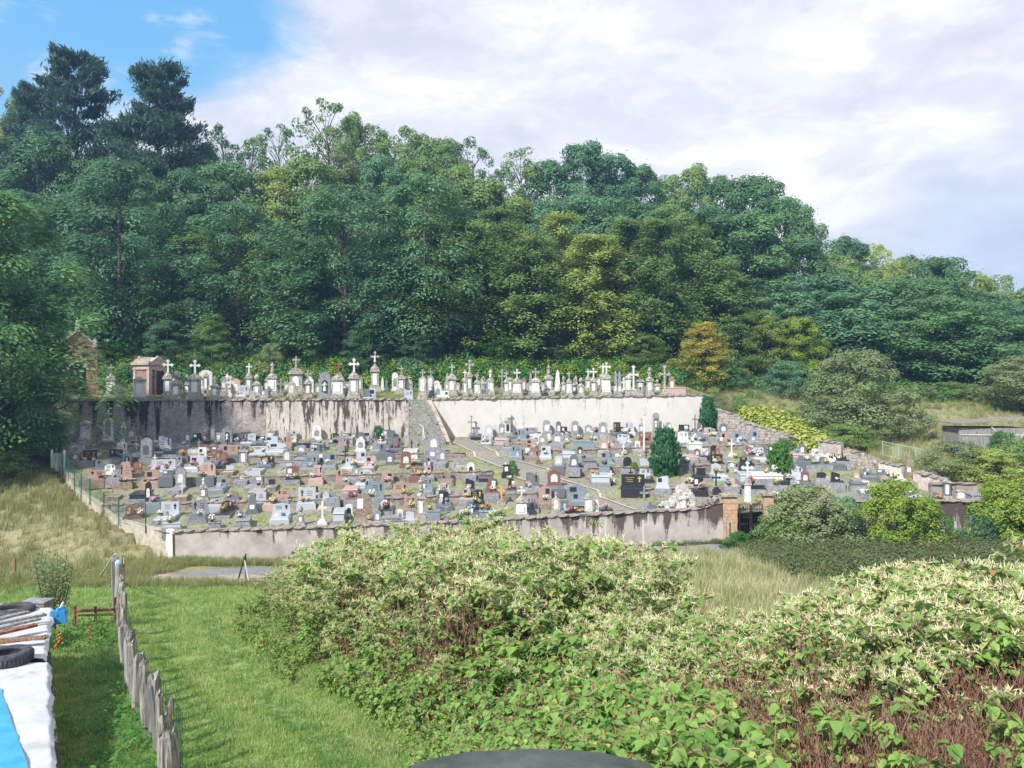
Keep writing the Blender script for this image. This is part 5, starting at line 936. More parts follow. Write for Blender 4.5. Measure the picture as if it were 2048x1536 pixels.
for i, (a, b, w_, m_, lab) in enumerate(planks):
    a = TP(*a); b = TP(*b); t = thing('board', lab, 'board', (a + b) / 2 + Vector((0, 0, .12 + .03 * (i % 2))), math.atan2(b.y - a.y, b.x - a.x), 'boards lying on the covered pile'); L_ = (b - a).length; mb = MB()
    N_ = 7
    for k in range(N_): mb.box((L_ * ((k + .5) / N_ - .5), .003 * math.sin(k * 2.1), .002 * math.sin(k * 1.7)), (L_ / N_ * 1.02, w_ * random.uniform(.85, 1.05), .045))
    mb.obj('timber', MATS[m_], t); mb = MB(); mb.lathe((L_ * .46, 0, .02), [(.012, 0), (.012, .02)], 6); mb.obj('nail', IRON, t)
RUBR = mat('tyre_rubber', (.035, .037, .042), (.09, .09, .10), 9, .8, .3)
def tyre(px, py, r_, label, lift=.06):
    p = TP(px, py); t = thing('tyre', label, 'tyre', p + Vector((0, 0, lift)), 0, 'old tyres lying on the covered pile'); mb = MB(); n = 28; prof = [(.60, .0), (.92, 0.0), (1.0, .06), (1.0, .30), (.92, .36), (.60, .36), (.56, .30), (.62, .26), (.62, .10), (.56, .06)]; k_ = len(prof); vs = []
    for i in range(n):
        a = math.tau * i / n
        for r0, z in prof: vs.append((r0 * r_ * math.cos(a), r0 * r_ * math.sin(a), z * r_ * 1.5))
    fs_ = [(i * k_ + j, ((i + 1) % n) * k_ + j, ((i + 1) % n) * k_ + (j + 1) % k_, i * k_ + (j + 1) % k_) for i in range(n) for j in range(k_)]; mb.add(vs, fs_); mb.obj('carcass', RUBR, t, True)
    mb = MB(); 
    for i in range(40): a = math.tau * i / 40; mb.box((r_ * 1.0 * math.cos(a), r_ * 1.0 * math.sin(a), r_ * .27), (.02, r_ * .09, r_ * .3), rz=a)
    mb.obj('tread', RUBR, t)
tyre(16, 1328, .36, 'dark worn tyre lying flat on the near part of the white sheet', .02); tyre(24, 1224, .42, 'half-hidden tyre lying beyond the far edge of the white sheet', -.12)
p = TP(116, 1224); t = thing('blue_bag', 'small bright blue plastic sheet corner sticking out at the far end of the pile', 'plastic bag', p + Vector((0, 0, -.1)), .4); mb = MB(); mb.box((0, 0, 0), (.34, .2, .26), .75); mb.box((.05, .02, .12), (.26, .16, .14), .5, rz=.5); mb.obj('folds', mat('bright_blue_plastic', (.04, .24, .52), rough=.4), t); mb = MB(); mb.tube([(0, 0, .1), (.1, 0, .3)], .02, 5); mb.obj('tie', WHITEP, t)
# trailer with teal net cover and junk
Y = 18.6; z = H(X(40, Y), Y); t = thing('trailer', 'low trailer heaped with pale boards under a dark teal net at the left edge', 'trailer', (X(-40, Y) - .95, Y, z + .30)); mb = MB(); mb.box((.9, 0, .24), (3.0, 1.3, .42), .96); mb.obj('body', mat('teal_net', (.01, .06, .09), (.03, .12, .15), 30, .8, .5), t)
for k in range(7): mb = MB(); mb.box((.9 + random.uniform(-.1, .1), -.55 + k * .18, .55 + .03 * (k % 2)), (2.9 - k * .15, .15, .05), rz=random.uniform(-.05, .05)); mb.obj('board', mat('pale_board', (.36, .29, .24), (.58, .50, .44), 4, sep=(.5, 5, 5)), t)
for s in (-.2, 1.9): mb = MB(); mb.tube([(s, -.72, -.05), (s, -.6, -.05)], .3, 16); mb.obj('wheel', RUBR, t)
p = TP(72, 1214); t = thing('crate', 'small grey metal box standing between the far tyre and the fruit tree', 'box', p + Vector((-.1, .2, -.2))); mb = MB(); mb.bz(0, 0, 0, .5, .35, .26); mb.obj('body', TIN, t); mb = MB(); mb.bz(0, 0, .262, .53, .38, .03); mb.obj('lid', STONE['mg'], t)

# ------------------------------------------------------------------ parked car, only its roof in view
def car():
    x0 = X(1063, 3.75); z0 = H(0, 2.) ; t = thing('parked_car', 'dark car parked below the camera, its curved roof edge just in view', 'car', (x0, 1.9, z0 - .05)); P = mat('grey_green_paint', (.10, .125, .12), (.17, .19, .18), 9, .22, 0, .6, metal=.55, c3=(.23, .22, .18), s3=14, t3=.6); GL = mat('car_glass', (.01, .012, .015), rough=.05, spec=.8)
    sec = [(-2.15, .30, .62), (-2.15, .55, .80), (-1.2, .95, .86), (-.6, 1.0, .86), (1.6, 1.0, .86), (1.95, .9, .82), (2.0, .35, .78)]
    mb = MB(); vs = []; k = len(sec)
    ring = lambda y, top, w: [(-w, y, .28), (-w * 1.03, y, .6), (-w * .98, y, top - .05), (-w * .85, y, top), (0, y, top + .05), (w * .85, y, top), (w * .98, y, top - .05), (w * 1.03, y, .6), (w, y, .28)]
    for y, top, w in sec: vs += ring(y, top, w)
    m = 9; mb.add(vs, [(i * m + j, i * m + j + 1, (i + 1) * m + j + 1, (i + 1) * m + j) for i in range(k - 1) for j in range(m - 1)] + [tuple(range(m))[::-1], tuple(range((k - 1) * m, k * m))]); mb.obj('body', P, t, True)
    rf = 1.50; cab = [(-1.0, .99, .80, .72), (-.35, rf - .06, .60, .58), (.1, rf + .0, .62, .60), (1.2, rf + .0, .62, .60), (1.72, rf - .05, .60, .58), (1.86, 1.0, .80, .72)]; mb = MB(); vs = []
    for y, top, wt, _ in cab: vs += [(-.82, y if abs(y) < .9 else y, .97), (-wt - .05, y, top - .16 if top > 1.1 else top - .01), (-wt + .06, y, top - .05), (-wt * .5, y, top), (0, y, top + .015), (wt * .5, y, top), (wt - .06, y, top - .05), (wt + .05, y, top - .16 if top > 1.1 else top - .01), (.82, y, .97)]
    mb.add(vs, [(i * m + j, i * m + j + 1, (i + 1) * m + j + 1, (i + 1) * m + j) for i in range(5) for j in (0, 7)] + [(j, j + 1, m + j + 1, m + j) for j in range(1, 7)] + [(4 * m + j, 4 * m + j + 1, 5 * m + j + 1, 5 * m + j) for j in range(1, 7)]); mb.obj('windows', GL, t, True)
    mb = MB(); mb.add([(v[0] * 1.01, v[1] * 1.005, v[2] + .008) for v in vs], [(i * m + j, i * m + j + 1, (i + 1) * m + j + 1, (i + 1) * m + j) for i in range(1, 4) for j in range(1, 7)]); mb.obj('roof', P, t, True)
    for s in (-1, 1): mb = MB(); mb.tube([(s * (.62), -.35, rf - .16), (s * .65, .1, rf - .12), (s * .65, 1.2, rf - .12), (s * .60, 1.70, rf - .15)], .014, 6); mb.obj('roof_trim', mat('blue_grey_trim', (.15, .25, .45), rough=.3), t)
    for sx in (-1, 1):
        for y in (-1.35, 1.3): mb = MB(); mb.tube([(sx * .70, y, .31), (sx * .86, y, .31)], .31, 20); w_ = mb.obj('wheel', RUBR, t); mb = MB(); mb.tube([(sx * .80, y, .31), (sx * .875, y, .31)], .19, 14); mb.obj('rim', TIN, w_)
    for sx in (-1, 1): mb = MB(); mb.box((sx * .6, 2.0, .78), (.28, .06, .14)); mb.obj('tail_light', mat('red_lens', (.4, .01, .01), rough=.2), t); mb = MB(); mb.box((sx * .45, -2.13, .52), (.32, .06, .14)); mb.obj('headlight', WHITEP, t)
car()

# ------------------------------------------------------------------ tree and shrub meshes
def nvec(n): return unit(rng.normal(size=(n, 3)))
def crown_mesh(name, kind, mt, Ht=18., Rad=5., h0=.22, nc=120, per=110, leaf=.38, cr=1.25, seed=0):
    global rng
    rng = np.random.default_rng(seed); h = rng.uniform(0, 1, nc)
    if kind == 'oak': prof = lambda t: np.sqrt(np.clip(1 - (2 * t - .85) ** 2 / 1.4, .05, 1))
    elif kind == 'ash': prof = lambda t: np.clip(np.sin(np.pi * np.clip(t * .82 + .16, 0, 1)) ** .6, .1, 1)
    elif kind == 'beech': prof = lambda t: np.clip(1.05 - t ** 1.7, .06, 1) * np.clip(.6 + t * 2, 0, 1)
    elif kind == 'pine': prof = lambda t: np.clip(.95 - .75 * t, .08, 1) * (.6 + .5 * rng.random(len(t)))
    elif kind == 'bush': prof = lambda t: np.sqrt(np.clip(1 - t ** 2 * .95, .05, 1))
    elif kind == 'column': prof = lambda t: np.sqrt(np.clip(1 - ((t - .36) / .68) ** 2, .03, 1))
    rad = prof(h) * Rad; a = rng.uniform(0, 2 * np.pi, nc); lob = 1 + .18 * np.sin(a * 3 + seed) + .12 * np.sin(a * 5 + h * 9 + seed); q = rng.uniform(.25, 1, nc) ** .55
    cz = Ht * (h0 + (1 - h0) * h); C = np.stack([np.cos(a) * rad * q * lob, np.sin(a) * rad * q * lob, cz], 1)
    Vs, Fs, off = [], [], 0; limbs = []
    for i in range(nc):
        n = int(per * rng.uniform(.6, 1.4)); out = np.array([math.cos(a[i]), math.sin(a[i]), 0]); s = cr * rng.uniform(.7, 1.25) * (1 - .35 * h[i])
        if kind in ('oak', 'bush'):
            d = unit(rng.normal(size=(n, 3)) + [0, 0, .45] + out * .45); P = C[i] + d * s * [1.1, 1.1, .85] * rng.uniform(.7, 1.05, (n, 1)) ** .6; P += (rng.random((n, 1)) < .25) * rng.normal(size=(n, 3)) * s * .25; N_ = d * 1.0 + nvec(n) * .45 + [0, 0, .3]; ax = None
        elif kind == 'ash':
            d = unit(rng.normal(size=(n, 3)) + [0, 0, .7] + out * .5); P = C[i] + d * s * [1.25, 1.25, .75] * rng.uniform(.5, 1.05, (n, 1)); P[:, 2] -= .14 * np.sum((P - C[i])[:, :2] ** 2, 1) / s; N_ = d * .6 + nvec(n) * .35 + [0, 0, .8]; ax = out + [0, 0, -.45]
        elif kind == 'beech':
            k = rng.uniform(-.2, 1.15, n)[:, None] * s * 1.9; side = np.array([-out[1], out[0], 0]); P = C[i] + out * k + side * rng.normal(size=(n, 1)) * s * .42 + [0, 0, 1] * (k * .30 - .16 * k ** 2 + rng.normal(size=(n, 1)) * s * .34); N_ = nvec(n) * .5 + [0, 0, .9] + out * .35; ax = out + side * 0 + [0, 0, .15]
        elif kind == 'pine':
            k = rng.uniform(-.3, 1, n)[:, None] * s * 1.3; side = np.array([-out[1], out[0], 0]); P = C[i] + out * k + side * rng.normal(size=(n, 1)) * s * .45 + [0, 0, 1] * (.25 * k + rng.normal(size=(n, 1)) * s * .22); N_ = nvec(n) + [0, 0, .3]; ax = out * .6 + [0, 0, .8]
        elif kind == 'column':
            d = unit(rng.normal(size=(n, 3)) * [1, 1, .5] + out * 1.2); P = C[i] + d * s * [.8, .8, 1.5] * rng.uniform(.3, 1, (n, 1)); N_ = d + nvec(n) * .4; ax = np.array([0, 0, 1.]) + out * .2
        V, Fq = diamonds(P, N_, leaf * (1 if kind != 'pine' else 1.1), {'pine': .22, 'ash': .42, 'beech': .5, 'column': .28}.get(kind, .62), None if ax is None else np.tile(ax, (n, 1)))
        Vs.append(V); Fs.append(Fq + off); off += len(V)
    me = npmesh(name, np.concatenate(Vs), np.concatenate(Fs), [mt]); return me, C
def trunk_mesh(C, Ht, r0=.28, nb=16, seed=0, h_end=.8):
    r = random.Random(seed); mb = MB(); pts = [(r.uniform(-.02, .02) * Ht * (k / 5), r.uniform(-.02, .02) * Ht * (k / 5), Ht * h_end * k / 5) for k in range(6)]; pts[0] = (0, 0, -.6); mb.tube(pts, [r0 * 1.25] + [r0 * (1 - .15 * k) for k in range(1, 6)], 8)
    for c in sorted(C.tolist(), key=lambda _: r.random())[:nb]:
        zt = max(Ht * .12, c[2] - Ht * .12 - math.hypot(c[0], c[1]) * .35); k = min(4.99, zt / (Ht * h_end) * 5); i = int(k); f = k - i; p = [pts[i][j] * (1 - f) + pts[i + 1][j] * f for j in range(3)]; p[2] = max(p[2], .2)
        mid = [(p[0] + c[0]) / 2 + r.uniform(-.2, .2), (p[1] + c[1]) / 2 + r.uniform(-.2, .2), (p[2] * .45 + c[2] * .55)]; rb = r0 * .33 * (1 - .5 * zt / Ht); mb.tube([p, mid, c], [rb, rb * .65, rb * .25], 5, False)
    return mb.mesh('trunk', BARK, True)
LM = {
 'teal': leafmat('blue_green_leaves', (.060, .150, .088), (.165, .310, .145), hv=.45), 'dark': leafmat('dark_oak_leaves', (.052, .130, .060), (.145, .275, .10), hv=.5),
 'mid': leafmat('mid_green_leaves', (.085, .175, .055), (.215, .325, .095), (.30, .28, .08), .06, hv=.6), 'yel': leafmat('yellowing_leaves', (.15, .23, .055), (.34, .43, .11), (.42, .38, .10), .06, hv=.5),
 'bright': leafmat('bright_ash_leaves', (.060, .155, .062), (.165, .32, .105), hv=.3), 'orange': leafmat('golden_leaves', (.38, .34, .07), (.62, .49, .11), (.22, .30, .07), .38, hv=.3), 'pine': leafmat('pine_needles', (.028, .065, .055), (.065, .125, .085), hv=.3),
 'olive': leafmat('olive_leaves', (.13, .19, .08), (.27, .33, .145), (.22, .19, .11), .06, hv=.3), 'lime': leafmat('lime_leaves', (.09, .19, .025), (.24, .34, .05), (.36, .36, .07), .12, hv=.3), 'yew': leafmat('yew_leaves', (.02, .10, .04), (.06, .22, .08), hv=.3), 'fresh': leafmat('fresh_green_leaves', (.035, .13, .025), (.11, .27, .05), hv=.3),
}
PROTO = {}
for nm, kd, Rad, h0, nc, per, leaf, cr, nb in (('oak', 'oak', 5.2, .14, 105, 190, .36, 1.75, 14), ('ash', 'ash', 5.6, .08, 115, 190, .36, 1.6, 14), ('beech', 'beech', 4.6, .05, 170, 125, .34, 1.3, 10), ('sparse', 'oak', 4.4, .25, 70, 60, .34, 1.05, 40), ('pine', 'pine', 5.0, .26, 125, 190, .46, 1.15, 40)):
    for v in range(2 if nm in ('sparse', 'pine') else 3):
        me, C = crown_mesh('crown', kd, LM['mid'], 18, Rad, h0, nc, per, leaf, cr, seed=sum(map(ord, nm)) + v * 13); PROTO[(nm, v)] = (me, trunk_mesh(C, 18, .30 if nm != 'pine' else .26, nb, v, .95 if nm in ('pine',) else .8), 18.)
for v in range(2):
    me, C = crown_mesh('crown', 'bush', LM['olive'], 3., 1.6, .05, 120, 110, .10, .40, seed=90 + v); PROTO[('bush', v)] = (me, trunk_mesh(C, 3, .06, 14, v, .6), 3.)
me, C = crown_mesh('crown', 'column', LM['yew'], 3., 1.0, .02, 520, 75, .12, .19, seed=99); PROTO[('column', 0)] = (me, trunk_mesh(C, 3, .07, 4, 1), 3.)
TN = dict(oak='oak_tree', ash='ash_tree', beech='beech_tree', sparse='thin_tree', pine='pine_tree', bush='bush', column='conifer_shrub')
treeseen = {}
def tree(px, top, Y, sp, wid, mt, label, name=None, group='trees of the wood behind the cemetery', zb=None, sink=0):
    x = X(px, Y); z = H(x, Y) if zb is None else zb; hh = max(.5, Z(top, Y) - z); r = random.Random(int(px * 7 + Y)); v = r.randrange(3 if sp in ('oak', 'ash', 'beech') else 1 if sp == 'column' else 2); me, tm, h0 = PROTO[(sp, v)]
    baseR = {'oak': 5.9, 'ash': 6.2, 'beech': 5.6, 'sparse': 4.9, 'pine': 4.8, 'bush': 1.75, 'column': 1.1}[sp]
    t = thing(name or TN[sp], label, 'bush' if sp in ('bush',) else 'shrub' if sp == 'column' else 'tree', (x, Y, z - sink), r.uniform(0, 6.28), group); t.scale = (wid / baseR / 2, wid / baseR / 2, (hh + sink) / h0 / (1.0 if sp in ('oak', 'bush') else 1.02))
    c = child('crown', me, t); c.material_slots[0].link = 'OBJECT'; c.material_slots[0].material = LM[mt]; child('trunk', tm, t); return t
ADJ = {'teal': 'blue-green', 'dark': 'dark green', 'mid': 'mid-green', 'yel': 'yellowish', 'bright': 'bright green', 'orange': 'golden', 'pine': 'dark', 'olive': 'olive', 'lime': 'lime-green', 'yew': 'deep green', 'fresh': 'fresh green'}
FORM = {'oak': 'rounded tree', 'ash': 'feathery layered tree', 'beech': 'spreading beech-like tree', 'sparse': 'thin-crowned tree', 'pine': 'ragged pine', 'bush': 'bush'}
marks = [(-400, 'off the left edge'), (0, 'above the red chapel tomb'), (220, 'above the gabled mausoleum'), (340, 'above the double-plaque pedestal'), (440, 'above the black pyramid slab'), (560, 'above the temple-like monument'), (650, 'above the red-cross pedestal'), (720, 'above the tall crucifix column'), (800, 'above the stone stairs'),
         (880, 'above the cream wall left end'), (970, 'above the iron-railed plot'), (1060, 'above the cream wall middle'), (1150, 'above the twin pale obelisks'), (1250, 'above the big stepped cross'), (1340, 'above the cream wall right end'), (1420, 'above the yellow knotweed bed'), (1540, 'left of the olive thicket top'), (1650, 'above the olive thicket'), (1760, 'above the pale green rail fence'), (1860, 'above the plank shed'), (1960, 'above the blossom-like apple tree'), (2048, 'off the right edge')]
def wood(px, top, Y, sp, wid, mt):
    row = 'at the wood edge' if Y < 93 else 'halfway up the wood' if Y < 112 else 'on the skyline'; m_ = [b for a, b in marks if a <= px][-1]
    lab = f"{ADJ[mt]} {FORM[sp]} {row} {m_}"; k = treeseen.get(lab, 0); treeseen[lab] = k + 1
    if k: lab = f"{ADJ[mt]} {FORM[sp]} {row} {m_}, {['', 'second', 'third', 'fourth'][min(k, 3)]}"
    tree(px, top, Y, sp, wid * (1.6 if sp == 'pine' else 1.10 if Y > 92 else 1.2) * random.Random(px).uniform(.92, 1.12), mt, lab)
FT = [  # skyline row
(-330,210,126,'oak',12,'mid'),(-230,190,126,'oak',12,'dark'),(-130,180,122,'oak',12,'dark'),(-30,165,112,'beech',10,'orange'),(50,215,118,'oak',9,'mid'),(150,98,104,'pine',9.5,'pine'),(70,170,110,'pine',7,'pine'),(318,128,104,'pine',10,'pine'),(255,250,116,'oak',9,'dark'),(400,300,112,'oak',9,'dark'),(445,248,120,'sparse',9,'dark'),(505,265,124,'sparse',8,'mid'),(560,248,124,'sparse',9,'dark'),
(615,300,122,'sparse',8,'mid'),(655,196,118,'sparse',9.5,'mid'),(700,240,122,'oak',8,'mid'),(745,262,124,'oak',9,'mid'),(815,268,124,'oak',10,'mid'),(880,290,124,'oak',9,'mid'),(940,280,122,'sparse',9,'dark'),(1000,335,124,'sparse',8,'dark'),(1045,300,122,'sparse',9,'mid'),(1100,330,122,'oak',10,'dark'),(1165,300,120,'oak',11,'teal'),
(1230,320,122,'oak',10,'teal'),(1280,345,124,'oak',9,'dark'),(1335,360,124,'oak',9,'dark'),(1385,342,120,'oak',9,'mid'),(1440,362,118,'oak',10,'dark'),(1505,368,114,'oak',12,'dark'),(1570,410,112,'oak',11,'dark'),(1630,455,112,'sparse',8,'dark'),(1690,485,118,'oak',9,'dark'),(1750,498,120,'oak',9,'yel'),(1815,520,122,'oak',9,'mid'),
(1880,524,116,'oak',9,'dark'),(1940,552,120,'oak',9,'yel'),(2000,560,122,'oak',9,'mid'),(2060,585,122,'oak',9,'mid'),(2130,600,122,'oak',10,'dark'),(2230,600,120,'oak',12,'mid'),(2340,605,120,'oak',12,'dark'),
# middle rows
(-260,300,104,'oak',13,'teal'),(-140,290,102,'ash',13,'teal'),(-20,270,98,'ash',13,'teal'),(90,262,98,'ash',13,'teal'),(190,330,100,'oak',11,'dark'),(290,330,100,'oak',10,'dark'),(370,350,100,'oak',10,'dark'),(460,335,104,'oak',11,'dark'),(545,330,104,'beech',11,'yel'),(620,330,106,'oak',11,'mid'),(685,300,108,'beech',9,'olive'),(760,330,106,'oak',11,'teal'),
(830,330,106,'oak',10,'mid'),(900,345,106,'oak',11,'mid'),(970,375,104,'oak',11,'mid'),(1035,400,104,'beech',10,'yel'),(1100,410,104,'oak',10,'teal'),(1170,400,106,'oak',12,'teal'),(1250,410,106,'oak',12,'dark'),(1335,425,104,'oak',11,'mid'),(1420,430,104,'oak',12,'dark'),(1510,440,102,'oak',13,'dark'),(1590,480,102,'oak',12,'dark'),(1670,520,104,'oak',11,'mid'),
(1730,560,102,'oak',10,'mid'),(1800,560,104,'oak',11,'dark'),(1870,565,102,'oak',11,'dark'),(1950,590,104,'oak',11,'dark'),(2030,610,104,'oak',12,'teal'),(2110,620,102,'oak',12,'dark'),(2210,640,100,'oak',12,'mid'),
# edge of the wood
(-200,330,90,'ash',14,'teal'),(-80,420,88,'ash',12,'teal'),(30,380,90,'ash',12,'teal'),(135,400,89,'ash',11,'teal'),(240,318,87,'ash',12,'teal'),(335,520,87,'ash',9,'dark'),(395,455,90,'beech',9,'mid'),(478,405,88,'ash',10,'teal'),(560,440,90,'beech',9,'mid'),(610,480,88,'beech',8,'dark'),(690,375,86,'ash',13,'teal'),(775,470,88,'ash',10,'teal'),(850,350,88,'ash',12,'teal'),
(935,440,89,'beech',10,'mid'),(1000,420,92,'beech',10,'mid'),(1065,470,88,'beech',10,'mid'),(1125,430,91,'beech',10,'yel'),(1190,470,88,'beech',10,'yel'),(1255,440,91,'beech',10,'mid'),(1320,440,89,'beech',10,'mid'),(1385,450,91,'beech',10,'mid'),(1440,520,89,'beech',9,'mid'),(1500,560,91,'beech',9,'dark'),(1570,590,90,'oak',10,'teal'),(1640,560,92,'oak',10,'teal'),
(1710,585,91,'oak',11,'teal'),(1790,570,92,'oak',12,'dark'),(1870,600,88,'oak',12,'dark'),(1950,620,90,'oak',12,'dark'),(2040,640,90,'oak',12,'dark'),(2130,650,88,'oak',12,'dark'),(2230,660,88,'oak',12,'mid')]
for a in FT: wood(*a)
tree(-8, 385, 56, 'ash', 14.5, 'bright', 'big bright green feathery ash filling the left edge of the photo', group=None); tree(-70, 430, 57, 'ash', 12, 'bright', 'second bright ash crown crossing behind the big left one', group=None); tree(22, 560, 58.5, 'ash', 8.5, 'teal', 'lower dense ash filling in behind the big left ash trunk', group=None); tree(30, 640, 62, 'ash', 9, 'teal', 'blue-green ash standing behind the big bright ash on the left', group=None)
tree(60, 800, 60, 'bush', 5.5, 'dark', 'dark bushy growth at the foot of the big left ash', 'leafy_bush', None); tree(10, 905, 55, 'bush', 4.5, 'mid', 'low green scrub left of the white notice board', 'leafy_bush', None); tree(80, 930, 57.5, 'bush', 3.0, 'fresh', 'small fresh scrub just left of the white notice board', 'leafy_bush', None)
SM = [(425,628,82.5,'beech',5.2,'mid','small feathery green tree behind the double-plaque cross pedestals'),(335,640,83,'ash',6,'teal','low blue-green sapling between the mausoleum and the small feathery tree'),(250,660,84,'ash',5,'fresh','leafy sapling rising right behind the mausoleum'),(195,690,82.5,'beech',4,'mid','low leafy tree in the gap between red chapel and mausoleum'),
(600,620,84,'ash',6,'bright','pale bright branchy tree with arching limb above the temple-like monument'),(545,690,82,'bush',3.6,'olive','reddish olive shrub behind the statue pedestal'),(740,640,84,'ash',7,'teal','drooping blue-green sapling behind the tall crucifix column'),(830,640,85,'ash',7,'teal','low blue-green tree above the top of the stone stairs'),
(1000,650,86,'ash',6,'fresh','fresh green low tree above the iron-railed plot'),(1190,560,87,'beech',5,'lime','pale lime young tree glowing against the dark wood edge'),(1290,665,83.5,'beech',5.4,'mid','small rounded hornbeam behind the big stepped cross'),(1408,645,81,'beech',6.2,'orange','small golden-orange tree above the cream wall end'),
(1480,615,86,'beech',7,'mid','yellow-green tree right behind the golden one'),(1535,630,85,'beech',6,'yel','orange-tinged young tree two places right of the golden one'),(1600,640,85,'oak',6,'lime','bright lime-green tree right of the orange-tinged young tree'),(1460,720,80,'bush',4.4,'dark','dark shrub below the golden tree'),
(1575,725,78,'bush',6.0,'teal','blue-green bush left of the large olive thicket'),(1640,770,76,'bush',4.5,'mid','green bush tucked against the olive thicket'),(2045,715,76,'oak',8.2,'olive','grey-green spreading apple tree in the meadow at the right edge'),(1858,775,80,'bush',2.6,'olive','tiny reddish orchard tree at the left of the right meadow'),
(1895,765,82,'bush',5.4,'mid','light green shrub in front of the dark oaks on the meadow'),(1948,770,80,'bush',2.6,'olive','thin young orchard tree in the middle of the right meadow'),(1770,780,78,'bush',5.5,'mid','bushy growth right behind the olive thicket')]
for a in SM: tree(*a[:6], a[6], group=None, name={'bush': 'bush'}.get(a[3]))
# the thicket, garden conifers and roadside bushes
for a in ((1712,706,68,'bush',9.6,'olive','large olive-grey willow thicket right of the yellow-green knotweed bed'),(1665,790,66,'bush',5.5,'olive','lower left shoulder of the olive-grey willow thicket'),(1775,790,66,'bush',6.5,'olive','lower right shoulder of the olive-grey willow thicket'),(1690,850,63,'bush',5.5,'mid','green scrub under the olive-grey thicket above the ruined wall'),(1600,870,63,'bush',3.6,'dark','dark rose bush with red bloom at the end of the dry-stone wall'),
          (1910,885,54,'bush',5.2,'olive','pale twiggy shrub with bare stems before the plank shed'),(1975,900,53,'bush',4.8,'yel','yellowish flowering shrub right of the bare-stemmed one'),(2005,865,60,'bush',2.6,'fresh','small dark green sapling against the plank shed'),(2050,880,54,'bush',5,'mid','green bush at the right edge below the apple tree')): tree(*a[:6], a[6], group=None)
for a in ((1330,856,52.0,2.15,'yew','large dark egg-shaped yew clipped among the graves'),(1415,793,66.6,1.55,'yew','slim dark conifer at the right end of the cream wall')):
    pz = Gn(1330, 952) if a[0] == 1330 else Gn(1417, 864); tree(a[0], a[1], pz.y, 'column', a[3] * (pz.y / a[2]), a[4], a[5], 'conifer_shrub', None)
pz = Gn(1561, 953); tree(1561, 886, pz.y, 'column', 1.75, 'fresh', 'bright green upright shrub clipped round among the right-hand graves', 'clipped_shrub', None)
pz = Gn(1092, 945); tree(1025, 922, Gn(1028, 950).y, 'bush', .8, 'fresh', 'small green bush beside the black marble cross pedestal', 'garden_shrub', None); tree(757, 852, Gn(757, 867).y, 'bush', 1.2, 'yew', 'low dark green bush between black headstones by the upper wall', 'garden_shrub', None); tree(1268, 925, Gn(1272, 945).y, 'bush', .7, 'lime', 'small yellow-green garden plant left of the big yew', 'garden_shrub', None)
for a in ((1618,978,39.4,'bush',5.4,'olive','dense olive-green bush growing right of the cemetery gate'),(1560,1030,39.0,'bush',3.2,'mid','low scrub at the left foot of the olive-green bush by the gate'),(1690,1000,40.3,'bush',3.0,'teal','grey-green shrub in the gap between the two big roadside bushes'),(1795,968,39.0,'bush',4.6,'lime','bright yellow-green bush before the front wall'),(1848,1002,39.3,'bush',2.8,'fresh','darker green side of the yellow-green roadside bush'),
          (2020,968,38.5,'bush',4.6,'lime','green bush at the right edge in front of the wall corner'),(1972,1030,38.8,'bush',2.6,'teal','blue-green low shrub left of the right-edge bush'),(2110,990,38,'bush',5,'mid','bush cut by the right edge of the photo'),(1478,1066,39.8,'bush',2.0,'fresh','low green weeds bush at the foot of the gate pillar')): tree(*a[:6], a[6], group=None, sink=.3)
# young apple tree by the pile, tomato plants
Y = 20.5; tr = thing('apple_tree', 'young sparse apple tree with upright shoots beside the covered pile', 'tree', (X(108, Y), Y, H(X(108, Y), Y))); r = random.Random(3); mb = MB(); tips = []
mb.tube([(0, 0, -.2), (.02, 0, .6)], [.05, .04], 6)
for k in range(12):
    tip = (r.uniform(-.62, .62), r.uniform(-.5, .5), r.uniform(1.3, 2.2)); mb.tube([(.02, 0, .4 + .03 * k), (tip[0] * .6, tip[1] * .6, tip[2] * .5), tip], [.022, .016, .006], 5, False); tips.append(tip)
mb.obj('trunk', BARK, tr); P = []
for t_ in tips:
    for q in rng.uniform(.15, 1, 190): P.append([t_[0] * (q * .9 + .05), t_[1] * (q * .9 + .05), .35 + (t_[2] - .35) * q] + rng.normal(size=3) * .10)
P = np.array(P); V, Fq = diamonds(P, nvec(len(P)) + [0, 0, .4], .085, .5); o = bpy.data.objects.new('crown', npmesh('crown', V, Fq, [LM['olive']])); COL.objects.link(o); o.parent = tr
for px, py, Y, lab in ((130, 1262, 18.2, 'tomato plant with a hanging cluster of orange-red fruit by the pile end'), (188, 1262, 19.0, 'small tomato plant with few red fruit in the grass right of the pile')):
    x = X(px, Y); t = thing('tomato_plant', lab, 'plant', (x, Y, H(x, Y))); P = rng.normal(size=(260, 3)) * [.22, .16, .20] + [.03, .05, .42]; V, Fq = diamonds(P, nvec(260) + [0, -.3, .4], .09, .45); o = bpy.data.objects.new('foliage', npmesh('foliage', V, Fq, [LM['fresh']])); COL.objects.link(o); o.parent = t
    n = 11 if px == 130 else 5
    for k in range(n): mb = MB(); c = (random.uniform(-.08, .08), -.25 + random.uniform(-.04, .04), .28 + .05 * k * (11 / n) * .6); mb.lathe(c, [(.01, -.028), (.026, -.016), (.03, 0), (.024, .02), (.008, .027)], 8); mb.obj('tomato', mat('tomato_skin', (.42, .10, .03), (.52, .18, .05), 20, .3), t, True)

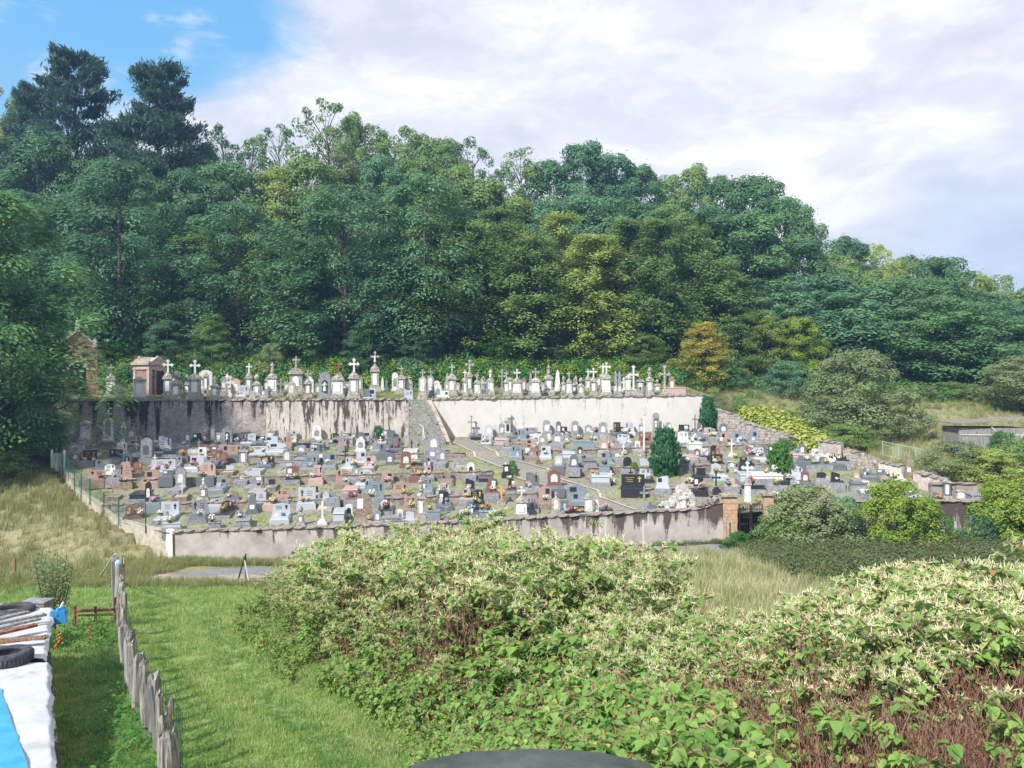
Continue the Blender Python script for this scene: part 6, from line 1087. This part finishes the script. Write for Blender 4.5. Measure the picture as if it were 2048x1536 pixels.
# ------------------------------------------------------------------ scattered ground cover
def scatter(name, pts, rots, scl, idx, protos, label=None, cat=None):
    c = bpy.data.collections.new(name + '_kinds')
    for k, me in enumerate(protos): o = bpy.data.objects.new('kind_%02d' % k, me); c.objects.link(o)
    n = len(pts); me = bpy.data.meshes.new(name); me.vertices.add(n); me.vertices.foreach_set('co', np.asarray(pts, np.float32).ravel())
    a = me.attributes.new('rot', 'FLOAT_VECTOR', 'POINT'); a.data.foreach_set('vector', np.asarray(rots, np.float32).ravel())
    a = me.attributes.new('scl', 'FLOAT', 'POINT'); a.data.foreach_set('value', np.asarray(scl, np.float32)); a = me.attributes.new('idx', 'INT', 'POINT'); a.data.foreach_set('value', np.asarray(idx, np.int32))
    ob = bpy.data.objects.new(name, me); COL.objects.link(ob); tag(ob, label, cat, kind='stuff')
    ng = bpy.data.node_groups.new(name, 'GeometryNodeTree'); ng.interface.new_socket('Geometry', in_out='INPUT', socket_type='NodeSocketGeometry'); ng.interface.new_socket('Geometry', in_out='OUTPUT', socket_type='NodeSocketGeometry')
    N = ng.nodes; L = ng.links; gi = N.new('NodeGroupInput'); go = N.new('NodeGroupOutput'); ci = N.new('GeometryNodeCollectionInfo'); ci.inputs['Collection'].default_value = c; ci.inputs['Separate Children'].default_value = True; ci.inputs['Reset Children'].default_value = True
    ip = N.new('GeometryNodeInstanceOnPoints'); ip.inputs['Pick Instance'].default_value = True
    def na(nm, ty): q = N.new('GeometryNodeInputNamedAttribute'); q.data_type = ty; q.inputs['Name'].default_value = nm; return q.outputs['Attribute']
    er = N.new('FunctionNodeEulerToRotation'); L.new(na('rot', 'FLOAT_VECTOR'), er.inputs[0]); L.new(er.outputs[0], ip.inputs['Rotation']); L.new(na('scl', 'FLOAT'), ip.inputs['Scale']); L.new(na('idx', 'INT'), ip.inputs['Instance Index'])
    L.new(gi.outputs[0], ip.inputs['Points']); L.new(ci.outputs[0], ip.inputs['Instance']); L.new(ip.outputs[0], go.inputs[0]); md = ob.modifiers.new('scatter', 'NODES'); md.node_group = ng; return ob
def tuft(n, rad, h, w, mt, lean=.5, seed=0):
    r = np.random.default_rng(seed); V = []; Fq = []
    for k in range(n):
        a = r.uniform(0, 6.28); d = r.uniform(0, rad); x, y = d * math.cos(a), d * math.sin(a); b = r.uniform(0, 6.28); hh = h * r.uniform(.6, 1.15); lx, ly = r.normal(0, lean, 2) * hh * .6; cx, cy = w / 2 * math.cos(b), w / 2 * math.sin(b); i = len(V)
        V += [(x - cx, y - cy, -.02), (x + cx, y + cy, -.02), (x + lx * .4 + cx * .8, y + ly * .4 + cy * .8, hh * .6), (x + lx * .4 - cx * .8, y + ly * .4 - cy * .8, hh * .6), (x + lx, y + ly, hh)]; Fq += [(i, i + 1, i + 2, i + 3), (i + 3, i + 2, i + 4, i + 4)]
    me = bpy.data.meshes.new('tuft'); me.from_pydata(V, [], [f if f[2] != f[3] else f[:3] for f in Fq]); me.materials.append(mt); me.update(); return me
def rnd(n, x0, x1, y0, y1): return rng.uniform(x0, x1, n), rng.uniform(y0, y1, n)
rng = np.random.default_rng(11)
GL1 = leafmat('lawn_blades', (.19, .29, .07), (.35, .45, .15), (.34, .36, .15), .10, trans=.35, nscale=1, hv=.6); GL2 = leafmat('dry_grass_blades', (.30, .30, .15), (.60, .54, .34), (.20, .30, .10), .26, trans=.3, nscale=1, hv=.5); GL3 = leafmat('cemetery_grass', (.14, .19, .06), (.31, .32, .13), (.34, .30, .14), .15, trans=.3, nscale=1, hv=.5)
def place(x, y, lift=0): return np.stack([x, y, np.array([H(a, b) for a, b in zip(x, y)]) + lift], 1)
def rots(n, tilt=.1): return np.stack([rng.normal(0, tilt, n), rng.normal(0, tilt, n), rng.uniform(0, 6.28, n)], 1)
# knotweed outline on the ground
KL = [G(q[0], q[1], 6, 40) for q in ((505, 1212), (492, 1240), (512, 1285), (565, 1330), (640, 1382), (735, 1432), (810, 1490), (860, 1545))]
KLy = np.array([p.y for p in KL][::-1]); KLx = np.array([p.x for p in KL][::-1]); o_ = np.argsort(KLy); KLy, KLx = KLy[o_], KLx[o_]
# lawn: denser near the camera
n = 34000; u = rng.uniform(0, 1, n) ** 1.6; y = 8 + u * 27; x = rng.uniform(-.75, .02, n) * y; k = (x < np.interp(y, KLy, KLx) + .6) | (y > 25.5); k &= ~((y > 32) & (x > -20)); x, y = x[k], y[k]
tp = np.interp(y, [11, 13, 16, 25], [425, 370, 335, 305]); tx = (tp - CX) / F * y; m1 = np.exp(-((x - tx) / .32) ** 2) + .7 * np.exp(-((x - tx - 1.55) / .3) ** 2) + (x < np.interp(y, [8.7, 12, 25], [-3.75, -5.7, -12.7])) * .25
nz = .5 + .5 * np.sin(x * 1.9 + 2 * np.sin(y * 1.1)) * np.sin(y * 1.4 + x * .6); dk = rng.random(len(x)) < np.clip(m1 * .8 + nz * .25, 0, .95); pale = (rng.random(len(x)) < nz * .55) & ~dk; kb = rng.random(len(x)) > .75 * (np.sin(x * 3.1 + 1.3 * np.sin(y * 2.7)) * np.sin(y * 2.3 + x) > .72); x, y, dk, pale, m1 = x[kb], y[kb], dk[kb], pale[kb], m1[kb]
GL1d = leafmat('lawn_blades_deep', (.08, .19, .035), (.17, .30, .07), trans=.3, nscale=1, hv=.5); GL1p = leafmat('lawn_blades_pale', (.25, .33, .10), (.42, .47, .20), (.45, .40, .24), .2, trans=.3, nscale=1, hv=.5)
scatter('lawn_grass', place(x, y), rots(len(x), .2), rng.uniform(.5, 1.2, len(x)) * (.7 + y / 26) * np.where(m1 > .5, .75, 1), rng.integers(0, 3, len(x)) + np.where(dk, 3, np.where(pale, 6, 0)), [tuft(18, .13, .065, .008, m_, .6, s) for m_ in (GL1, GL1d, GL1p) for s in range(3)])
n = 9000; x = rng.uniform(-52, -17, n); y = rng.uniform(29, 66, n); k = (x < Lx(np.clip(y, 42, 68)) - .5) | (y < 34); k &= ~((y < 42.2) & (x > -19)); x, y = x[k], y[k]; n2 = 5200; x2, y2 = rnd(n2, .5, 15, 16, 37); x3, y3 = rnd(1500, -18.3, -5, 40.1, 41.8); xv, yv = rnd(1100, -20, -16.9, 31.5, 41.5); xw, yw = rnd(900, -17.5, -9, 31.6, 34.6); kw = rng.random(900) < np.clip(np.abs(yw - 34.4) - .2, 0, 1); x3, y3 = np.r_[x3, xv, xw[kw]], np.r_[y3, yv, yw[kw]]; x4, y4 = rnd(3600, 21, 62, 52, 82); k4 = x4 > Rx(np.clip(y4, 42, 68)) + .8; x = np.r_[x, x2, x3, x4[k4]]; y = np.r_[y, y2, y3, y4[k4]]
gp = .5 + .5 * np.sin(x * .35 + 1.7 * np.sin(y * .3)) * np.sin(y * .42 + x * .15) + .25 * (x < -30); gr_ = rng.random(len(x)) < np.clip(gp * 1.3 + .05 - 1.1 * ((x > 0) & (y < 41.5)) + .9 * ((x > -21) & (x < 0) & (y < 42)), .08, .93)
scatter('dry_meadow_grass', place(x, y), rots(len(x), .12), rng.uniform(.35, 1.0, len(x)) * np.where(gr_, 1.3, 1) * np.where((x > -20.5) & (x < 0) & (y < 42), .55, 1), rng.integers(0, 3, len(x)) + 3 * gr_, [tuft(26, .28, .62, .018, m_, .35, 10 + s) for m_ in (GL2, GL3) for s in range(3)])
n = 8000; y = rng.uniform(42.6, 67.8, n); s_ = rng.uniform(.005, .995, n); x = Lx(y) + s_ * (Rx(y) - Lx(y)); zz = zone_in(x, y)[:, 2]; k = (rng.random(n) > zz) & ~on_path(x, y, .1); x, y = x[k], y[k]; x2, y2 = rnd(3500, -48, 17.3, 68.6, 80.3); x = np.r_[x, x2]; y = np.r_[y, y2]
scatter('cemetery_grass', place(x, y), rots(len(x), .15), np.r_[rng.uniform(.5, 1.2, len(x) - 3500), rng.uniform(.8, 2.2, 3500)], rng.integers(0, 3, len(x)), [tuft(16, .22, .13, .02, GL3, .5, 20 + s) for s in range(3)])
# nettles and plantains in the lawn
def weed(seed, n=26, s=.11, h=.25, rad=.2):
    r = np.random.default_rng(seed); P = np.stack([r.normal(0, rad, n), r.normal(0, rad, n), r.uniform(.05, h, n)], 1); global rng; rng, q = r, rng; V, Fq = diamonds(P, nvec(n) * .5 + [0, 0, 1], s, .5); rng = q; return npmesh('weed', V, Fq, [LM['fresh']])
n = 420; y = 8.8 + rng.uniform(0, 1, n) ** 1.3 * 12; x = np.interp(y, [8.7, 12, 25], [-3.75, -5.7, -12.7]) - np.abs(rng.normal(0, .55, n)); k = rng.random(n) < .35; x[~k] = rng.uniform(-.5, -.05, (~k).sum()) * y[~k]
scatter('lawn_weeds', place(x, y), rots(n, .1), np.where(k, rng.uniform(.4, .95, n), rng.uniform(.15, .42, n)), rng.integers(0, 3, n), [weed(s) for s in range(3)])
# undergrowth below and inside the wood
def clump(seed, mt, leaf=.16, n=420, rad=.8, hh=.9):
    global rng; q = rng; rng = np.random.default_rng(seed); d = unit(rng.normal(size=(n, 3)) * [1, 1, .8] + [0, 0, .6]); P = d * [rad, rad, hh] * rng.uniform(.5, 1.05, (n, 1)); V, Fq = diamonds(P, d * .7 + nvec(n) * .6 + [0, 0, .4], leaf, .55); rng = q; return npmesh('clump', V, Fq, [mt])
UG = [clump(1, LM['mid']), clump(2, LM['fresh'], .2), clump(3, LM['teal']), clump(4, LM['yel']), clump(5, LM['dark']), clump(6, LM['olive']), clump(7, LM['lime'], .2)]
n = 1300; y = rng.uniform(80.4, 86, n); x = rng.uniform(-.62, .27, n) * y; idx = rng.choice([0, 1, 1, 1, 3, 6, 2], n); n2 = 900; y2 = rng.uniform(87, 128, n2); x2 = rng.uniform(-.75, .75, n2) * y2; P = place(np.r_[x, x2], np.r_[y, y2]); P[:n, 2] += rng.uniform(-.3, .9, n)
scatter('undergrowth', P, rots(n + n2), np.r_[rng.uniform(.8, 1.7, n), rng.uniform(1.2, 2.6, n2)], np.r_[idx, rng.choice([2, 4, 4], n2)], UG)
n = 420; x, y = rnd(n, 17.5, 60, 76, 87); x[:60] = rng.uniform(18, 26, 60); y[:60] = rng.uniform(66, 76, 60); scatter('meadow_scrub', place(x, y), rots(n), rng.uniform(.5, 1.3, n) * np.where(y > 80, 1.4, .6), rng.choice([0, 1, 3, 5], n), UG)
n = 150; t_ = rng.uniform(0, 1, n); y = 70 - t_ * 9.0 + rng.normal(0, .4, n); x = X(1478 + t_ * 150, 1) * y / 1 + rng.uniform(.3, 2.2, n); P = place(x, y, .35); UB = [clump(30 + s, leafmat('yellow_knotweed_leaves', (.22, .30, .05), (.50, .50, .12), (.14, .24, .05), .15, hv=.3), .34, 160, .8, .8) for s in range(2)]
o = scatter('yellow_knotweed_bed', P, rots(n), rng.uniform(.8, 1.25, n), rng.integers(0, 2, n), UB)
# brambles in front of the roadside bushes
BM = leafmat('bramble_leaves', (.06, .10, .035), (.15, .19, .07), (.24, .16, .08), .14, hv=.4); BRM = [clump(40 + s, BM, .085, 520, .6, .55) for s in range(3)]
n = 620; y = rng.uniform(23, 39, n); px = rng.uniform(1500, 2250, n) - (39 - y) * 2; k = px > np.interp(y, [23, 30, 39], [1720, 1560, 1440]); x = (px[k] - CX) / F * y[k]; y = y[k]
scatter('bramble_patch', place(x, y, .1), rots(len(x)), rng.uniform(.8, 1.6, len(x)), rng.integers(0, 3, len(x)), BRM)
n = 130; px = rng.uniform(500, 1460, n); y = rng.uniform(41.4, 41.8, n); x = (px - CX) / F * y; scatter('wall_foot_weeds', place(x, y), rots(n), rng.uniform(.2, .6, n), rng.integers(0, 3, n), BRM)

# ------------------------------------------------------------------ knotweed
KGRN = leafmat('knotweed_leaves', (.12, .235, .05), (.28, .43, .11), (.42, .45, .14), .02, trans=.35, nscale=2, hv=.5); KOLD = leafmat('knotweed_old_leaves', (.11, .20, .05), (.27, .36, .11), (.36, .23, .11), .12, trans=.3, nscale=2, hv=.5)
KFLW = leafmat('knotweed_flowers', (.50, .53, .26), (.80, .78, .52), (.52, .38, .24), .12, trans=.25, nscale=2, hv=.4); KSTEM = mat('knotweed_canes', (.20, .08, .055), (.42, .24, .16), 6, .7); KDEAD = mat('dead_canes', (.12, .055, .04), (.38, .22, .15), 4, .85, sep=(3, 3, .5)); KDL = leafmat('dead_leaves', (.10, .045, .03), (.26, .14, .085), hv=.4)
def heart(P, Nn, ax, s):
    """leaf blades of eight corners, folded a little along the middle"""
    n = len(P); Nn = unit(Nn); u = unit(ax - Nn * np.sum(ax * Nn, 1, keepdims=True)); v = np.cross(Nn, u); s = s[:, None]
    prof = [(0, 0), (.08, .36), (.38, .46), (.72, .28), (1.08, 0), (.72, -.28), (.38, -.46), (.08, -.36)]; V = np.stack([P + u * s * a + v * s * b + Nn * s * (abs(b) * .22 - a * a * .22) for a, b in prof], 1).reshape(-1, 3); i = np.arange(n)[:, None] * 8
    Fq = np.concatenate([i + [0, 1, 2, 3], i + [0, 3, 4, 4], i + [0, 5, 6, 7], i + [0, 4, 5, 5]]); return V, Fq
def ribbons(P, D, s, w):
    """short flower spikes: two crossed slivers each"""
    n = len(P); D = unit(D); a = unit(np.cross(D, nvec(n))); b = np.cross(D, a); s = s[:, None]; V = []
    for q in (a, b): V.append(np.stack([P - q * w * .5, P + D * s * .35 + q * w * .6, P + D * s + q * w * .15, P + D * s * .5 - q * w * .7], 1).reshape(-1, 3))
    V = np.concatenate(V); return V, np.arange(len(V)).reshape(-1, 4)
def tri_or_quad_mesh(name, parts):
    """parts: (V, F, material index, materials) with possibly repeated last corner = triangle"""
    me = bpy.data.meshes.new(name); V = []; Fs = []; mi = []
    mats_ = parts[0][3]; off = 0
    for v, f, m_, _ in parts:
        V.append(np.asarray(v)); Fs += [tuple(q + off) if q[2] != q[3] else tuple(q[:3] + off) for q in np.asarray(f)]; mi += [m_] * len(f); off += len(v)
    me.from_pydata(np.concatenate(V).tolist(), [], [tuple(int(z) for z in q) for q in Fs]); [me.materials.append(m_) for m_ in mats_]; me.polygons.foreach_set('material_index', mi); me.update(); return me
def cane(seed, hgt, nl, nf, lm, leaf=.13, arch=.5, fl_len=.10, low=.25, dead=False):
    global rng; q = rng; rng = np.random.default_rng(seed); r = rng; t = np.linspace(0, 1, 9); az = r.uniform(0, 6.28); d = np.array([math.cos(az), math.sin(az), 0]); pts = d * (arch * t[:, None] ** 2.2 * hgt * .55) + np.array([0, 0, 1]) * (hgt * (t - .22 * arch * t ** 3))[:, None]
    M_ = [KSTEM, lm, KFLW]; mb = MB(); mb.tube([tuple(p) for p in pts], [.012 * (1 - .6 * a) for a in t], 4, False); parts = [(np.array(mb.v), np.array(mb.f), 0, M_)]
    at = lambda u: np.stack([np.interp(u, t, pts[:, k]) for k in range(3)], 1)
    # side branches
    nb = 9; ub = r.uniform(low + .1, .95, nb); B0 = at(ub); ba = r.uniform(0, 6.28, nb); BD = np.stack([np.cos(ba), np.sin(ba), r.uniform(.05, .5, nb)], 1) * (r.uniform(.25, .6, nb) * hgt * .35)[:, None]; mb = MB()
    for a_, b_ in zip(B0, BD): mb.tube([tuple(a_), tuple(a_ + b_ * .6 + [0, 0, .03]), tuple(a_ + b_)], [.006, .005, .003], 3, False)
    parts.append((np.array(mb.v), np.array(mb.f), 0, M_))
    k = r.integers(0, nb + 3, nl); u = r.uniform(0, 1, nl); P = np.where((k < nb)[:, None], B0[np.minimum(k, nb - 1)] + BD[np.minimum(k, nb - 1)] * u[:, None], at(low + (1 - low) * u)); a = r.uniform(0, 6.28, nl); ax = np.stack([np.cos(a), np.sin(a), r.uniform(-.55, .1, nl)], 1); Nn = np.stack([np.cos(a) * .25, np.sin(a) * .25, np.ones(nl)], 1) + r.normal(0, .28, (nl, 3)); V, Fq = heart(P + ax * .03, Nn, ax, leaf * r.uniform(.55, 1.2, nl)); parts.append((V, Fq, 1, M_))
    if nf:
        k = r.integers(0, nb + 2, nf); u = r.uniform(.25, 1, nf); P = np.where((k < nb)[:, None], B0[np.minimum(k, nb - 1)] + BD[np.minimum(k, nb - 1)] * u[:, None], at(.55 + .45 * u)); D = r.normal(0, .7, (nf, 3)) + [0, 0, .65]; V, Fq = ribbons(P + [0, 0, .02], D, fl_len * r.uniform(.5, 1.4, nf), .012); parts.append((V, Fq, 2, M_))
    me = tri_or_quad_mesh('cane', parts); rng = q; return me
def deadbundle(seed, hgt=1.3, n=26):
    global rng; q = rng; rng = np.random.default_rng(seed); r = rng; mb = MB(); M_ = [KDEAD, KDL]
    for k in range(n):
        a = r.uniform(0, 6.28); x, y = r.normal(0, .28, 2); hh = hgt * r.uniform(.5, 1.1); lx, ly = r.normal(0, .22, 2) * hh; w_ = r.uniform(.004, .009); mb.tube([(x, y, -.05), (x + lx * .4, y + ly * .4, hh * .55), (x + lx, y + ly, hh * r.uniform(.85, 1.))], [w_, w_, w_ * .5], 4, False)
    nl = 60; P = r.normal(0, .3, (nl, 3)) * [1, 1, 0] + np.stack([np.zeros(nl), np.zeros(nl), r.uniform(.1, hgt, nl)], 1); V, Fq = diamonds(P, nvec(nl), .07, .5, np.tile([0, 0, -1.], (nl, 1))); me = tri_or_quad_mesh('dead_canes', [(np.array(mb.v), np.array(mb.f), 0, M_), (V, Fq, 1, M_)]); rng = q; return me
KP = [cane(100 + s, 2.3, 78, 150, KGRN if s % 2 else KOLD, .125, .7, .11) for s in range(5)] + [cane(120 + s, 2.2, 85, 60, KOLD, .12, .6, .10) for s in range(2)] + [cane(130 + s, 1.9, 110, 8, KGRN, .13, .4) for s in range(2)]
KLOW = [cane(140 + s, .8, 58, 0, KGRN, .098, .5, low=.1) for s in range(5)]; KD = [deadbundle(150 + s) for s in range(4)]
rng = np.random.default_rng(5)
# tall patch behind, from the lawn edge to the dry meadow
n = 5200; y = rng.uniform(10.5, 25.6, n); x = rng.uniform(-9.5, 4.2, n); xr = np.interp(y, [10.5, 12.5, 14, 17, 20, 25.6], [.6, 2.6, 3.1, 2.8, 3.0, 3.5]); xl = np.interp(y, KLy, KLx) + .5; k = (x > xl + rng.uniform(0, .4, n)) & (x < xr); dl = x - xl
front = np.interp(x, [-9, -6.5, -4.5, -2, 0, 3], [22.0, 17.0, 14.6, 13.4, 12.6, 11.8]); k &= y > front - 1.2; x, y, dl, fr = x[k], y[k], dl[k], front[k]
sel = rng.random(len(x)) < .36; x, y, dl, fr = x[sel], y[sel], dl[sel], fr[sel]
sc = np.clip(.58 + dl * .24, .5, 1.05) * np.clip(.62 + (y - fr) * .13, .5, 1.0) * rng.uniform(.85, 1.12, len(x)) * np.interp(x, [-9, -5, 0, 4], [1.0, 1.02, 1.02, .85]); nf_ = np.array([MN.noise(Vector((a * .55, b * .45, 3))) + .6 * MN.noise(Vector((a * 1.3, b * 1.1, 9))) for a, b in zip(x, y)]); nh = np.array([MN.noise(Vector((a * .4 + 20, b * .4, 1))) for a, b in zip(x, y)])
idx = rng.choice(7, len(x)); idx = np.where((nf_ > .10) & (rng.random(len(x)) < .8), rng.integers(5, 9, len(x)), idx); idx = np.where((y - fr < .8) & (rng.random(len(x)) < .7), rng.integers(7, 9, len(x)), idx)
sc *= 1 + .32 * nh + .12 * (rng.random(len(x)) < .06); idx = np.where((nf_ < -.20) & (rng.random(len(x)) < .66), rng.integers(9, 13, len(x)), idx); kp = ~((nf_ < -.36) & (rng.random(len(x)) < .5)); x, y, sc, idx = x[kp], y[kp], sc[kp], idx[kp]; sc = np.where(idx > 8, sc * 1.35, sc)
scatter('knotweed_thicket', place(x, y), rots(len(x), .11), sc, idx, KP + KD)
# tall patch on the right bank
n = 3300; y = rng.uniform(6.7, 13.2, n); px = rng.uniform(1180, 2350, n); k = (y > np.interp(px, [1180, 1330, 1500, 1700, 2048, 2350], [10.4, 9.4, 8.8, 8.5, 8.2, 7.9])) | ((y > np.interp(px, [1180, 1500, 2350], [9.6, 7.9, 6.7])) & (rng.random(n) < .16)); k &= y < np.interp(px, [1330, 1700, 2048], [12.6, 12.8, 13.2]); y, px = y[k], px[k]; sel = rng.random(len(y)) < .42; y, px = y[sel], px[sel]; x = (px - CX) / F * y
sc = np.interp(px, [1180, 1330, 1500, 1650, 1800, 2048], [.62, .62, .66, .74, .92, 1.0]) * rng.uniform(.85, 1.1, len(x)) * np.interp(y, [7.6, 8.6, 10, 13], [.6, .82, .95, .95])
nf_ = np.array([MN.noise(Vector((a * .8, b * .7, 5))) for a, b in zip(x, y)]); idx = rng.choice(7, len(x)); idx = np.where(nf_ > .15, rng.integers(4, 9, len(x)), idx); idx = np.where((nf_ < -.2) & (rng.random(len(x)) < .5), rng.integers(9, 13, len(x)), idx); sc = np.where(idx > 8, sc * 1.4, sc) * (1 + .22 * nf_)
scatter('knotweed_thicket_right', place(x, y), rots(len(x), .12), sc, idx, KP + KD).name = 'knotweed_bank_thicket'
# dead canes showing under the flowers, and fallen stems
n = 900; y = rng.uniform(5.8, 10.6, n); px = rng.uniform(1380, 2350, n); k = (y > np.interp(px, [1380, 1550, 1750, 2048], [9.0, 7.2, 6.2, 5.8])) & (y < np.interp(px, [1450, 1600, 2048], [8.9, 9.2, 8.8])) & (px > 1480) & (rng.random(n) < .60 * (.35 + .65 * (np.sin(px * .021 + y * 2.2) * np.sin(y * 3.1 + px * .008) > -.25))); y, px = y[k], px[k]; x = (px - CX) / F * y; x2 = rng.uniform(-6.8, 3.2, 330); y2 = np.interp(x2, [-9, -6.5, -4.5, -2, 0, 3], [22.0, 17.0, 14.6, 13.4, 12.6, 11.8]) + rng.uniform(-1.3, .3, 330) ; kk = (np.sin(x2 * 2.4) + np.sin(x2 * 5.1) > .1) & (x2 > np.interp(y2, KLy, KLx) + .8); x2, y2 = x2[kk], y2[kk]
x = np.r_[x, x2]; y = np.r_[y, y2]; s1 = np.r_[np.interp(y[:len(px)], [6.3, 8, 10], [.5, .85, 1.05]), np.full(len(x2), .6)]
scatter('dead_knotweed_canes', place(x, y), rots(len(x), .22), s1 * rng.uniform(.7, 1.15, len(x)), rng.integers(0, 4, len(x)), KD)
# young leafy regrowth in front
n = 11000; y = rng.uniform(5.9, 22, n); px = rng.uniform(560, 2250, n); x = (px - CX) / F * y; xl = np.interp(y, KLy, KLx); fr = np.interp(x, [-9, -6.5, -4.5, -2, 0, 3], [22.0, 17.0, 14.6, 13.4, 12.6, 11.8]); k = (x > xl - .1) & (y < fr + .4) & ((px < 1560 - (y - 6) * 50) | (rng.random(n) < np.where(y < 7.4, .13, .10))); x, y = x[k], y[k]
dens = rng.random(len(x)) < .62; x, y = x[dens], y[dens]; dl = x - np.interp(y, KLy, KLx); x5 = rng.uniform(-9, -4.2, 700); y5 = rng.uniform(13.5, 24, 700); d5 = x5 - np.interp(y5, KLy, KLx); k5 = (d5 > -.5) & (d5 < .9); x = np.r_[x, x5[k5]]; y = np.r_[y, y5[k5]]; dl = np.r_[dl, d5[k5]]
scatter('young_knotweed', place(x, y), rots(len(x), .12), np.clip(.45 + dl * .28, .4, 1.15) * rng.uniform(.7, 1.25, len(x)) * np.interp(y, [6, 9, 12], [.8, .95, 1.15]), rng.integers(0, 5, len(x)), KLOW)

# ------------------------------------------------------------------ thin blue haze volume, added to tint the wood's shadows
hz = MB(); hz.box((0, 180, 30.1), (860, 620, 63.8)); hm = bpy.data.materials.new('shadow_tint_haze'); hm.use_nodes = True; nt = hm.node_tree; nt.nodes.clear(); o_ = nt.nodes.new('ShaderNodeOutputMaterial'); v = nt.nodes.new('ShaderNodeVolumePrincipled')
v.inputs['Color'].default_value = (.38, .62, 1, 1); v.inputs['Density'].default_value = .0006; v.inputs['Anisotropy'].default_value = .2; nt.links.new(v.outputs[0], o_.inputs['Volume'])
hz.obj('haze', hm, kind='stuff')
scene.cycles.volume_bounces = 0; scene.cycles.volume_step_rate = 20; scene.cycles.volume_max_steps = 16
